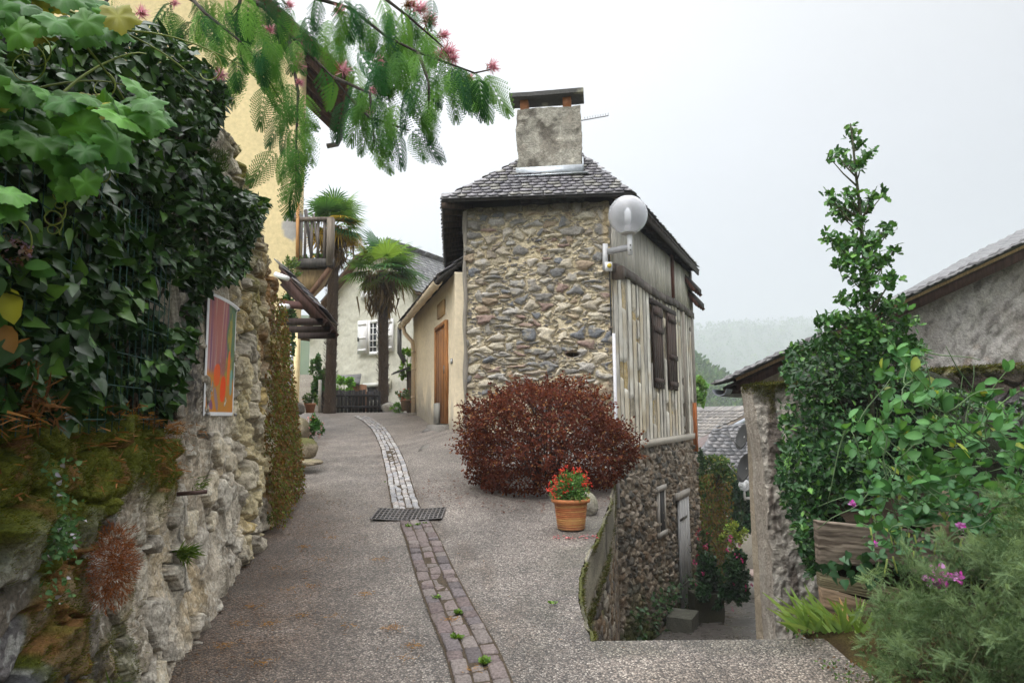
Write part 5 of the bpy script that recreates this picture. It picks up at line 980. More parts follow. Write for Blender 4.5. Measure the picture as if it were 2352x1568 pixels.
for k in range(22): a = .45+.075*k; mb.tube([LWF(a, 1.7, .06), LWF(a, 2.75, .06)], .0022, (.02, .07, .06), 4)
for k in range(8): mb.tube([LWF(.45, 1.75+.14*k, .062), LWF(2.03, 1.75+.14*k, .062)], .0022, (.02, .07, .06), 4)
mb.build('wire_mesh', MPT, wf)
# dry litter, twigs on the wall top
n = 4200; P = LWF(RNG.uniform(.3, 2.5*kf, n), 1.70+.06*RNG.random(n), RNG.uniform(-.35, .07, n)); P[:, 2] = np.interp((P[:, 1]), tpy, tpz)+.02+.05*RNG.random(n); kk_ = RNG.random(n) < .45; P[kk_] += (LWF.n*.1)[None]-np.outer(RNG.random(kk_.sum())**1.5*.32, [0, 0, 1]); P = P[fbm((P[:, 1])*4, P[:, 2]*1.5, 77) > .44]; n = len(P)
V, F, C = leaves(P, rdir(n)*[1, 1, .3], rdir(n)+[0, 0, 1], RNG.uniform(.02, .07, n), 'blade', lcol(n, (.17, .07, .022), (.38, .19, .07))); tag(mesh_np('dry_litter', V, [F], C, MLS), 'brown dry twigs and needles lying on the mossy wall top', 'dry litter', None, 'stuff')
n = 500; P = rpoly([(-60, 760), (40, 800), (110, 900), (150, 965), (-60, 975)], n, 2.0, 2.25); V, F, C = leaves(P, rdir(n)+[0, 0, .4], rdir(n), RNG.uniform(.03, .1, n), 'blade', lcol(n, (.10, .045, .02), (.24, .12, .05)))
tag(mesh_np('dead_fern', V, [F], C, MLS), 'tangle of brown dead fern at the left end of the mossy wall', 'dead fern')
# grape vine
gv = thing('grape_vine', U(120, 250, 2.0), 'grape vine with broad light green leaves and curling tendrils at top left', 'vine')
P = np.concatenate([rpoly([(-120, -60), (170, -40), (330, 20), (240, 60), (150, 60), (0, 110), (-120, 200)], 55, 1.75, 2.1), rpoly([(-100, 120), (60, 190), (200, 210), (330, 190), (370, 235), (290, 290), (230, 330), (205, 400), (160, 420), (110, 330), (0, 320), (-100, 400)], 150, 1.75, 2.2), rpoly([(-60, 380), (10, 400), (20, 470), (-40, 520)], 5, 1.45, 1.6)]); n = len(P)
V, F, C = leaves(P, np.array([.35, -.25, -.75])+RNG.normal(0, .4, (n, 3)), np.array([.5, -.75, .6]), RNG.uniform(.07, .13, n), 'vine', lcol(n, (.028, .105, .016), (.085, .22, .032), (.26, .26, .035), .09), roll=.35); mesh_np('foliage', V, [F], C, ML, gv)
pp = []
for a, b_ in (((-80, 60), (560, 150)), ((0, -30), (450, 190)), ((150, 60), (330, 330)), ((-60, 260), (300, 200)), ((120, 240), (330, 130))): pp.append(curve(U(*a, 1.9), U(*b_, 2.15), 12, -.05, .01))
stems('shoot', pp, .005, .002, (.16, .2, .05), ML, gv)
pp = []
for (u, v, r_, tn) in ((80, 120, 40, 1.3), (140, 430, 22, 2.5), (125, 480, 28, 2.2), (20, 560, 60, .9), (60, 150, 50, 1.0), (235, 200, 34, .8), (230, 400, 26, .9), (475, 160, 40, .6)):
    t = np.linspace(0, 1, 26); a = -1.2+t*tn*2*math.pi; rr = r_*(1-.55*t); pp.append(np.array([U(u+rr_*math.cos(a_), v+60*t_*(tn > 2)+rr_*math.sin(a_), 1.95+.05*t_) for rr_, a_, t_ in zip(rr, a, t)]))
for q_ in pp: stems('tendril', [q_], .0026, .0016, (.22, .27, .06), ML, gv)
hy = thing('hydrangea', U(30, 600, 2.0), 'faded mauve hydrangea head with yellowing leaf at the left edge', 'hydrangea'); n = 120; c_ = U(28, 575, 1.95); P = c_+rdir(n)*.035*[1.2, 1, 1]; V, F, C = leaves(P, rdir(n), rdir(n), .018, 'oval', lcol(n, (.32, .2, .3), (.3, .24, .14), (.2, .1, .05), .4)); mesh_np('flower_head', V, [F], C, MPET, hy)
P = np.array([U(20, 660, 1.93), U(55, 610, 1.95), U(70, 625, 2.0), U(10, 745, 1.95), U(-10, 690, 1.95)]); V, F, C = leaves(P, np.array([[.2, 0, -1], [1, .2, 0], [1, 0, -.1], [.3, 0, -.8], [.2, 0, -.9]]), np.array([[.3, -1, .4]]*5), np.array([.11, .07, .08, .09, .1]), 'oval', np.array([(.36, .36, .04), (.06, .16, .03), (.05, .14, .03), (.3, .16, .05), (.07, .18, .04)]), roll=.1); mesh_np('foliage', V, [F], C, ML, hy)
# silk tree
stt = thing('silk_tree', (-4.6, 5.3, 1.6), 'silk tree with feathery hanging leaves and pink tufted flowers arching over the street', 'tree')
tr = [(-4.6, 5.3, 1.2), (-4.55, 5.3, 3.0), (-4.3, 5.2, 4.4), (-3.9, 5.0, 5.2)]; stems('trunk', [np.array(tr)], .13, .09, (.12, .10, .08), MBARK, stt, 10)
hub = np.array([-3.9, 5.0, 5.2]); brs = []
for px in ([(602, 13), (662, 77), (766, 178), (815, 240)], [(662, 80), (685, 215), (680, 330), (679, 420)], [(740, 0), (807, 20), (887, 84), (960, 120), (1090, 168), (1128, 160)], [(300, -60), (235, 13), (322, 57), (370, 95)], [(443, 0), (473, 32), (571, 110), (650, 240)], [(850, -30), (940, 40), (1020, 110)], [(807, 228), (850, 270), (940, 300)], [(560, -40), (540, 60), (560, 160)], [(766, 178), (850, 215), (860, 330)], [(960, 120), (985, 190), (985, 250)]):
    brs.append(np.array([U(u, v, 4.4+.1*math.sin(u*.05)) for u, v in px]))
pp = [np.array([hub, hub*.5+b_[0]*.5+[0, 0, .35], b_[0]]) for k, b_ in enumerate(brs) if k in (0, 2, 3, 4, 5, 7)]; stems('limb', pp, .05, .018, (.11, .095, .08), MBARK, stt, 7); stems('branch', brs, .014, .005, (.07, .06, .05), MBARK, stt)
V0 = []; F0 = []
def qd(a, d, w_, ln, zd):
    i = len(V0); px = np.array([-d[1], d[0]]); 
    for s_, q in ((-.3, 0), (-.5, .5), (0, 1), (.5, .45)): p = a[:2]+d*ln*q+px*w_*s_; V0.append((p[0], p[1], a[2]+zd*q))
    F0.append((i, i+1, i+2, i+3))
npn = 8
for k in range(npn):
    t = .16+.84*k/(npn-1); pl = .36*math.sin(math.pi*(.3+.55*t))**.7
    for sg in (-1, 1):
        ang = math.radians(54-40*t); d = np.array([sg*math.sin(ang), math.cos(ang)]); base = np.array([0, t*.8, -.30*t*t])
        nl_ = 11
        for j in range(nl_):
            q = (j+1.2)/nl_*pl; c0 = np.array([base[0]+d[0]*q, base[1]+d[1]*q, base[2]-.85*q*q/.4])
            for s2 in (-1, 1):
                a2 = math.atan2(d[0], d[1])+s2*math.radians(60); qd(c0, np.array([math.sin(a2), math.cos(a2)]), .034, .047*(1-.45*abs(j/nl_-.35)), -.012)
        qd(base, d, .012, pl, -.22*pl)
qd(np.array([0, 0, 0]), np.array([0, 1.0]), .016, .8, -.3)
FROND = (np.array(V0), np.array(F0))
SILK = [(330, -20), (1000, -20), (1015, 50), (1050, 105), (1110, 160), (1090, 190), (1000, 180), (960, 220), (900, 180), (860, 260), (800, 235), (740, 215), (705, 310), (685, 390), (660, 330), (600, 250), (545, 190), (510, 150), (470, 80), (380, 40)]
P = np.concatenate([rpoly(SILK, 128, 4.0, 4.9), rpoly([(330, -20), (1000, -20), (1010, 60), (960, 150), (820, 160), (700, 160), (560, 100), (470, 60), (380, 30)], 45, 4.0, 4.9)]); P2 = np.concatenate([b_[1:]*.6+b_[:-1]*.4 for b_ in brs]+[b_[1:] for b_ in brs]); P2 = P2[(proj(P2)[:, 1] > -30)]; P3 = np.array([U(u, v, 4.4) for u, v in ((1075, 165), (1095, 165), (1115, 165), (1045, 150), (1055, 160), (985, 240), (940, 290), (860, 310), (850, 280), (680, 400), (683, 340), (640, 340), (655, 345), (880, 250), (915, 230), (715, 300))]); P = np.concatenate([P, P2, P3]); P = P[~(inpoly(proj(P), [(650, 60), (740, 40), (800, 150), (790, 270), (690, 250)]) & (RNG.random(len(P)) < .72))]; n = len(P)
D = np.array([.05, -.1, -1.1])+RNG.normal(0, .36, (n, 3)); V, F, C = leaves(P, D, np.array([0, -1, .25])+RNG.normal(0, .35, (n, 3)), RNG.uniform(.2, .32, n), None, lcol(n, (.05, .15, .03), (.15, .33, .06), (.03, .115, .04), .3), tmpl=FROND, roll=.2); mesh_np('crown', V, [F], C, MLS, stt)
for u, v, r_ in ((620, 68, 15), (685, 150, 17), (688, 190, 13), (664, 12, 14), (788, 160, 20), (780, 25, 18), (872, 142, 15), (856, 208, 14), (850, 258, 13), (965, 22, 22), (985, 48, 24), (1018, 82, 18), (1028, 118, 24), (1040, 135, 20), (1012, 125, 18), (1130, 153, 20), (505, 172, 18), (325, 30, 18), (400, 8, 14), (292, 62, 16), (330, 78, 15), (278, 88, 12), (1080, 178, 10), (690, 128, 12), (945, 10, 18)):
    c_ = U(u, v, 4.35); rr = r_/FPX*4.35; n = 110; dd = unit(rdir(n)+[.5, -.2, .0]); br = RNG.random(n) < (.15 if u % 3 else .55); cc = np.where(br[:, None], np.array([.22, .11, .045]), lerp(np.tile([.68, .20, .30], (n, 1)), [.80, .52, .55], RNG.random(n))); Pn = c_+rdir(n)*rr*.25-[rr*.5, 0, 0]*br[:, None]
    V, F, C = leaves(Pn, dd, rdir(n), rr*RNG.uniform(.7, 1.4, n), 'blade', cc*RNG.uniform(.8, 1.1, (n, 1))); mesh_np('flower', V, [F], C, MPET, stt)
# fan palms
def palm(base, top, cr, label, seed, yellow=.0):
    global RNG
    RNG = np.random.default_rng(seed); pt_ = thing('fan_palm', base, label, 'palm tree', 'fan palms at the top of the street'); base = np.array(base); top = np.array(top)
    mb = MB(); ks = 60; rs = .15+.02*(RNG.random(ks)-.5)+.03*np.exp(-np.linspace(0, 12, ks)); pts = np.array([base+(top-base)*t+[.02*math.sin(t*3), 0, 0] for t in np.linspace(0, 1, ks)]); mb.tube(pts, rs, (.075, .055, .042), 12)
    n = 1500; t = RNG.random(n); a = RNG.uniform(0, 2*math.pi, n); out = np.stack([np.cos(a), np.sin(a), 0*a], -1); P = base+(top-base)*t[:, None]+out*.15; V, F, C = leaves(P, out*.7+[0, 0, .8], out, RNG.uniform(.06, .14, n), 'blade', lcol(n, (.06, .045, .035), (.17, .14, .11))); mb.addnp(V, [F], C); mb.build('trunk', MBARK, pt_)
    def fans(nf, emin, emax, col_f, r_, pet, droop):
        VV = []; FF = []; CC = []; nn = 0
        for k in range(nf):
            az_ = RNG.uniform(0, 2*math.pi); el = RNG.uniform(emin, emax); d = np.array([math.cos(az_)*math.cos(el), math.sin(az_)*math.cos(el), math.sin(el)]); hub_ = top+d*pet*RNG.uniform(.7, 1.1); x_ = unit(np.cross(d, [0, 0, 1.0])); nr = np.cross(x_, d); c = col_f(); rr = r_*RNG.uniform(.8, 1.1)
            VV += [top-x_*.012, top+x_*.012, hub_+x_*.008, hub_-x_*.008]; FF.append((nn, nn+1, nn+2, nn+3)); CC += [c*.8]*4; nn += 4
            nb_ = 26
            for j in range(nb_):
                an = math.radians(-128+256*j/(nb_-1)); b_ = d*math.cos(an)+x_*math.sin(an); ln = rr*(.72+.28*math.cos(an*.6))*RNG.uniform(.92, 1.05); w_ = .023*rr/.6; sd = unit(np.cross(b_, nr)); m1 = hub_+b_*ln*.55+nr*.03; tp = hub_+b_*ln-[0, 0, droop*ln*RNG.uniform(.5, 1.4)]+nr*0
                VV += [hub_-sd*.006, hub_+sd*.006, m1+sd*w_, tp, m1-sd*w_]; FF.append((nn, nn+1, nn+2, nn+2)); FF[-1] = (nn, nn+1, nn+2, nn+4); FF.append((nn+4, nn+2, nn+3, nn+3)); FF[-1] = None; FF[-1] = (nn+4, nn+2, nn+3); CC += [c*RNG.uniform(.8, 1.2)]*5; nn += 5
        q = [f for f in FF if len(f) == 4]; t3 = [f for f in FF if len(f) == 3]; return VV, [np.array(q), np.array(t3)], np.array(CC)
    gcol = lambda: np.array(((.045, .13, .04), (.08, .18, .04), (.14, .25, .05))[RNG.integers(3)]) if RNG.random() > yellow else np.array((.38, .27, .03))
    V, F, C = fans(25, -.45, 1.35, gcol, cr*.66, cr*.58, .18); V = np.array(V); mesh_np('crown', V, F, C, MLS, pt_)
    V, F, C = fans(11, -.75, -.2, (lambda: np.array((.40, .27, .04))*RNG.uniform(.6, 1.1)) if yellow else (lambda: np.array((.12, .16, .035))), cr*.5, cr*.42, .4); mesh_np('lower_fronds', np.array(V), F, C, MLS, pt_)
    n = 420; P = top+np.stack([RNG.normal(0, .16, n), RNG.normal(0, .16, n), RNG.uniform(-.75, -.02, n)], -1)*[cr, cr, cr*1.1]; V, F, C = leaves(P, np.array([0, 0, -1])+RNG.normal(0, .3, (n, 3)), rdir(n), RNG.uniform(.2, .5, n)*cr, 'blade', lcol(n, (.10, .07, .045), (.25, .19, .12))); mesh_np('dead_frond_skirt', V, [F], C, MLS, pt_)
    RNG = np.random.default_rng(seed+100)
b_ = U(880, 944, 20.2); palm((b_[0], b_[1], 1.8), U(878, 622, 20.2), 1.32, 'green fan palm in front of the pale house window', 31)
b_ = U(757, 936, 18.8); palm((b_[0], b_[1], 1.8), U(766, 522, 18.8), 1.12, 'yellowing fan palm rising behind the wooden balcony', 33, .07)
b_ = U(878, 944, 20.0)
for k, (u, v, r_) in enumerate(((860, 932, .16), (897, 938, .18), (905, 942, .12))): tag(rock(U(u, v, 19.9), (r_*1.3, r_, r_), 60+k, rcol((.2, .19, .17), (.35, .33, .3)), MS, 'stone'), ('pale stone left of the right palm foot', 'largest grey stone at the right palm foot', 'small stone right of the palm foot')[k], 'stone')
# red bush
rb = thing('red_bush', (.43, 8.75, .85), 'broad dome of red brown foliage in front of the stone house', 'bush')
n = 27000; q = rdir(n); q = q[q[:, 2] > -.80]; n = len(q); rad = .66+.36*RNG.random(n)**.4; lump = .84+.34*vn(q[:, 0]*3.4+7, q[:, 2]*3.4+q[:, 1]*2.4, 9)+.09*vn(q[:, 0]*11, q[:, 2]*11+q[:, 1]*9, 4); sh_ = np.array([.98, .88, .73])
P = np.array([.40, 8.72, 1.37])+q*(rad*lump)[:, None]*sh_; P[:, 2] = np.maximum(P[:, 2], gz(P[:, 0], P[:, 1])+.03+.05*RNG.random(n)); P[:, 0] += .05*np.sin(P[:, 2]*6)
ns_ = 420; qs = rdir(ns_); qs[:, 2] = np.abs(qs[:, 2])*1.1-.25; qs = unit(qs); tw = np.array([.40, 8.72, 1.37])+qs*sh_*(.86+.34*vn(qs[:, 0]*3.4+7, qs[:, 2]*3.4+qs[:, 1]*2.4, 9))[:, None]; tt = RNG.random((ns_, 18, 1))*RNG.uniform(.06, .24, (ns_, 1, 1)); P2 = (tw[:, None]+(qs*[1, 1, .5]+[0, 0, .25])[:, None]*tt+RNG.normal(0, .014, (ns_, 18, 3))).reshape(-1, 3); P = np.concatenate([P, P2]); q = np.concatenate([q, np.repeat(qs, 18, 0)]); n = len(P)
D = unit(q*[1, 1, .4]+[0, 0, -.35])*.5+RNG.normal(0, .8, (n, 3)); ct_ = vn(P[:, 0]*5, P[:, 2]*5+P[:, 1]*4, 12)[:, None]; V, F, C = leaves(P, D, q+[0, -.2, .5], RNG.uniform(.026, .052, n), 'dia', lcol(n, (.062, .017, .012), (.145, .043, .026), (.26, .12, .05), .08)*(.7+.6*ct_), roll=.7)
mesh_np('foliage', V, [F], C, MLS, rb)
sh_ = np.array([1.1, .95, 1.36])
pp = []
for k in range(34):
    a = RNG.uniform(0, 2*math.pi); e = RNG.uniform(.3, 1.5); t_ = np.array([math.cos(a)*math.cos(e), math.sin(a)*math.cos(e), math.sin(e)])*sh_*RNG.uniform(.85, 1.06); o_ = np.array([.42, 8.72, .82]); pp.append(np.array([o_+[.1*math.cos(a), .1*math.sin(a), 0], o_+t_*[.4, .4, .75], o_+t_*[.8, .8, 1.0], o_+t_]))
stems('stem', pp, .012, .003, (.05, .03, .025), MBARK, rb)
n = 500; a = RNG.uniform(0, 2*math.pi, n); rr = RNG.uniform(.8, 1.35, n); P = np.stack([.3+rr*np.cos(a)*1.15, 8.6+rr*np.sin(a), 0*a], -1); P = P[P[:, 0] < rex(P[:, 1])-.03]; n = len(P); P[:, 2] = gz(P[:, 0], P[:, 1])+.012; V, F, C = leaves(P, rdir(n)*[1, 1, .05], np.tile([0, 0, 1.0], (n, 1)), RNG.uniform(.02, .045, n), 'dia', lcol(n, (.09, .025, .02), (.18, .06, .035)), roll=.15); tag(mesh_np('fallen_leaves', V, [F], C, MLS), 'small red fallen leaves scattered round the red bush', 'fallen leaves', None, 'stuff')
# terracotta pot with red flowers
pc = G(1312, 1214); po = thing('terracotta_pot', pc, 'large ribbed terracotta pot standing by the edge of the street', 'pot'); mb = MB(); sc_ = .30/.30; prof = [(.122, 0), (.13, .01)]+[(.13+.028*t+.0025*math.sin(t*75), .01+.235*t) for t in np.linspace(0, 1, 60)]+[(.162, .247), (.182, .253), (.187, .265), (.184, .282), (.172, .288), (.158, .28), (.15, .25)]
nn_ = 48; V = []; C = []
for r_, z in prof:
    for k in range(nn_):
        a = 2*math.pi*k/nn_; V.append((pc[0]+r_*math.cos(a), pc[1]+r_*math.sin(a), pc[2]+z)); st_c = vn(np.array(z*75.), np.array(a*.6), 3); c = lerp(np.array([.40, .135, .05]), [.50, .30, .10], np.clip((st_c-.3)*1.6, 0, 1) if z < .245 else .12)
        C.append(lerp(c, [.19, .10, .05], float(1-ss(z+.02*math.sin(a*3), .0, .07))*.7))
i = np.arange(len(prof)*nn_).reshape(len(prof), nn_); j = np.roll(i, -1, 1); mesh_np('pot_body', V, [np.stack([i[:-1], j[:-1], j[1:], i[1:]], -1).reshape(-1, 4), i[0][None, ::-1]], np.array(C), MTC, po, True)
mb = MB(); mb.lathe([(.0, .2), (.152, .255), (.1, .268)], pc, (.035, .025, .018)); mb.build('soil', MMOSS, po)
sv = thing('red_salvia', pc+[0, 0, .27], 'bushy red flowered plant growing in the large terracotta pot', 'potted plant'); n = 1500; q = rdir(n); q[:, 2] = np.abs(q[:, 2]); P = pc+[0, 0, .27]+q*[.19, .19, .30]*(RNG.random((n, 1))**.45)*(.75+.4*vn(q[:, 0]*4+3, q[:, 1]*4+q[:, 2]*3, 6))[:, None]
V, F, C = leaves(P, q+RNG.normal(0, .5, (n, 3)), q+[0, -.3, .6], RNG.uniform(.018, .035, n), 'oval', lcol(n, (.04, .12, .025), (.12, .24, .06), (.22, .26, .09), .1)); mesh_np('foliage', V, [F], C, ML, sv)
hd = np.concatenate([rpoly([(1258, 1150), (1255, 1110), (1280, 1080), (1310, 1068), (1340, 1078), (1368, 1085), (1355, 1120), (1330, 1130), (1290, 1145)], 62, pc[1]-.18, pc[1]+.05)]); stems('stem', [curve(pc+[0, 0, .27], h_, 5, -.02, .004) for h_ in hd], .003, .0015, (.09, .16, .04), ML, sv, 4)
P = np.repeat(hd, 7, 0)+RNG.normal(0, .009, (len(hd)*7, 3)); n = len(P); CC_ = lcol(n, (.52, .03, .02), (.68, .09, .05))
for k in range(len(hd)): V, F, C = leaves(P[7*k:7*k+7], rdir(7), rdir(7), RNG.uniform(.014, .026, 7), 'oval', CC_[7*k:7*k+7]); mesh_np('flower', V, [F], C, MPET, sv)
n = 30; P = rpoly([(1255, 1240), (1270, 1200), (1380, 1195), (1385, 1225), (1300, 1245)], n, 6.3, 6.4); P[:, 2] = gz(P[:, 0], P[:, 1])+.012; V, F, C = leaves(P, rdir(n)*[1, 1, 0], np.tile([0, 0, 1.], (n, 1)), .03, 'oval', lcol(n, (.5, .06, .08), (.55, .2, .2)), roll=.2); tag(mesh_np('fallen_petals', V, [F], C, MPET), 'red petals scattered on the street round the terracotta pot', 'petals', None, 'stuff')
rk_ = G(1348, 1180); tag(rock(rk_+[.02, 0, .09], (.1, .09, .12), 71, rcol((.25, .23, .19), (.36, .34, .29), .3), MS, 'stone'), 'rounded stone standing behind the terracotta pot', 'stone')
# growth on the left wall
n = 11000; s_ = (RNG.uniform(6.55, 8.42, n)-1.5)*kf; tz_ = np.interp(s_/kf+1.5, tpy, tpz); g_ = gz(lwx(s_/kf+1.5), s_/kf+1.5); fr_ = RNG.random(n)**.9; tt = g_+.05+(tz_-g_-.15)*fr_*np.interp(s_/kf+1.5, [6.5, 7.1, 7.6, 8.4], [.45, .7, 1, 1]); P = LWF(s_, tt, RNG.uniform(.02, .16, n)-.05*(tt-g_)+.08*(1-fr_)); keep = fbm(s_*2, tt*1.0, 4) > .36; P = P[keep]; n = len(P)
V, F, C = leaves(P, LWF.n*.4+np.array([0, 0, -.9])+RNG.normal(0, .4, (n, 3)), LWF.n+np.array([0, -.5, .4]), RNG.uniform(.02, .045, n), 'dia', lcol(n, (.11, .060, .022), (.22, .125, .045), (.12, .15, .03), .42)); tag(mesh_np('creeper_curtain', V, [F], C, MLS), 'curtain of rusty brown and green creeper on the far end of the old wall', 'creeper')
n = 3600; q = rdir(n); c_ = np.array(LWF((2.80-1.5)*kf, 1.17, .10)); P = c_+(LWF.d*(q[:, :1]*.115)+LWF.n*(q[:, 1:2]*.085)+LWF.z*(q[:, 2:]*.17))*(RNG.random((n, 1))**.4)*(.8+.4*vn(q[:, 0]*3+5, q[:, 2]*3, 7))[:, None]; V, F, C = leaves(P, q+[.3, -.2, -.1]+RNG.normal(0, .5, (n, 3)), rdir(n), RNG.uniform(.014, .03, n), 'blade', lcol(n, (.17, .055, .022), (.33, .125, .05))); tag(mesh_np('dry_bush', V, [F], C, MLS), 'dead rust brown bushy plant hanging on the mossy wall', 'dead plant')
n = 420; P = np.concatenate([rpoly([(60, 1220), (120, 1180), (190, 1190), (200, 1235), (150, 1290), (90, 1260)], 250, 2.35, 2.5), rpoly([(95, 1150), (130, 1190), (120, 1300), (140, 1360), (110, 1400), (100, 1290)], 110, 2.35, 2.5), rpoly([(130, 1040), (170, 1060), (150, 1180), (120, 1170)], 60, 2.35, 2.5)]); k_ = (P-LWF.O)@LWF.n; P = P-np.outer(k_-RNG.uniform(.02, .1, n), LWF.n); V, F, C = leaves(P, rdir(n)+LWF.n, LWF.n+np.array([0, -.4, .5]), RNG.uniform(.010, .024, n), 'ivy', lcol(n, (.05, .13, .04), (.13, .23, .09), (.45, .42, .5), .1)); tag(mesh_np('wall_creeper', V, [F], C, ML), 'light green trailing creeper with tiny pale flowers on the mossy wall', 'creeper')
for (yy, zz, nb_, sz, lab) in ((4.02, .98, 130, .09, 'small green fern growing from the middle of the old wall'), (4.3, 1.34, 50, .055, 'tiny fern tuft just under the black streak of the old wall'), (2.95, .62, 60, .08, 'pale green tuft low on the dark end of the mossy wall'), (6.75, .78, 50, .07, 'green seedling at the foot of the old wall')):
    c_ = np.array(LWF((yy-1.5)*kf, zz, .04)); P = c_+RNG.normal(0, .02, (nb_, 3)); V, F, C = leaves(P, LWF.n*.8+np.array([.3, -.4, .1])+RNG.normal(0, .6, (nb_, 3)), rdir(nb_), sz*RNG.uniform(.6, 1.2, nb_), 'blade', lcol(nb_, (.06, .12, .02), (.15, .22, .05))); tag(mesh_np('wall_fern', V, [F], C, MLS), lab, 'fern', 'small ferns rooted in the old wall')
# poster on the wall
pa, pb_ = U(441, 955, 4.72), U(513, 950, 5.55); pf = Fr((pa[0], pa[1], 0), (pb_-pa)[:2]); Wp = float(np.linalg.norm((pb_-pa)[:2])); Hp = U(475, 668, 4.76)[2]-pa[2]; pO_ = pf.O+pf.n*.075
pst = thing('poster', pa, 'unframed poster of a still life with carrots and aubergines hung on the old wall', 'poster'); ns_, nt_ = 130, 170; X, Y = np.meshgrid(np.linspace(0, 1, ns_), np.linspace(0, 1, nt_))
C = lerp(np.tile([.38, .15, .13], X.shape+(1,)), [.22, .10, .17], ss(fbm(X*14, Y*1.2, 3), .35, .65)); C = lerp(C, [.48, .3, .26], ss(fbm(X*22, Y*.8, 4), .5, .7)); C = lerp(C, lerp(np.tile([.10, .17, .10], X.shape+(1,)), [.34, .28, .06], ss(fbm(X*12, Y*9, 5), .45, .65)), ss(X+.03*np.sin(Y*20), .56, .62))
C = lerp(C, lerp(np.tile([.42, .24, .06], X.shape+(1,)), [.62, .2, .025], fbm(X*6, Y*5, 6)), 1-ss(Y+.05*X, .33, .40)); C = lerp(C, [.30, .12, .10], (1-ss(np.hypot((X-.5)/.16, (Y-.43)/.07), .5, 1.3))*ss(fbm(X*30, Y*30, 7), .3, .6))
def blobp(cx, cy, w_, h_, c, ang=0):
    global C
    dx, dy = X-cx, Y-cy; a_ = dx*math.cos(ang)+dy*math.sin(ang); b2 = -dx*math.sin(ang)+dy*math.cos(ang); k2 = 1-ss(np.abs(a_/w_)**2.5+np.abs(b2/h_)**2.5, .75, 1.1); C = lerp(C, np.array(c)*1.0, k2*(.8+.2*fbm(X*20, Y*20, 8)))
blobp(.72, .42, .06, .16, (.75, .15, .03)); blobp(.33, .34, .10, .095, (.72, .11, .025), .15); blobp(.55, .23, .10, .115, (.80, .065, .015)); blobp(.85, .30, .055, .12, (.18, .36, .32)); blobp(.16, .11, .10, .038, (.20, .08, .20), -.5); blobp(.34, .14, .12, .04, (.28, .2, .22), -.9)
C[(X < .045) | (X > .965) | (Y < .03) | (Y > .975)] = (.74, .74, .75)
S, T = X*Wp, pa[2]+Y*Hp; pF2 = Fr(pO_, pf.d); bow = .03*np.sin(np.pi*X)*Y+.035*ss(Y, .95, 1)*(X-.3); wall_grid('printed_sheet', pF2, S, T, bow, C, M_v('printed_paper', .6, .04, 20, 0, spec=.1), pst, .004)
for a_, b2 in ((.03, .012), (.97, .012), (.03, .985), (.97, .985)): mb = MB(); q = pF2(a_*Wp, pa[2]+b2*Hp, .012); mb.tube([q, q+pf.n*.02], .012, (.3, .3, .3), 10); mb.build('pin', MIRON, pst)
# stones and pots along the left side
for (u, v, y, rr, sd_, ms_, lab) in ((681, 938, 11.6, (.12, .12, .12), 81, 0, 'dark round stone topmost beside the yellow house downpipe'), (686, 985, 10.4, (.15, .17, .17), 82, .3, 'tan boulder in the middle of the stones by the wall end'), (694, 1032, 10.0, (.20, .18, .16), 83, .8, 'mossy boulder lowest beside the wall end'), (700, 1062, 9.8, (.26, .2, .05), 84, .3, 'flat slab under the mossy boulder')):
    tag(rock(U(u, v, y), rr, sd_, rcol((.2, .16, .11), (.33, .28, .2), ms_) if sd_ != 81 else rcol((.09, .08, .07), (.17, .15, .12)), MS, 'boulder'), lab, 'stone')
def pot(u, v, y, h, r, c, lab, sq=False):
    p = U(u, v, y); o = thing('flower_pot', p, lab, 'pot'); mb = MB(); mb.lathe([(r*.72, 0), (r*.95, h*.82), (r*1.08, h*.83), (r*1.08, h), (r*.9, h), (r*.88, h*.85)], p, c, 24); mb.build('pot_body', MTC, o, True); mb = MB(); mb.lathe([(0, h*.8), (r*.92, h*.9), (r*.3, h*.93)], p, (.04, .03, .02), 16); mb.build('soil', MMOSS, o); return p+np.array([0, 0, h*.9])
def bushy(name, c, rad, n, kind, size, ca, cb, fl, nf, lab, cat, fs=.03, mat=None, group=None, seed=1):
    o = thing(name, c, lab, cat, group); c = np.array(c); blob(c+[0, 0, rad[2]*.6], rad, n, kind, size, lambda m_: lcol(m_, ca, cb), mat or ML, 'foliage', o, clump=14)
    if nf: q = rdir(nf); P = c+[0, 0, rad[2]*.6]+unit(q+[-.1, -.6, .2])*np.array(rad)*.95; fc_ = lcol(nf, *fl)
    for k in range(nf): V, F, C = leaves(P[k]+RNG.normal(0, fs*.4, (6, 3)), rdir(6), rdir(6), fs, 'oval', np.repeat(fc_[k:k+1], 6, 0)); mesh_np('flower', V, [F], C, MPET, o)
    stems('stem', [curve(c-[0, 0, .05], c+[RNG.normal(0, rad[0]*.5), RNG.normal(0, rad[1]*.5), rad[2]*1.2], 5, 0, .01) for k in range(12)], .006, .002, (.08, .10, .04), MBARK, o, 5); return o
t_ = pot(712, 948, 14.2, .2, .11, (.42, .2, .11), 'small terracotta pot by the boulders at the yellow house'); bushy('potted_geranium', t_, (.15, .15, .16), 260, 'oval', .05, (.05, .11, .03), (.11, .18, .05), ((.5, .25, .1), (.5, .3, .15)), 5, 'small bushy plant in the terracotta pot by the boulders', 'potted plant')
t_ = pot(931, 944, 17.6, .3, .13, (.24, .17, .11), 'brown pot at the corner of the cream house'); bushy('potted_pelargonium', t_, (.22, .2, .2), 320, 'oval', .06, (.06, .11, .035), (.12, .17, .06), ((.5, .05, .05), (.5, .15, .1)), 9, 'straggly red flowered plant in the brown pot at the cream house corner', 'potted plant')
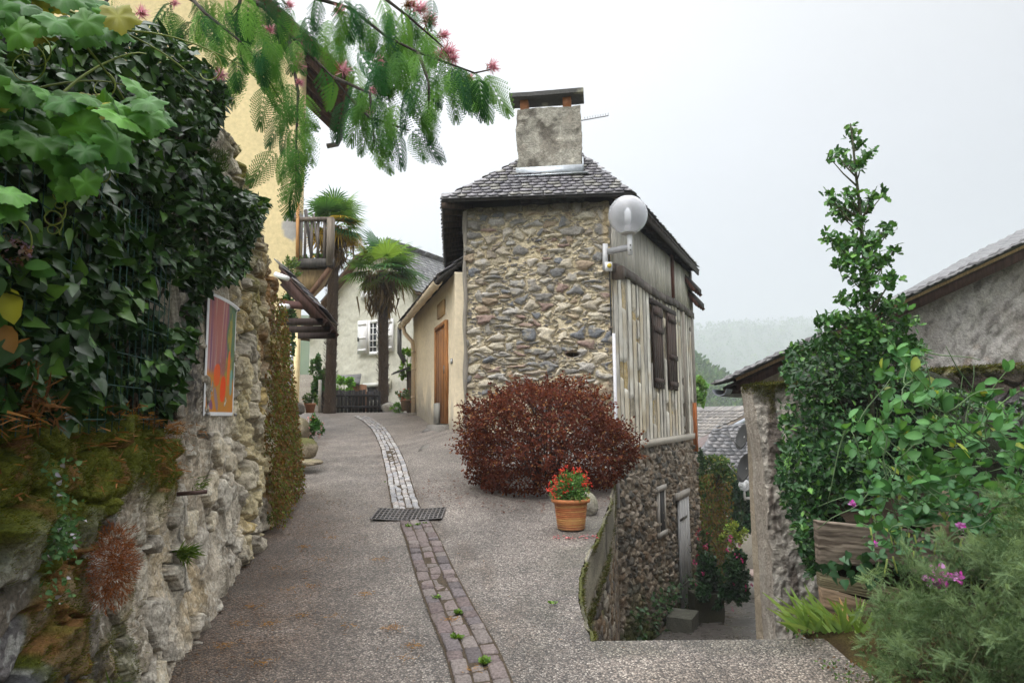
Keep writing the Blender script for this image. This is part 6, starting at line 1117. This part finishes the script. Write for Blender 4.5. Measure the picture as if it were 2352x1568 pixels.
bushy('white_flower_bush', U(718, 1000, 10.6), (.19, .2, .19), 1100, 'oval', .042, (.03, .10, .02), (.08, .19, .04), ((.75, .75, .7), (.7, .1, .1)), 34, 'green plant with small white and red flowers beside the boulders', 'flowering plant', .022)
bushy('bright_shrub', U(793, 905, 21.5), (.42, .4, .35), 700, 'oval', .1, (.10, .26, .04), (.2, .4, .07), 0, 0, 'bright green shrub behind the dark fence', 'shrub')
bushy('climbing_shrub', U(727, 900, 19.8), (.28, .3, .75), 900, 'ivy', .1, (.03, .10, .03), (.08, .17, .04), 0, 0, 'dark green climber beside the stone steps', 'shrub')
bushy('low_green_plant', U(916, 945, 18.6), (.2, .2, .16), 350, 'oval', .06, (.08, .2, .04), (.15, .3, .06), 0, 0, 'low bright plant on the ground left of the brown pot', 'plant')
bushy('wall_vine', U(936, 860, 18.6), (.22, .3, .5), 380, 'oval', .12, (.10, .24, .03), (.22, .38, .05), 0, 0, 'bright leafy climber at the far end of the cream house', 'vine')
bushy('door_ivy', U(659, 800, 11.2), (.14, .3, .6), 900, 'ivy', .06, (.02, .06, .02), (.06, .12, .03), 0, 0, 'ivy hanging behind the porch canopy', 'ivy', mat=MLG)
bushy('balcony_flowers', U(715, 598, 12.95), (.33, .1, .07), 420, 'oval', .045, (.08, .17, .04), (.17, .28, .08), ((.7, .6, .2), (.7, .3, .1)), 5, 'trailing green plants along the foot of the balcony', 'flowers')
bushy('canopy_plant', U(668, 625, 9.6), (.14, .3, .12), 420, 'dia', .045, (.05, .11, .03), (.14, .2, .05), 0, 0, 'weedy growth on the porch canopy roof', 'plant')
n = 420; P = rpoly([(470, 338), (520, 350), (525, 395), (480, 402)], n, 4.85, 5.0); V, F, C = leaves(P, np.array([.3, 0, .8])+RNG.normal(0, .5, (n, 3)), rdir(n), .05, 'blade', lcol(n, (.03, .07, .02), (.09, .14, .04))); tag(mesh_np('wall_top_plant', V, [F], C, MLS), 'spiky green plant beside the top of the tall wall pillar', 'plant')
# ---------------------------------------------------------------- right side planting
hl = thing('holly_tree', U(1995, 860, 5.6), 'slender holly tree with a tiered spire rising above the garden wall', 'tree'); hp = [U(2010, 1150, 5.7), U(1998, 860, 5.6), U(1993, 700, 5.6), U(1985, 600, 5.6), U(1975, 480, 5.6), U(1966, 400, 5.6), U(1956, 300, 5.6), U(1953, 284, 5.6)]
stems('trunk', [np.array(hp)], .026, .005, (.07, .075, .045), MBARK, hl, 8)
cl = ((1953, 290, 9), (1957, 316, 16), (1967, 340, 17), (1925, 358, 17), (1905, 362, 12), (1988, 362, 15), (1946, 376, 22), (1977, 382, 18), (2004, 350, 9), (1898, 445, 12), (1912, 462, 18), (1950, 448, 20), (1958, 480, 24), (2004, 455, 17), (2028, 448, 13), (1925, 485, 20), (1990, 480, 20), (1936, 500, 18), (1975, 510, 18), (1905, 545, 18), (1928, 560, 26), (1962, 560, 32), (2000, 560, 28), (2030, 530, 20), (2045, 525, 14), (2055, 575, 14), (1930, 605, 20), (1965, 605, 32), (2010, 605, 30), (2035, 600, 16), (1980, 640, 24), (1950, 635, 14), (2000, 650, 20), (2040, 650, 20), (2052, 640, 14), (1975, 690, 26), (1930, 690, 16), (2010, 690, 22), (2065, 700, 24), (2035, 715, 26), (1915, 735, 26), (1890, 745, 20), (1955, 740, 32), (2000, 750, 36), (2085, 745, 26), (2050, 770, 34), (1900, 775, 28), (1960, 785, 36), (2020, 800, 38), (2090, 790, 26), (2110, 800, 12), (2070, 820, 30), (1990, 830, 34))
PP = []; SS = []; pp = []
hpz = np.array(hp)[::-1]
for u, v, r_ in cl:
    yy = 5.6+RNG.normal(0, .12); c_ = U(u, v, yy); n = max(7, int(r_*r_*.088)); PP.append(c_+rdir(n)*(RNG.random((n, 1))**.5)*r_/FPX*5.6*[1, 1, .9]); zz = c_[2]-.08-.25*abs(u-1975)/100; pp.append(np.array([[np.interp(zz, hpz[::-1, 2] if hpz[0, 2] > hpz[-1, 2] else hpz[:, 2], hpz[::-1, 0] if hpz[0, 2] > hpz[-1, 2] else hpz[:, 0]), 5.6, zz], c_*.5+np.array([np.interp(zz, sorted(hpz[:, 2]), hpz[np.argsort(hpz[:, 2]), 0]), 5.6, zz-.03])*.5, c_]))
P = np.concatenate(PP); n = len(P); V, F, C = leaves(P, rdir(n)+[0, -.1, .35], np.array([-.3, -.5, .8])+RNG.normal(0, .4, (n, 3)), RNG.uniform(.045, .078, n), 'holly', lcol(n, (.022, .075, .018), (.07, .18, .035), (.12, .26, .05), .14), roll=.4); mesh_np('crown', V, [F], C, MLG, hl); stems('branch', pp, .009, .003, (.09, .085, .05), MBARK, hl, 5)
hh = thing('holly_hedge', U(1900, 1000, 5.8), 'dense holly hedge spilling over the garden wall behind the sweet pea', 'hedge')
PL = [([(1796, 860), (1810, 800), (1850, 785), (1900, 770), (2130, 800), (2120, 870), (2230, 900), (2290, 950), (2220, 1010), (1950, 1000), (1870, 970), (1830, 920)], 5200, 5.3, 6.7), ([(1785, 1060), (1800, 1020), (1860, 990), (1960, 1000), (2040, 1080), (2000, 1180), (1950, 1210), (1880, 1245), (1845, 1250), (1815, 1190), (1790, 1110)], 3600, 5.0, 6.2), ([(1800, 920), (1960, 940), (1960, 1050), (1830, 1060), (1790, 1020)], 1100, 5.4, 6.3), ([(1830, 1190), (1890, 1200), (1880, 1290), (1858, 1330), (1840, 1270)], 420, 4.75, 5.1), ([(1950, 950), (2352, 930), (2352, 1200), (1900, 1220)], 2600, 5.3, 6.3), ([(2352, 940), (2800, 960), (2800, 1250), (2352, 1210)], 2600, 5.2, 6.3)]
P = np.concatenate([rpoly(p, int(n_*1.5), a, b_) for p, n_, a, b_ in PL]); P = P[fbm(P[:, 0]*4.5+P[:, 1]*3, P[:, 2]*4.5, 55, 3)+.10*(P[:, 1] > 5.9) > .475]; P[:, 0] += .16*(fbm(P[:, 2]*5, P[:, 1]*4, 56)-.5); n = len(P); V, F, C = leaves(P, rdir(n)+[-.2, -.3, .2], np.array([-.35, -.5, .8])+RNG.normal(0, .4, (n, 3)), RNG.uniform(.028, .07, n), 'holly', lcol(n, (.010, .034, .012), (.036, .105, .026), (.09, .2, .04), .13), roll=.6); mesh_np('foliage', V, [F], C, MLG, hh)
pp = [curve(U(2010, 1150, 5.8)+RNG.normal(0, .12, 3)*[1, 1, .3], p_, 6, 0, .02) for p_ in [q_ for q_ in P[RNG.integers(0, n, 90)] if q_[0] > 2.55][:46]]
for s_ in pp: stems('stem', [s_], .008, .003, (.06, .055, .03), MBARK, hh, 5)
for k, (u, v, y, rr) in enumerate(((1945, 890, 6.4, (.28, .2, .25)), (1925, 1110, 6.0, (.22, .2, .36)), (2080, 960, 6.2, (.5, .25, .4)), (2200, 1080, 6.0, (.5, .3, .5)))): rock(U(u, v, y), rr, 90+k, rcol((.012, .014, .008), (.022, .026, .012)), MBARK, 'shaded_twig_core', hh, 30, .4)  # dark solid lumps painting the shade among the inner holly twigs
sp_ = thing('sweet_pea', U(2120, 1150, 4.0), 'sprawling everlasting pea with grey green paired leaves and magenta flowers', 'climbing plant')
SPL = [(1925, 985), (1960, 940), (2010, 920), (2110, 870), (2170, 900), (2260, 900), (2340, 960), (2400, 1000), (2400, 1290), (2290, 1260), (2200, 1180), (2120, 1240), (2060, 1290), (2000, 1240), (1960, 1150), (1990, 1080), (1950, 1030)]
P = np.concatenate([rpoly(SPL, 260, 3.5, 4.4), rpoly([(2400, 990), (2560, 940), (2760, 1000), (2740, 1290), (2400, 1290)], 120, 3.5, 4.4)]); vp_ = []
for k in range(32):
    a_ = rpoly(SPL, 1, 3.6, 4.3)[0]; e_ = a_+np.array([RNG.normal(0, .32), RNG.normal(-.05, .12), RNG.uniform(-.25, .3)]); c_ = curve(a_, e_, 8, -RNG.uniform(-.02, .1), .02); vp_.append(c_)
vp_ = [c_ for c_ in vp_ if proj(c_)[:, 0].min() > 1915]; P = np.concatenate([P]+[c_[1:] for c_ in vp_]); n = len(P)
for c_ in vp_: stems('shoot', [c_], .0045, .002, (.12, .2, .08), ML, sp_, 5)
dx = RNG.normal(0, .7, (n, 3))+[-.2, -.3, .25]; P = np.repeat(P, 2, 0); dx = np.repeat(dx, 2, 0)+np.tile([[.55, 0, .1], [-.55, 0, .1]], (n, 1)); V, F, C = leaves(P, dx, np.array([-.25, -.6, .75]), np.repeat(RNG.uniform(.05, .105, n), 2), 'oval', lcol(2*n, (.035, .115, .035), (.09, .22, .065), (.26, .32, .06), .05), roll=.5); mesh_np('foliage', V, [F], C, ML, sp_)
P2 = rpoly([(1960, 1130), (2060, 1080), (2250, 1100), (2380, 1180), (2380, 1320), (2200, 1330), (2060, 1300), (1990, 1260)], 420, 3.5, 4.2); n = len(P2); V, F, C = leaves(P2, rdir(n), np.array([-.25, -.6, .75]), RNG.uniform(.03, .06, n), 'oval', lcol(n, (.05, .13, .06), (.11, .21, .10)), roll=.5); mesh_np('lower_foliage', V, [F], C, ML, sp_)
pp = [curve(P[i], P[i]+RNG.normal(0, .22, 3)*[1, .5, 1], 7, RNG.uniform(-.03, .05), .012) for i in RNG.integers(0, len(P), 150)]; stems('stem', pp, .0045, .002, (.13, .2, .10), ML, sp_, 5)
pp = [curve(p_, p_+[RNG.normal(0, .02), -.01, -RNG.uniform(.05, .09)], 5, 0, .003) for p_ in rpoly([(1980, 1190), (2050, 1200), (2250, 1240), (2230, 1330), (2090, 1310), (2000, 1270)], 16, 3.5, 3.9)]
for q_ in pp: stems('pod', [q_], .0055, .004, (.24, .3, .08), ML, sp_, 6)
for u, v, r_ in ((2158, 1322, 20), (2140, 1330, 12), (2172, 1330, 14), (2160, 1345, 9), (2200, 1326, 9), (2206, 1208, 9), (1957, 1157, 7), (2010, 1248, 5)):
    c_ = U(u, v, 3.3 if v > 1300 else 3.6); n = 22; V, F, C = leaves(c_+rdir(n)*r_/FPX*1.3, rdir(n), rdir(n)+[0, -1, .3], r_/FPX*3.6*RNG.uniform(.9, 1.6, n), 'oval', lcol(n, (.58, .05, .42), (.62, .35, .62))); mesh_np('flower', V, [F], C, MPET, sp_)
# feathery artemisia
ar = thing('feathery_bush', (2.2, 3.3, .45), 'soft grey green feathery bush filling the bottom right corner', 'bush')
V0 = []; F0 = []
for k in range(34):
    t = (k+.5)/34; a = k*2.4; d = np.array([math.cos(a)*.8, .75, math.sin(a)*.8]); d = d/np.linalg.norm(d); b_ = np.array([.03*math.sin(t*3), t*.85, .06*t*t]); ln = .22*(1.1-.7*t); w_ = np.cross(d, [.3, .2, 1]); w_ = w_/np.linalg.norm(w_)*.014; i = len(V0); V0 += list(map(tuple, [b_-w_, b_+w_, b_+d*ln])); F0.append((i, i+1, i+2))
i = len(V0); V0 += [(-.008, 0, 0), (.008, 0, 0), (0, .9, .05)]; F0.append((i, i+1, i+2)); SPRIG = (np.array(V0), np.array(F0))
ARP = [(1960, 1490), (1935, 1470), (2000, 1420), (2010, 1385), (2080, 1345), (2140, 1340), (2230, 1300), (2290, 1240), (2420, 1150), (2420, 1640), (2180, 1640), (2110, 1560), (2050, 1540)]
bs_ = np.concatenate([rpoly(ARP, 170, 2.85, 3.8), rpoly([(2230, 1330), (2290, 1270), (2420, 1180), (2420, 1420), (2300, 1400)], 45, 3.1, 3.8), rpoly([(2420, 1190), (2780, 1130), (2780, 1640), (2420, 1640)], 110, 2.8, 3.7)]); bs_ = bs_[bs_[:, 2] > gz(bs_[:, 0], bs_[:, 1])-.02]; PP, AX, TT = [], [], []
for b0 in bs_:
    ax_ = unit(np.array([-.35, -.45, .6])+RNG.normal(0, .45, 3)); ln = RNG.uniform(.12, .30); k_ = int(70*ln/.2); t = RNG.random(k_)**.8; sp0 = .055*np.sin(math.pi*np.clip(t*.9+.1, 0, 1))[:, None]; pk = b0+ax_*(t*ln)[:, None]+RNG.normal(0, 1, (k_, 3))*sp0*.55-np.array([0, 0, .05])*(t**2)[:, None]; PP.append(pk); AX.append(np.tile(ax_, (k_, 1))); TT.append(t*RNG.uniform(.6, 1.15))
P = np.concatenate(PP); AX = np.concatenate(AX); cl_ = np.concatenate(TT); kp = P[:, 2] > gz(P[:, 0], P[:, 1])+.02; P, AX, cl_ = P[kp], AX[kp], cl_[kp]; n = len(P)
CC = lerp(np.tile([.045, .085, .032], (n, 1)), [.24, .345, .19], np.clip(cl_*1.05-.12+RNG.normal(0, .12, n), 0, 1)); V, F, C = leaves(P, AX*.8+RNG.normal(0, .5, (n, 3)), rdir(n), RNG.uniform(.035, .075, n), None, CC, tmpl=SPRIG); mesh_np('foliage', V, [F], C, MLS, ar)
stems('stem', [curve((2.35+RNG.normal(0, .25), 3.4+RNG.normal(0, .15), .35), p_, 6, -.05, .01) for p_ in P[RNG.integers(0, n, 90)]], .006, .002, (.12, .13, .06), MBARK, ar, 4)
# clump of iris
ir = thing('iris_clump', U(1910, 1440, 4.25), 'clump of sword shaped iris leaves in front of the sleepers', 'iris'); mb = MB()
for k in range(95):
    u = RNG.uniform(1832, 2010); b_ = U(u, 1452+RNG.uniform(-6, 4), 4.25+RNG.uniform(-.08, .12)); ln = RNG.uniform(.12, .36)*(1 if u < 1960 else .75); lean = RNG.normal(-.62, .35) if u < 1950 else RNG.normal(-.2, .5); d = unit(np.array([lean, RNG.normal(-.1, .25), .85])); x_ = unit(np.cross(d, [RNG.normal(0, .4), 1, .1])); w_ = RNG.uniform(.009, .016); c = lerp(np.array([.10, .2, .04]), [.26, .36, .10], RNG.random()); c = np.array([.32, .2, .07]) if RNG.random() < .08 else c; V = []; m_ = 6
    for j in range(m_): t = j/(m_-1); p = b_+d*ln*t+np.array([lean*.1, 0, -.14])*ln*t*t; ww = w_*(1-.9*t**2.2); V += [p-x_*ww, p+x_*ww+np.cross(x_, d)*.003]
    mb.add(V, [(2*j, 2*j+1, 2*j+3, 2*j+2) for j in range(m_-1)], c)
mb.build('leaves', ML, ir)
n = 4200; P = np.stack([RNG.uniform(1.62, 2.6, n), RNG.uniform(2.5, 4.35, n), np.zeros(n)], -1); P = P[fbm(P[:, 0]*5, P[:, 1]*5, 8) > .46]; n = len(P); P[:, 2] = gz(P[:, 0], P[:, 1])+.02+.3*ss(P[:, 0]-1.75, .1, 1.2)*(1-.85*ss(P[:, 1], 3.5, 4.1))+.04*RNG.random(n); V, F, C = leaves(P, rdir(n)+[0, 0, .2], np.tile([0, -.3, 1.], (n, 1)), RNG.uniform(.010, .026, n), 'oval', lcol(n, (.03, .07, .015), (.08, .14, .035), (.11, .065, .03), .45), roll=.4); tag(mesh_np('clover', V, [F], C, ML), 'low clover and moss at the foot of the feathery bush', 'clover', None, 'stuff')
n = 160; P = rpoly([(1950, 1255), (2080, 1280), (2100, 1300), (1990, 1340), (1890, 1330), (1880, 1290)], 40, 4.35, 4.45); V, F, C = leaves(P, np.array([0, 0, -1])+RNG.normal(0, .5, (40, 3)), np.tile([-.2, -1., .3], (40, 1)), .06, 'ivy', lcol(40, (.02, .06, .025), (.05, .12, .05)), roll=.3); tag(mesh_np('trailing_ivy', V, [F], C, MLG), 'few ivy leaves trailing over the sleepers', 'ivy')
# ---------------------------------------------------------------- lane planting
tro = thing('stone_trough', U(1625, 1400, 14.6), 'mossy stone trough in the lane under the rose bush', 'trough'); c_ = U(1630, 1385, 14.6); rough_box('basin', Fr((c_[0]-.3, c_[1], 0), (1, .1)), 0, .62, az(14.6)-.1, c_[2]+.18, -.4, 0, .06, .03, lambda Q, D: np.tile([.05, .05, .032], (len(Q), 1)), MSW, tro, 3)
bushy('rose_bush', U(1662, 1368, 14.6), (.62, .46, .80), 6000, 'oval', .085, (.010, .036, .012), (.035, .09, .028), ((.55, .03, .2), (.62, .2, .3)), 15, 'dark leaved rose bush with pink blooms in the lane', 'rose bush', .05, MLG)
bushy('yellow_shrub', U(1686, 1258, 17.5), (.32, .3, .42), 900, 'oval', .07, (.14, .24, .04), (.32, .36, .06), 0, 0, 'yellow green shrub behind the rose bush', 'shrub')
bushy('red_flower_shrub', U(1610, 1280, 17.2), (.35, .3, .45), 900, 'oval', .07, (.03, .07, .02), (.08, .13, .03), ((.4, .03, .06), (.45, .08, .1)), 12, 'dark shrub with small red flowers below the vine covered wall', 'shrub', .05)
bushy('dark_ivy_wall', U(1706, 1215, 23), (.85, .4, 1.3), 4200, 'ivy', .13, (.010, .035, .014), (.03, .08, .03), 0, 0, 'dark ivy bank under the small globe lamp', 'ivy', .03, MLG)
vw = thing('vine_wall', U(1640, 1200, 18.5), 'tall wall beyond the stone house hung with brown and green creeper', 'wall'); a = U(1585, 1100, 17.9); b_ = U(1662, 1100, 19.5); vf = Fr((a[0], a[1], 0), (b_-a)[:2]); Lv = float(np.linalg.norm((b_-a)[:2])); zt = U(1640, 1085, 18.5)[2]; S, T = np.meshgrid(np.linspace(0, Lv, 80), np.linspace(-4, zt, 120)); C = lerp(np.tile([.20, .13, .07], S.shape+(1,)), [.12, .10, .07], fbm(S*4, T*2, 3)); wall_grid('wall', vf, S, T, .08*fbm(S*5, T*5, 4), C, MSW, vw, .4)
n = 4200; s_ = RNG.uniform(0, Lv, n); t = zt-4*RNG.random(n)**1.4; P = vf(s_, t, RNG.uniform(.0, .3, n)*(1-.15*(zt-t))); V, F, C = leaves(P, np.array([0, -.4, -.9])+RNG.normal(0, .4, (n, 3)), np.tile([-.2, -1, .4], (n, 1)), RNG.uniform(.05, .1, n), 'dia', lcol(n, (.16, .10, .04), (.22, .17, .05), (.10, .16, .035), .35)); mesh_np('creeper', V, [F], C, MLS, vw)
o = thing('overhanging_shrub', U(1640, 1095, 18.6), 'green shrub with pale yellow tips overhanging the vine wall', 'shrub'); ctr = U(1640, 1080, 18.6); blob(ctr, (.75, .5, .5), 2600, 'oval', .085, lambda m_: lcol(m_, (.035, .08, .025), (.10, .17, .05), (.4, .38, .14), .12), ML, 'foliage', o, clump=16)
blob(U(1600, 1080, 18.0), (.25, .4, .9), 900, 'oval', .08, lambda m_: lcol(m_, (.02, .06, .02), (.06, .12, .035)), ML, 'lower_foliage', o, clump=8); stems('stem', [curve(ctr-[0, 0, .5], ctr+RNG.normal(0, .3, 3), 5) for k in range(10)], .015, .005, (.08, .07, .05), MBARK, o)
bushy('climbing_vine', U(1597, 925, 18.0), (.22, .3, .45), 330, 'vine', .16, (.10, .24, .06), (.2, .36, .09), 0, 0, 'light green vine leaves at the far corner of the stone house', 'vine')
n = 900; s_ = RNG.uniform(0, 5.5, n); q = RF(s_, 0, 0); zb_ = az(q[:, 1]); tt = zb_+.9*RNG.random(n)**2.2; keep = fbm(s_*2, tt*2, 3) > .45; s_, tt = s_[keep], tt[keep]; n = len(s_); P = RF(s_, tt, RNG.uniform(.03, .12, n)); V, F, C = leaves(P, RF.n+np.array([0, 0, -.4])+RNG.normal(0, .5, (n, 3)), RF.n+np.array([0, -.3, .5]), RNG.uniform(.04, .09, n), 'ivy', lcol(n, (.02, .06, .02), (.06, .12, .04))); tag(mesh_np('wall_ivy', V, [F], C, MLG), 'ivy creeping up the foot of the house wall in the lane', 'ivy')
stp = thing('stone_step', U(1586, 1420, 13.9), 'worn grey stone step below the lower door', 'step'); c_ = U(1582, 1423, 13.9); rough_box('slab', Fr((c_[0]-.2, c_[1], 0), RD), 0, .7, az(13.9)-.2, c_[2]+.03, -.25, .25, .05, .02, lambda Q, D: np.tile([.10, .10, .08], (len(Q), 1))*(.5+fbm(Q[:, 0]*9, Q[:, 2]*9+Q[:, 1]*6, 3))[:, None], MSW, stp, 4)
tb = thing('garden_table', U(1735, 1325, 18.6), 'small pale round table far down the lane', 'table'); c_ = U(1737, 1318, 18.6); mb = MB(); mb.lathe([(.38, 0), (.38, .05)], c_, (.55, .42, .38), 20); mb.build('table_top', MPT, tb); mb = MB(); mb.box((c_[0]-.35, c_[1]-.3, az(18.6)-.1), (c_[0]+.4, c_[1]+.2, c_[2]-.12), (.5, .5, .46)); mb.build('base', MPT, tb)
# ---------------------------------------------------------------- weeds and litter on the street
for (u, v, nb_, sz) in ((936, 1213, 26, .06), (958, 1209, 18, .05), (979, 1206, 16, .04), (1004, 1378, 24, .06), (1052, 1414, 30, .07), (1048, 1473, 34, .075), (1110, 1530, 34, .08), (1008, 1250, 10, .03), (884, 1110, 8, .04), (1270, 1392, 16, .05)):
    c_ = G(u, v); c_[2] += .02; n = nb_; n = int(n*1.4); sz *= .62; V, F, C = leaves(c_+RNG.normal(0, .010, (n, 3))*[1, 1, .2], rdir(n)*[1, 1, .3]+[0, 0, .45], np.tile([0, 0, 1.], (n, 1))+rdir(n)*.6, sz*RNG.uniform(.4, 1, n), 'dia', lcol(n, (.07, .15, .025), (.18, .30, .06)))
    tag(mesh_np('weed_tuft', V, [F], C, ML), {936: 'light green weed just below the drain grate at its left', 958: 'second small weed just below the drain grate', 979: 'thin weed below the right half of the drain grate', 1004: 'small green weed between pavers nearest the pot in depth', 1052: 'star shaped weed in the middle of the paver strip', 1048: 'flat bright weed on the left of the paver strip', 1110: 'tall bright weed nearest in the paver strip', 1008: 'tiny weed right of the pavers below the grate', 884: 'tiny weed in the grey setts above the grate', 1270: 'weed in the concrete right of the paver strip'}[u], 'weed', 'weeds growing in the paving')
n = 9000; y = RNG.uniform(1.8, 8.5, n); d = np.abs(RNG.normal(0, .5, n))+.03; far_ = RNG.random(n) < .12; d = np.where(far_, RNG.uniform(0, 2.6, n), d); x = lwx(y)+d; k = fbm(x*3.5, y*3.5, 7) > .44; x, y = x[k], y[k]; n = len(x); P = np.stack([x, y, gz(x, y)+.010+.006*RNG.random(n)], -1)
V, F, C = leaves(P, rdir(n)*[1, 1, .12], np.tile([0, 0, 1.], (n, 1)), RNG.uniform(.008, .032, n), 'blade', lcol(n, (.055, .03, .018), (.15, .07, .025), (.34, .17, .05), .16), roll=.3); tag(mesh_np('leaf_litter', V, [F], C, MLS), 'brown litter and needles strewn along the foot of the old wall', 'leaf litter', None, 'stuff')
PP = []
for u, v in ((640, 1310), (712, 1352), (770, 1420), (600, 1530), (520, 1490), (950, 1490), (800, 1445), (690, 1420), (870, 1290), (840, 1370), (740, 1290), (930, 1520), (580, 1400), (1040, 1430), (620, 1440), (660, 1360), (900, 1450), (760, 1240), (700, 1260), (545, 1440), (1095, 1545)):
    c_ = G(u, v); m_ = RNG.integers(30, 80); PP.append(c_+np.stack([RNG.normal(0, .035, m_), RNG.normal(0, .025, m_), .014+.02*RNG.random(m_)], -1))
P = np.concatenate(PP); n = len(P); V, F, C = leaves(P, rdir(n)*[1, 1, .3], rdir(n)+[0, 0, 1], RNG.uniform(.012, .035, n), 'blade', lcol(n, (.24, .11, .03), (.42, .24, .07))); tag(mesh_np('fallen_blossom', V, [F], C, MLS), 'small clumps of orange brown fallen blossom on the street', 'fallen blossom', None, 'stuff')
# ---------------------------------------------------------------- hills, wood, mist
def hill_z(x, y):
    r1_ = np.exp(-((y-215)/60)**2)*(np.interp(x/y, [-.6, 0, .25, .30, .36, .42, .8], [60, 60, 44, 37, 31, 30, 34])); r2_ = np.exp(-((y-1150)/300)**2)*np.interp(x/y, [-.6, .25, .35, .5, .8], [190, 165, 172, 180, 185]); return -27+r1_+r2_
X, Y = np.meshgrid(np.linspace(-500, 1500, 160), np.linspace(70, 1500, 160)); Z = hill_z(X, Y)+6*(fbm(X*.02, Y*.02, 3)-.5); struct(mesh_np('hills', np.stack([X, Y, Z], -1).reshape(-1, 3), [grid_faces(160, 160)], np.tile([.05, .075, .03], (X.size, 1)), M_v('hillside', .95, .4, .05), None, True), 'wooded hills across the valley')
n = 2600; y = np.concatenate([RNG.uniform(110, 225, 1700), RNG.uniform(600, 1200, 900)]); x = y*RNG.uniform(.2, .62, n); h = RNG.uniform(3, 5, n)*np.where(y > 300, 2.2, 1); z = hill_z(x, y); m_ = 46; q = rdir(n*m_).reshape(n, m_, 3); P = np.stack([x, y, z+h*.6], -1)[:, None]+q*(RNG.random((n, m_, 1))**.35)*np.stack([h*.5, h*.5, h*.62], -1)[:, None]; tc__ = lcol(n, (.035, .09, .022), (.09, .18, .04), (.13, .2, .05), .1)
P = P.reshape(-1, 3); V, F, C = leaves(P, q.reshape(-1, 3)+[0, 0, .3], rdir(n*m_), np.repeat(h*.30, m_)*RNG.uniform(.6, 1.3, n*m_), 'dia', np.repeat(tc__, m_, 0)*RNG.uniform(.8, 1.2, (n*m_, 1))); tag(mesh_np('far_wood', V, [F], C, MLS), 'green wood covering the misty hillside across the valley', 'wood', None, 'stuff')
mb = MB(); mb.box((-700, -120, -29), (1700, 1650, 185), (1, 1, 1)); mt = bpy.data.materials.new('mist'); mt.use_nodes = True; n_ = mt.node_tree.nodes; n_.remove(n_['Principled BSDF']); pv = n_.new('ShaderNodeVolumePrincipled'); pv.inputs['Color'].default_value = (.66, .695, .735, 1); pv.inputs['Density'].default_value = .00125; mt.node_tree.links.new(pv.outputs[0], n_['Material Output'].inputs['Volume'])
hz = mb.build('haze', mt); tag(hz, 'pale mist filling the valley', 'haze', None, 'stuff')
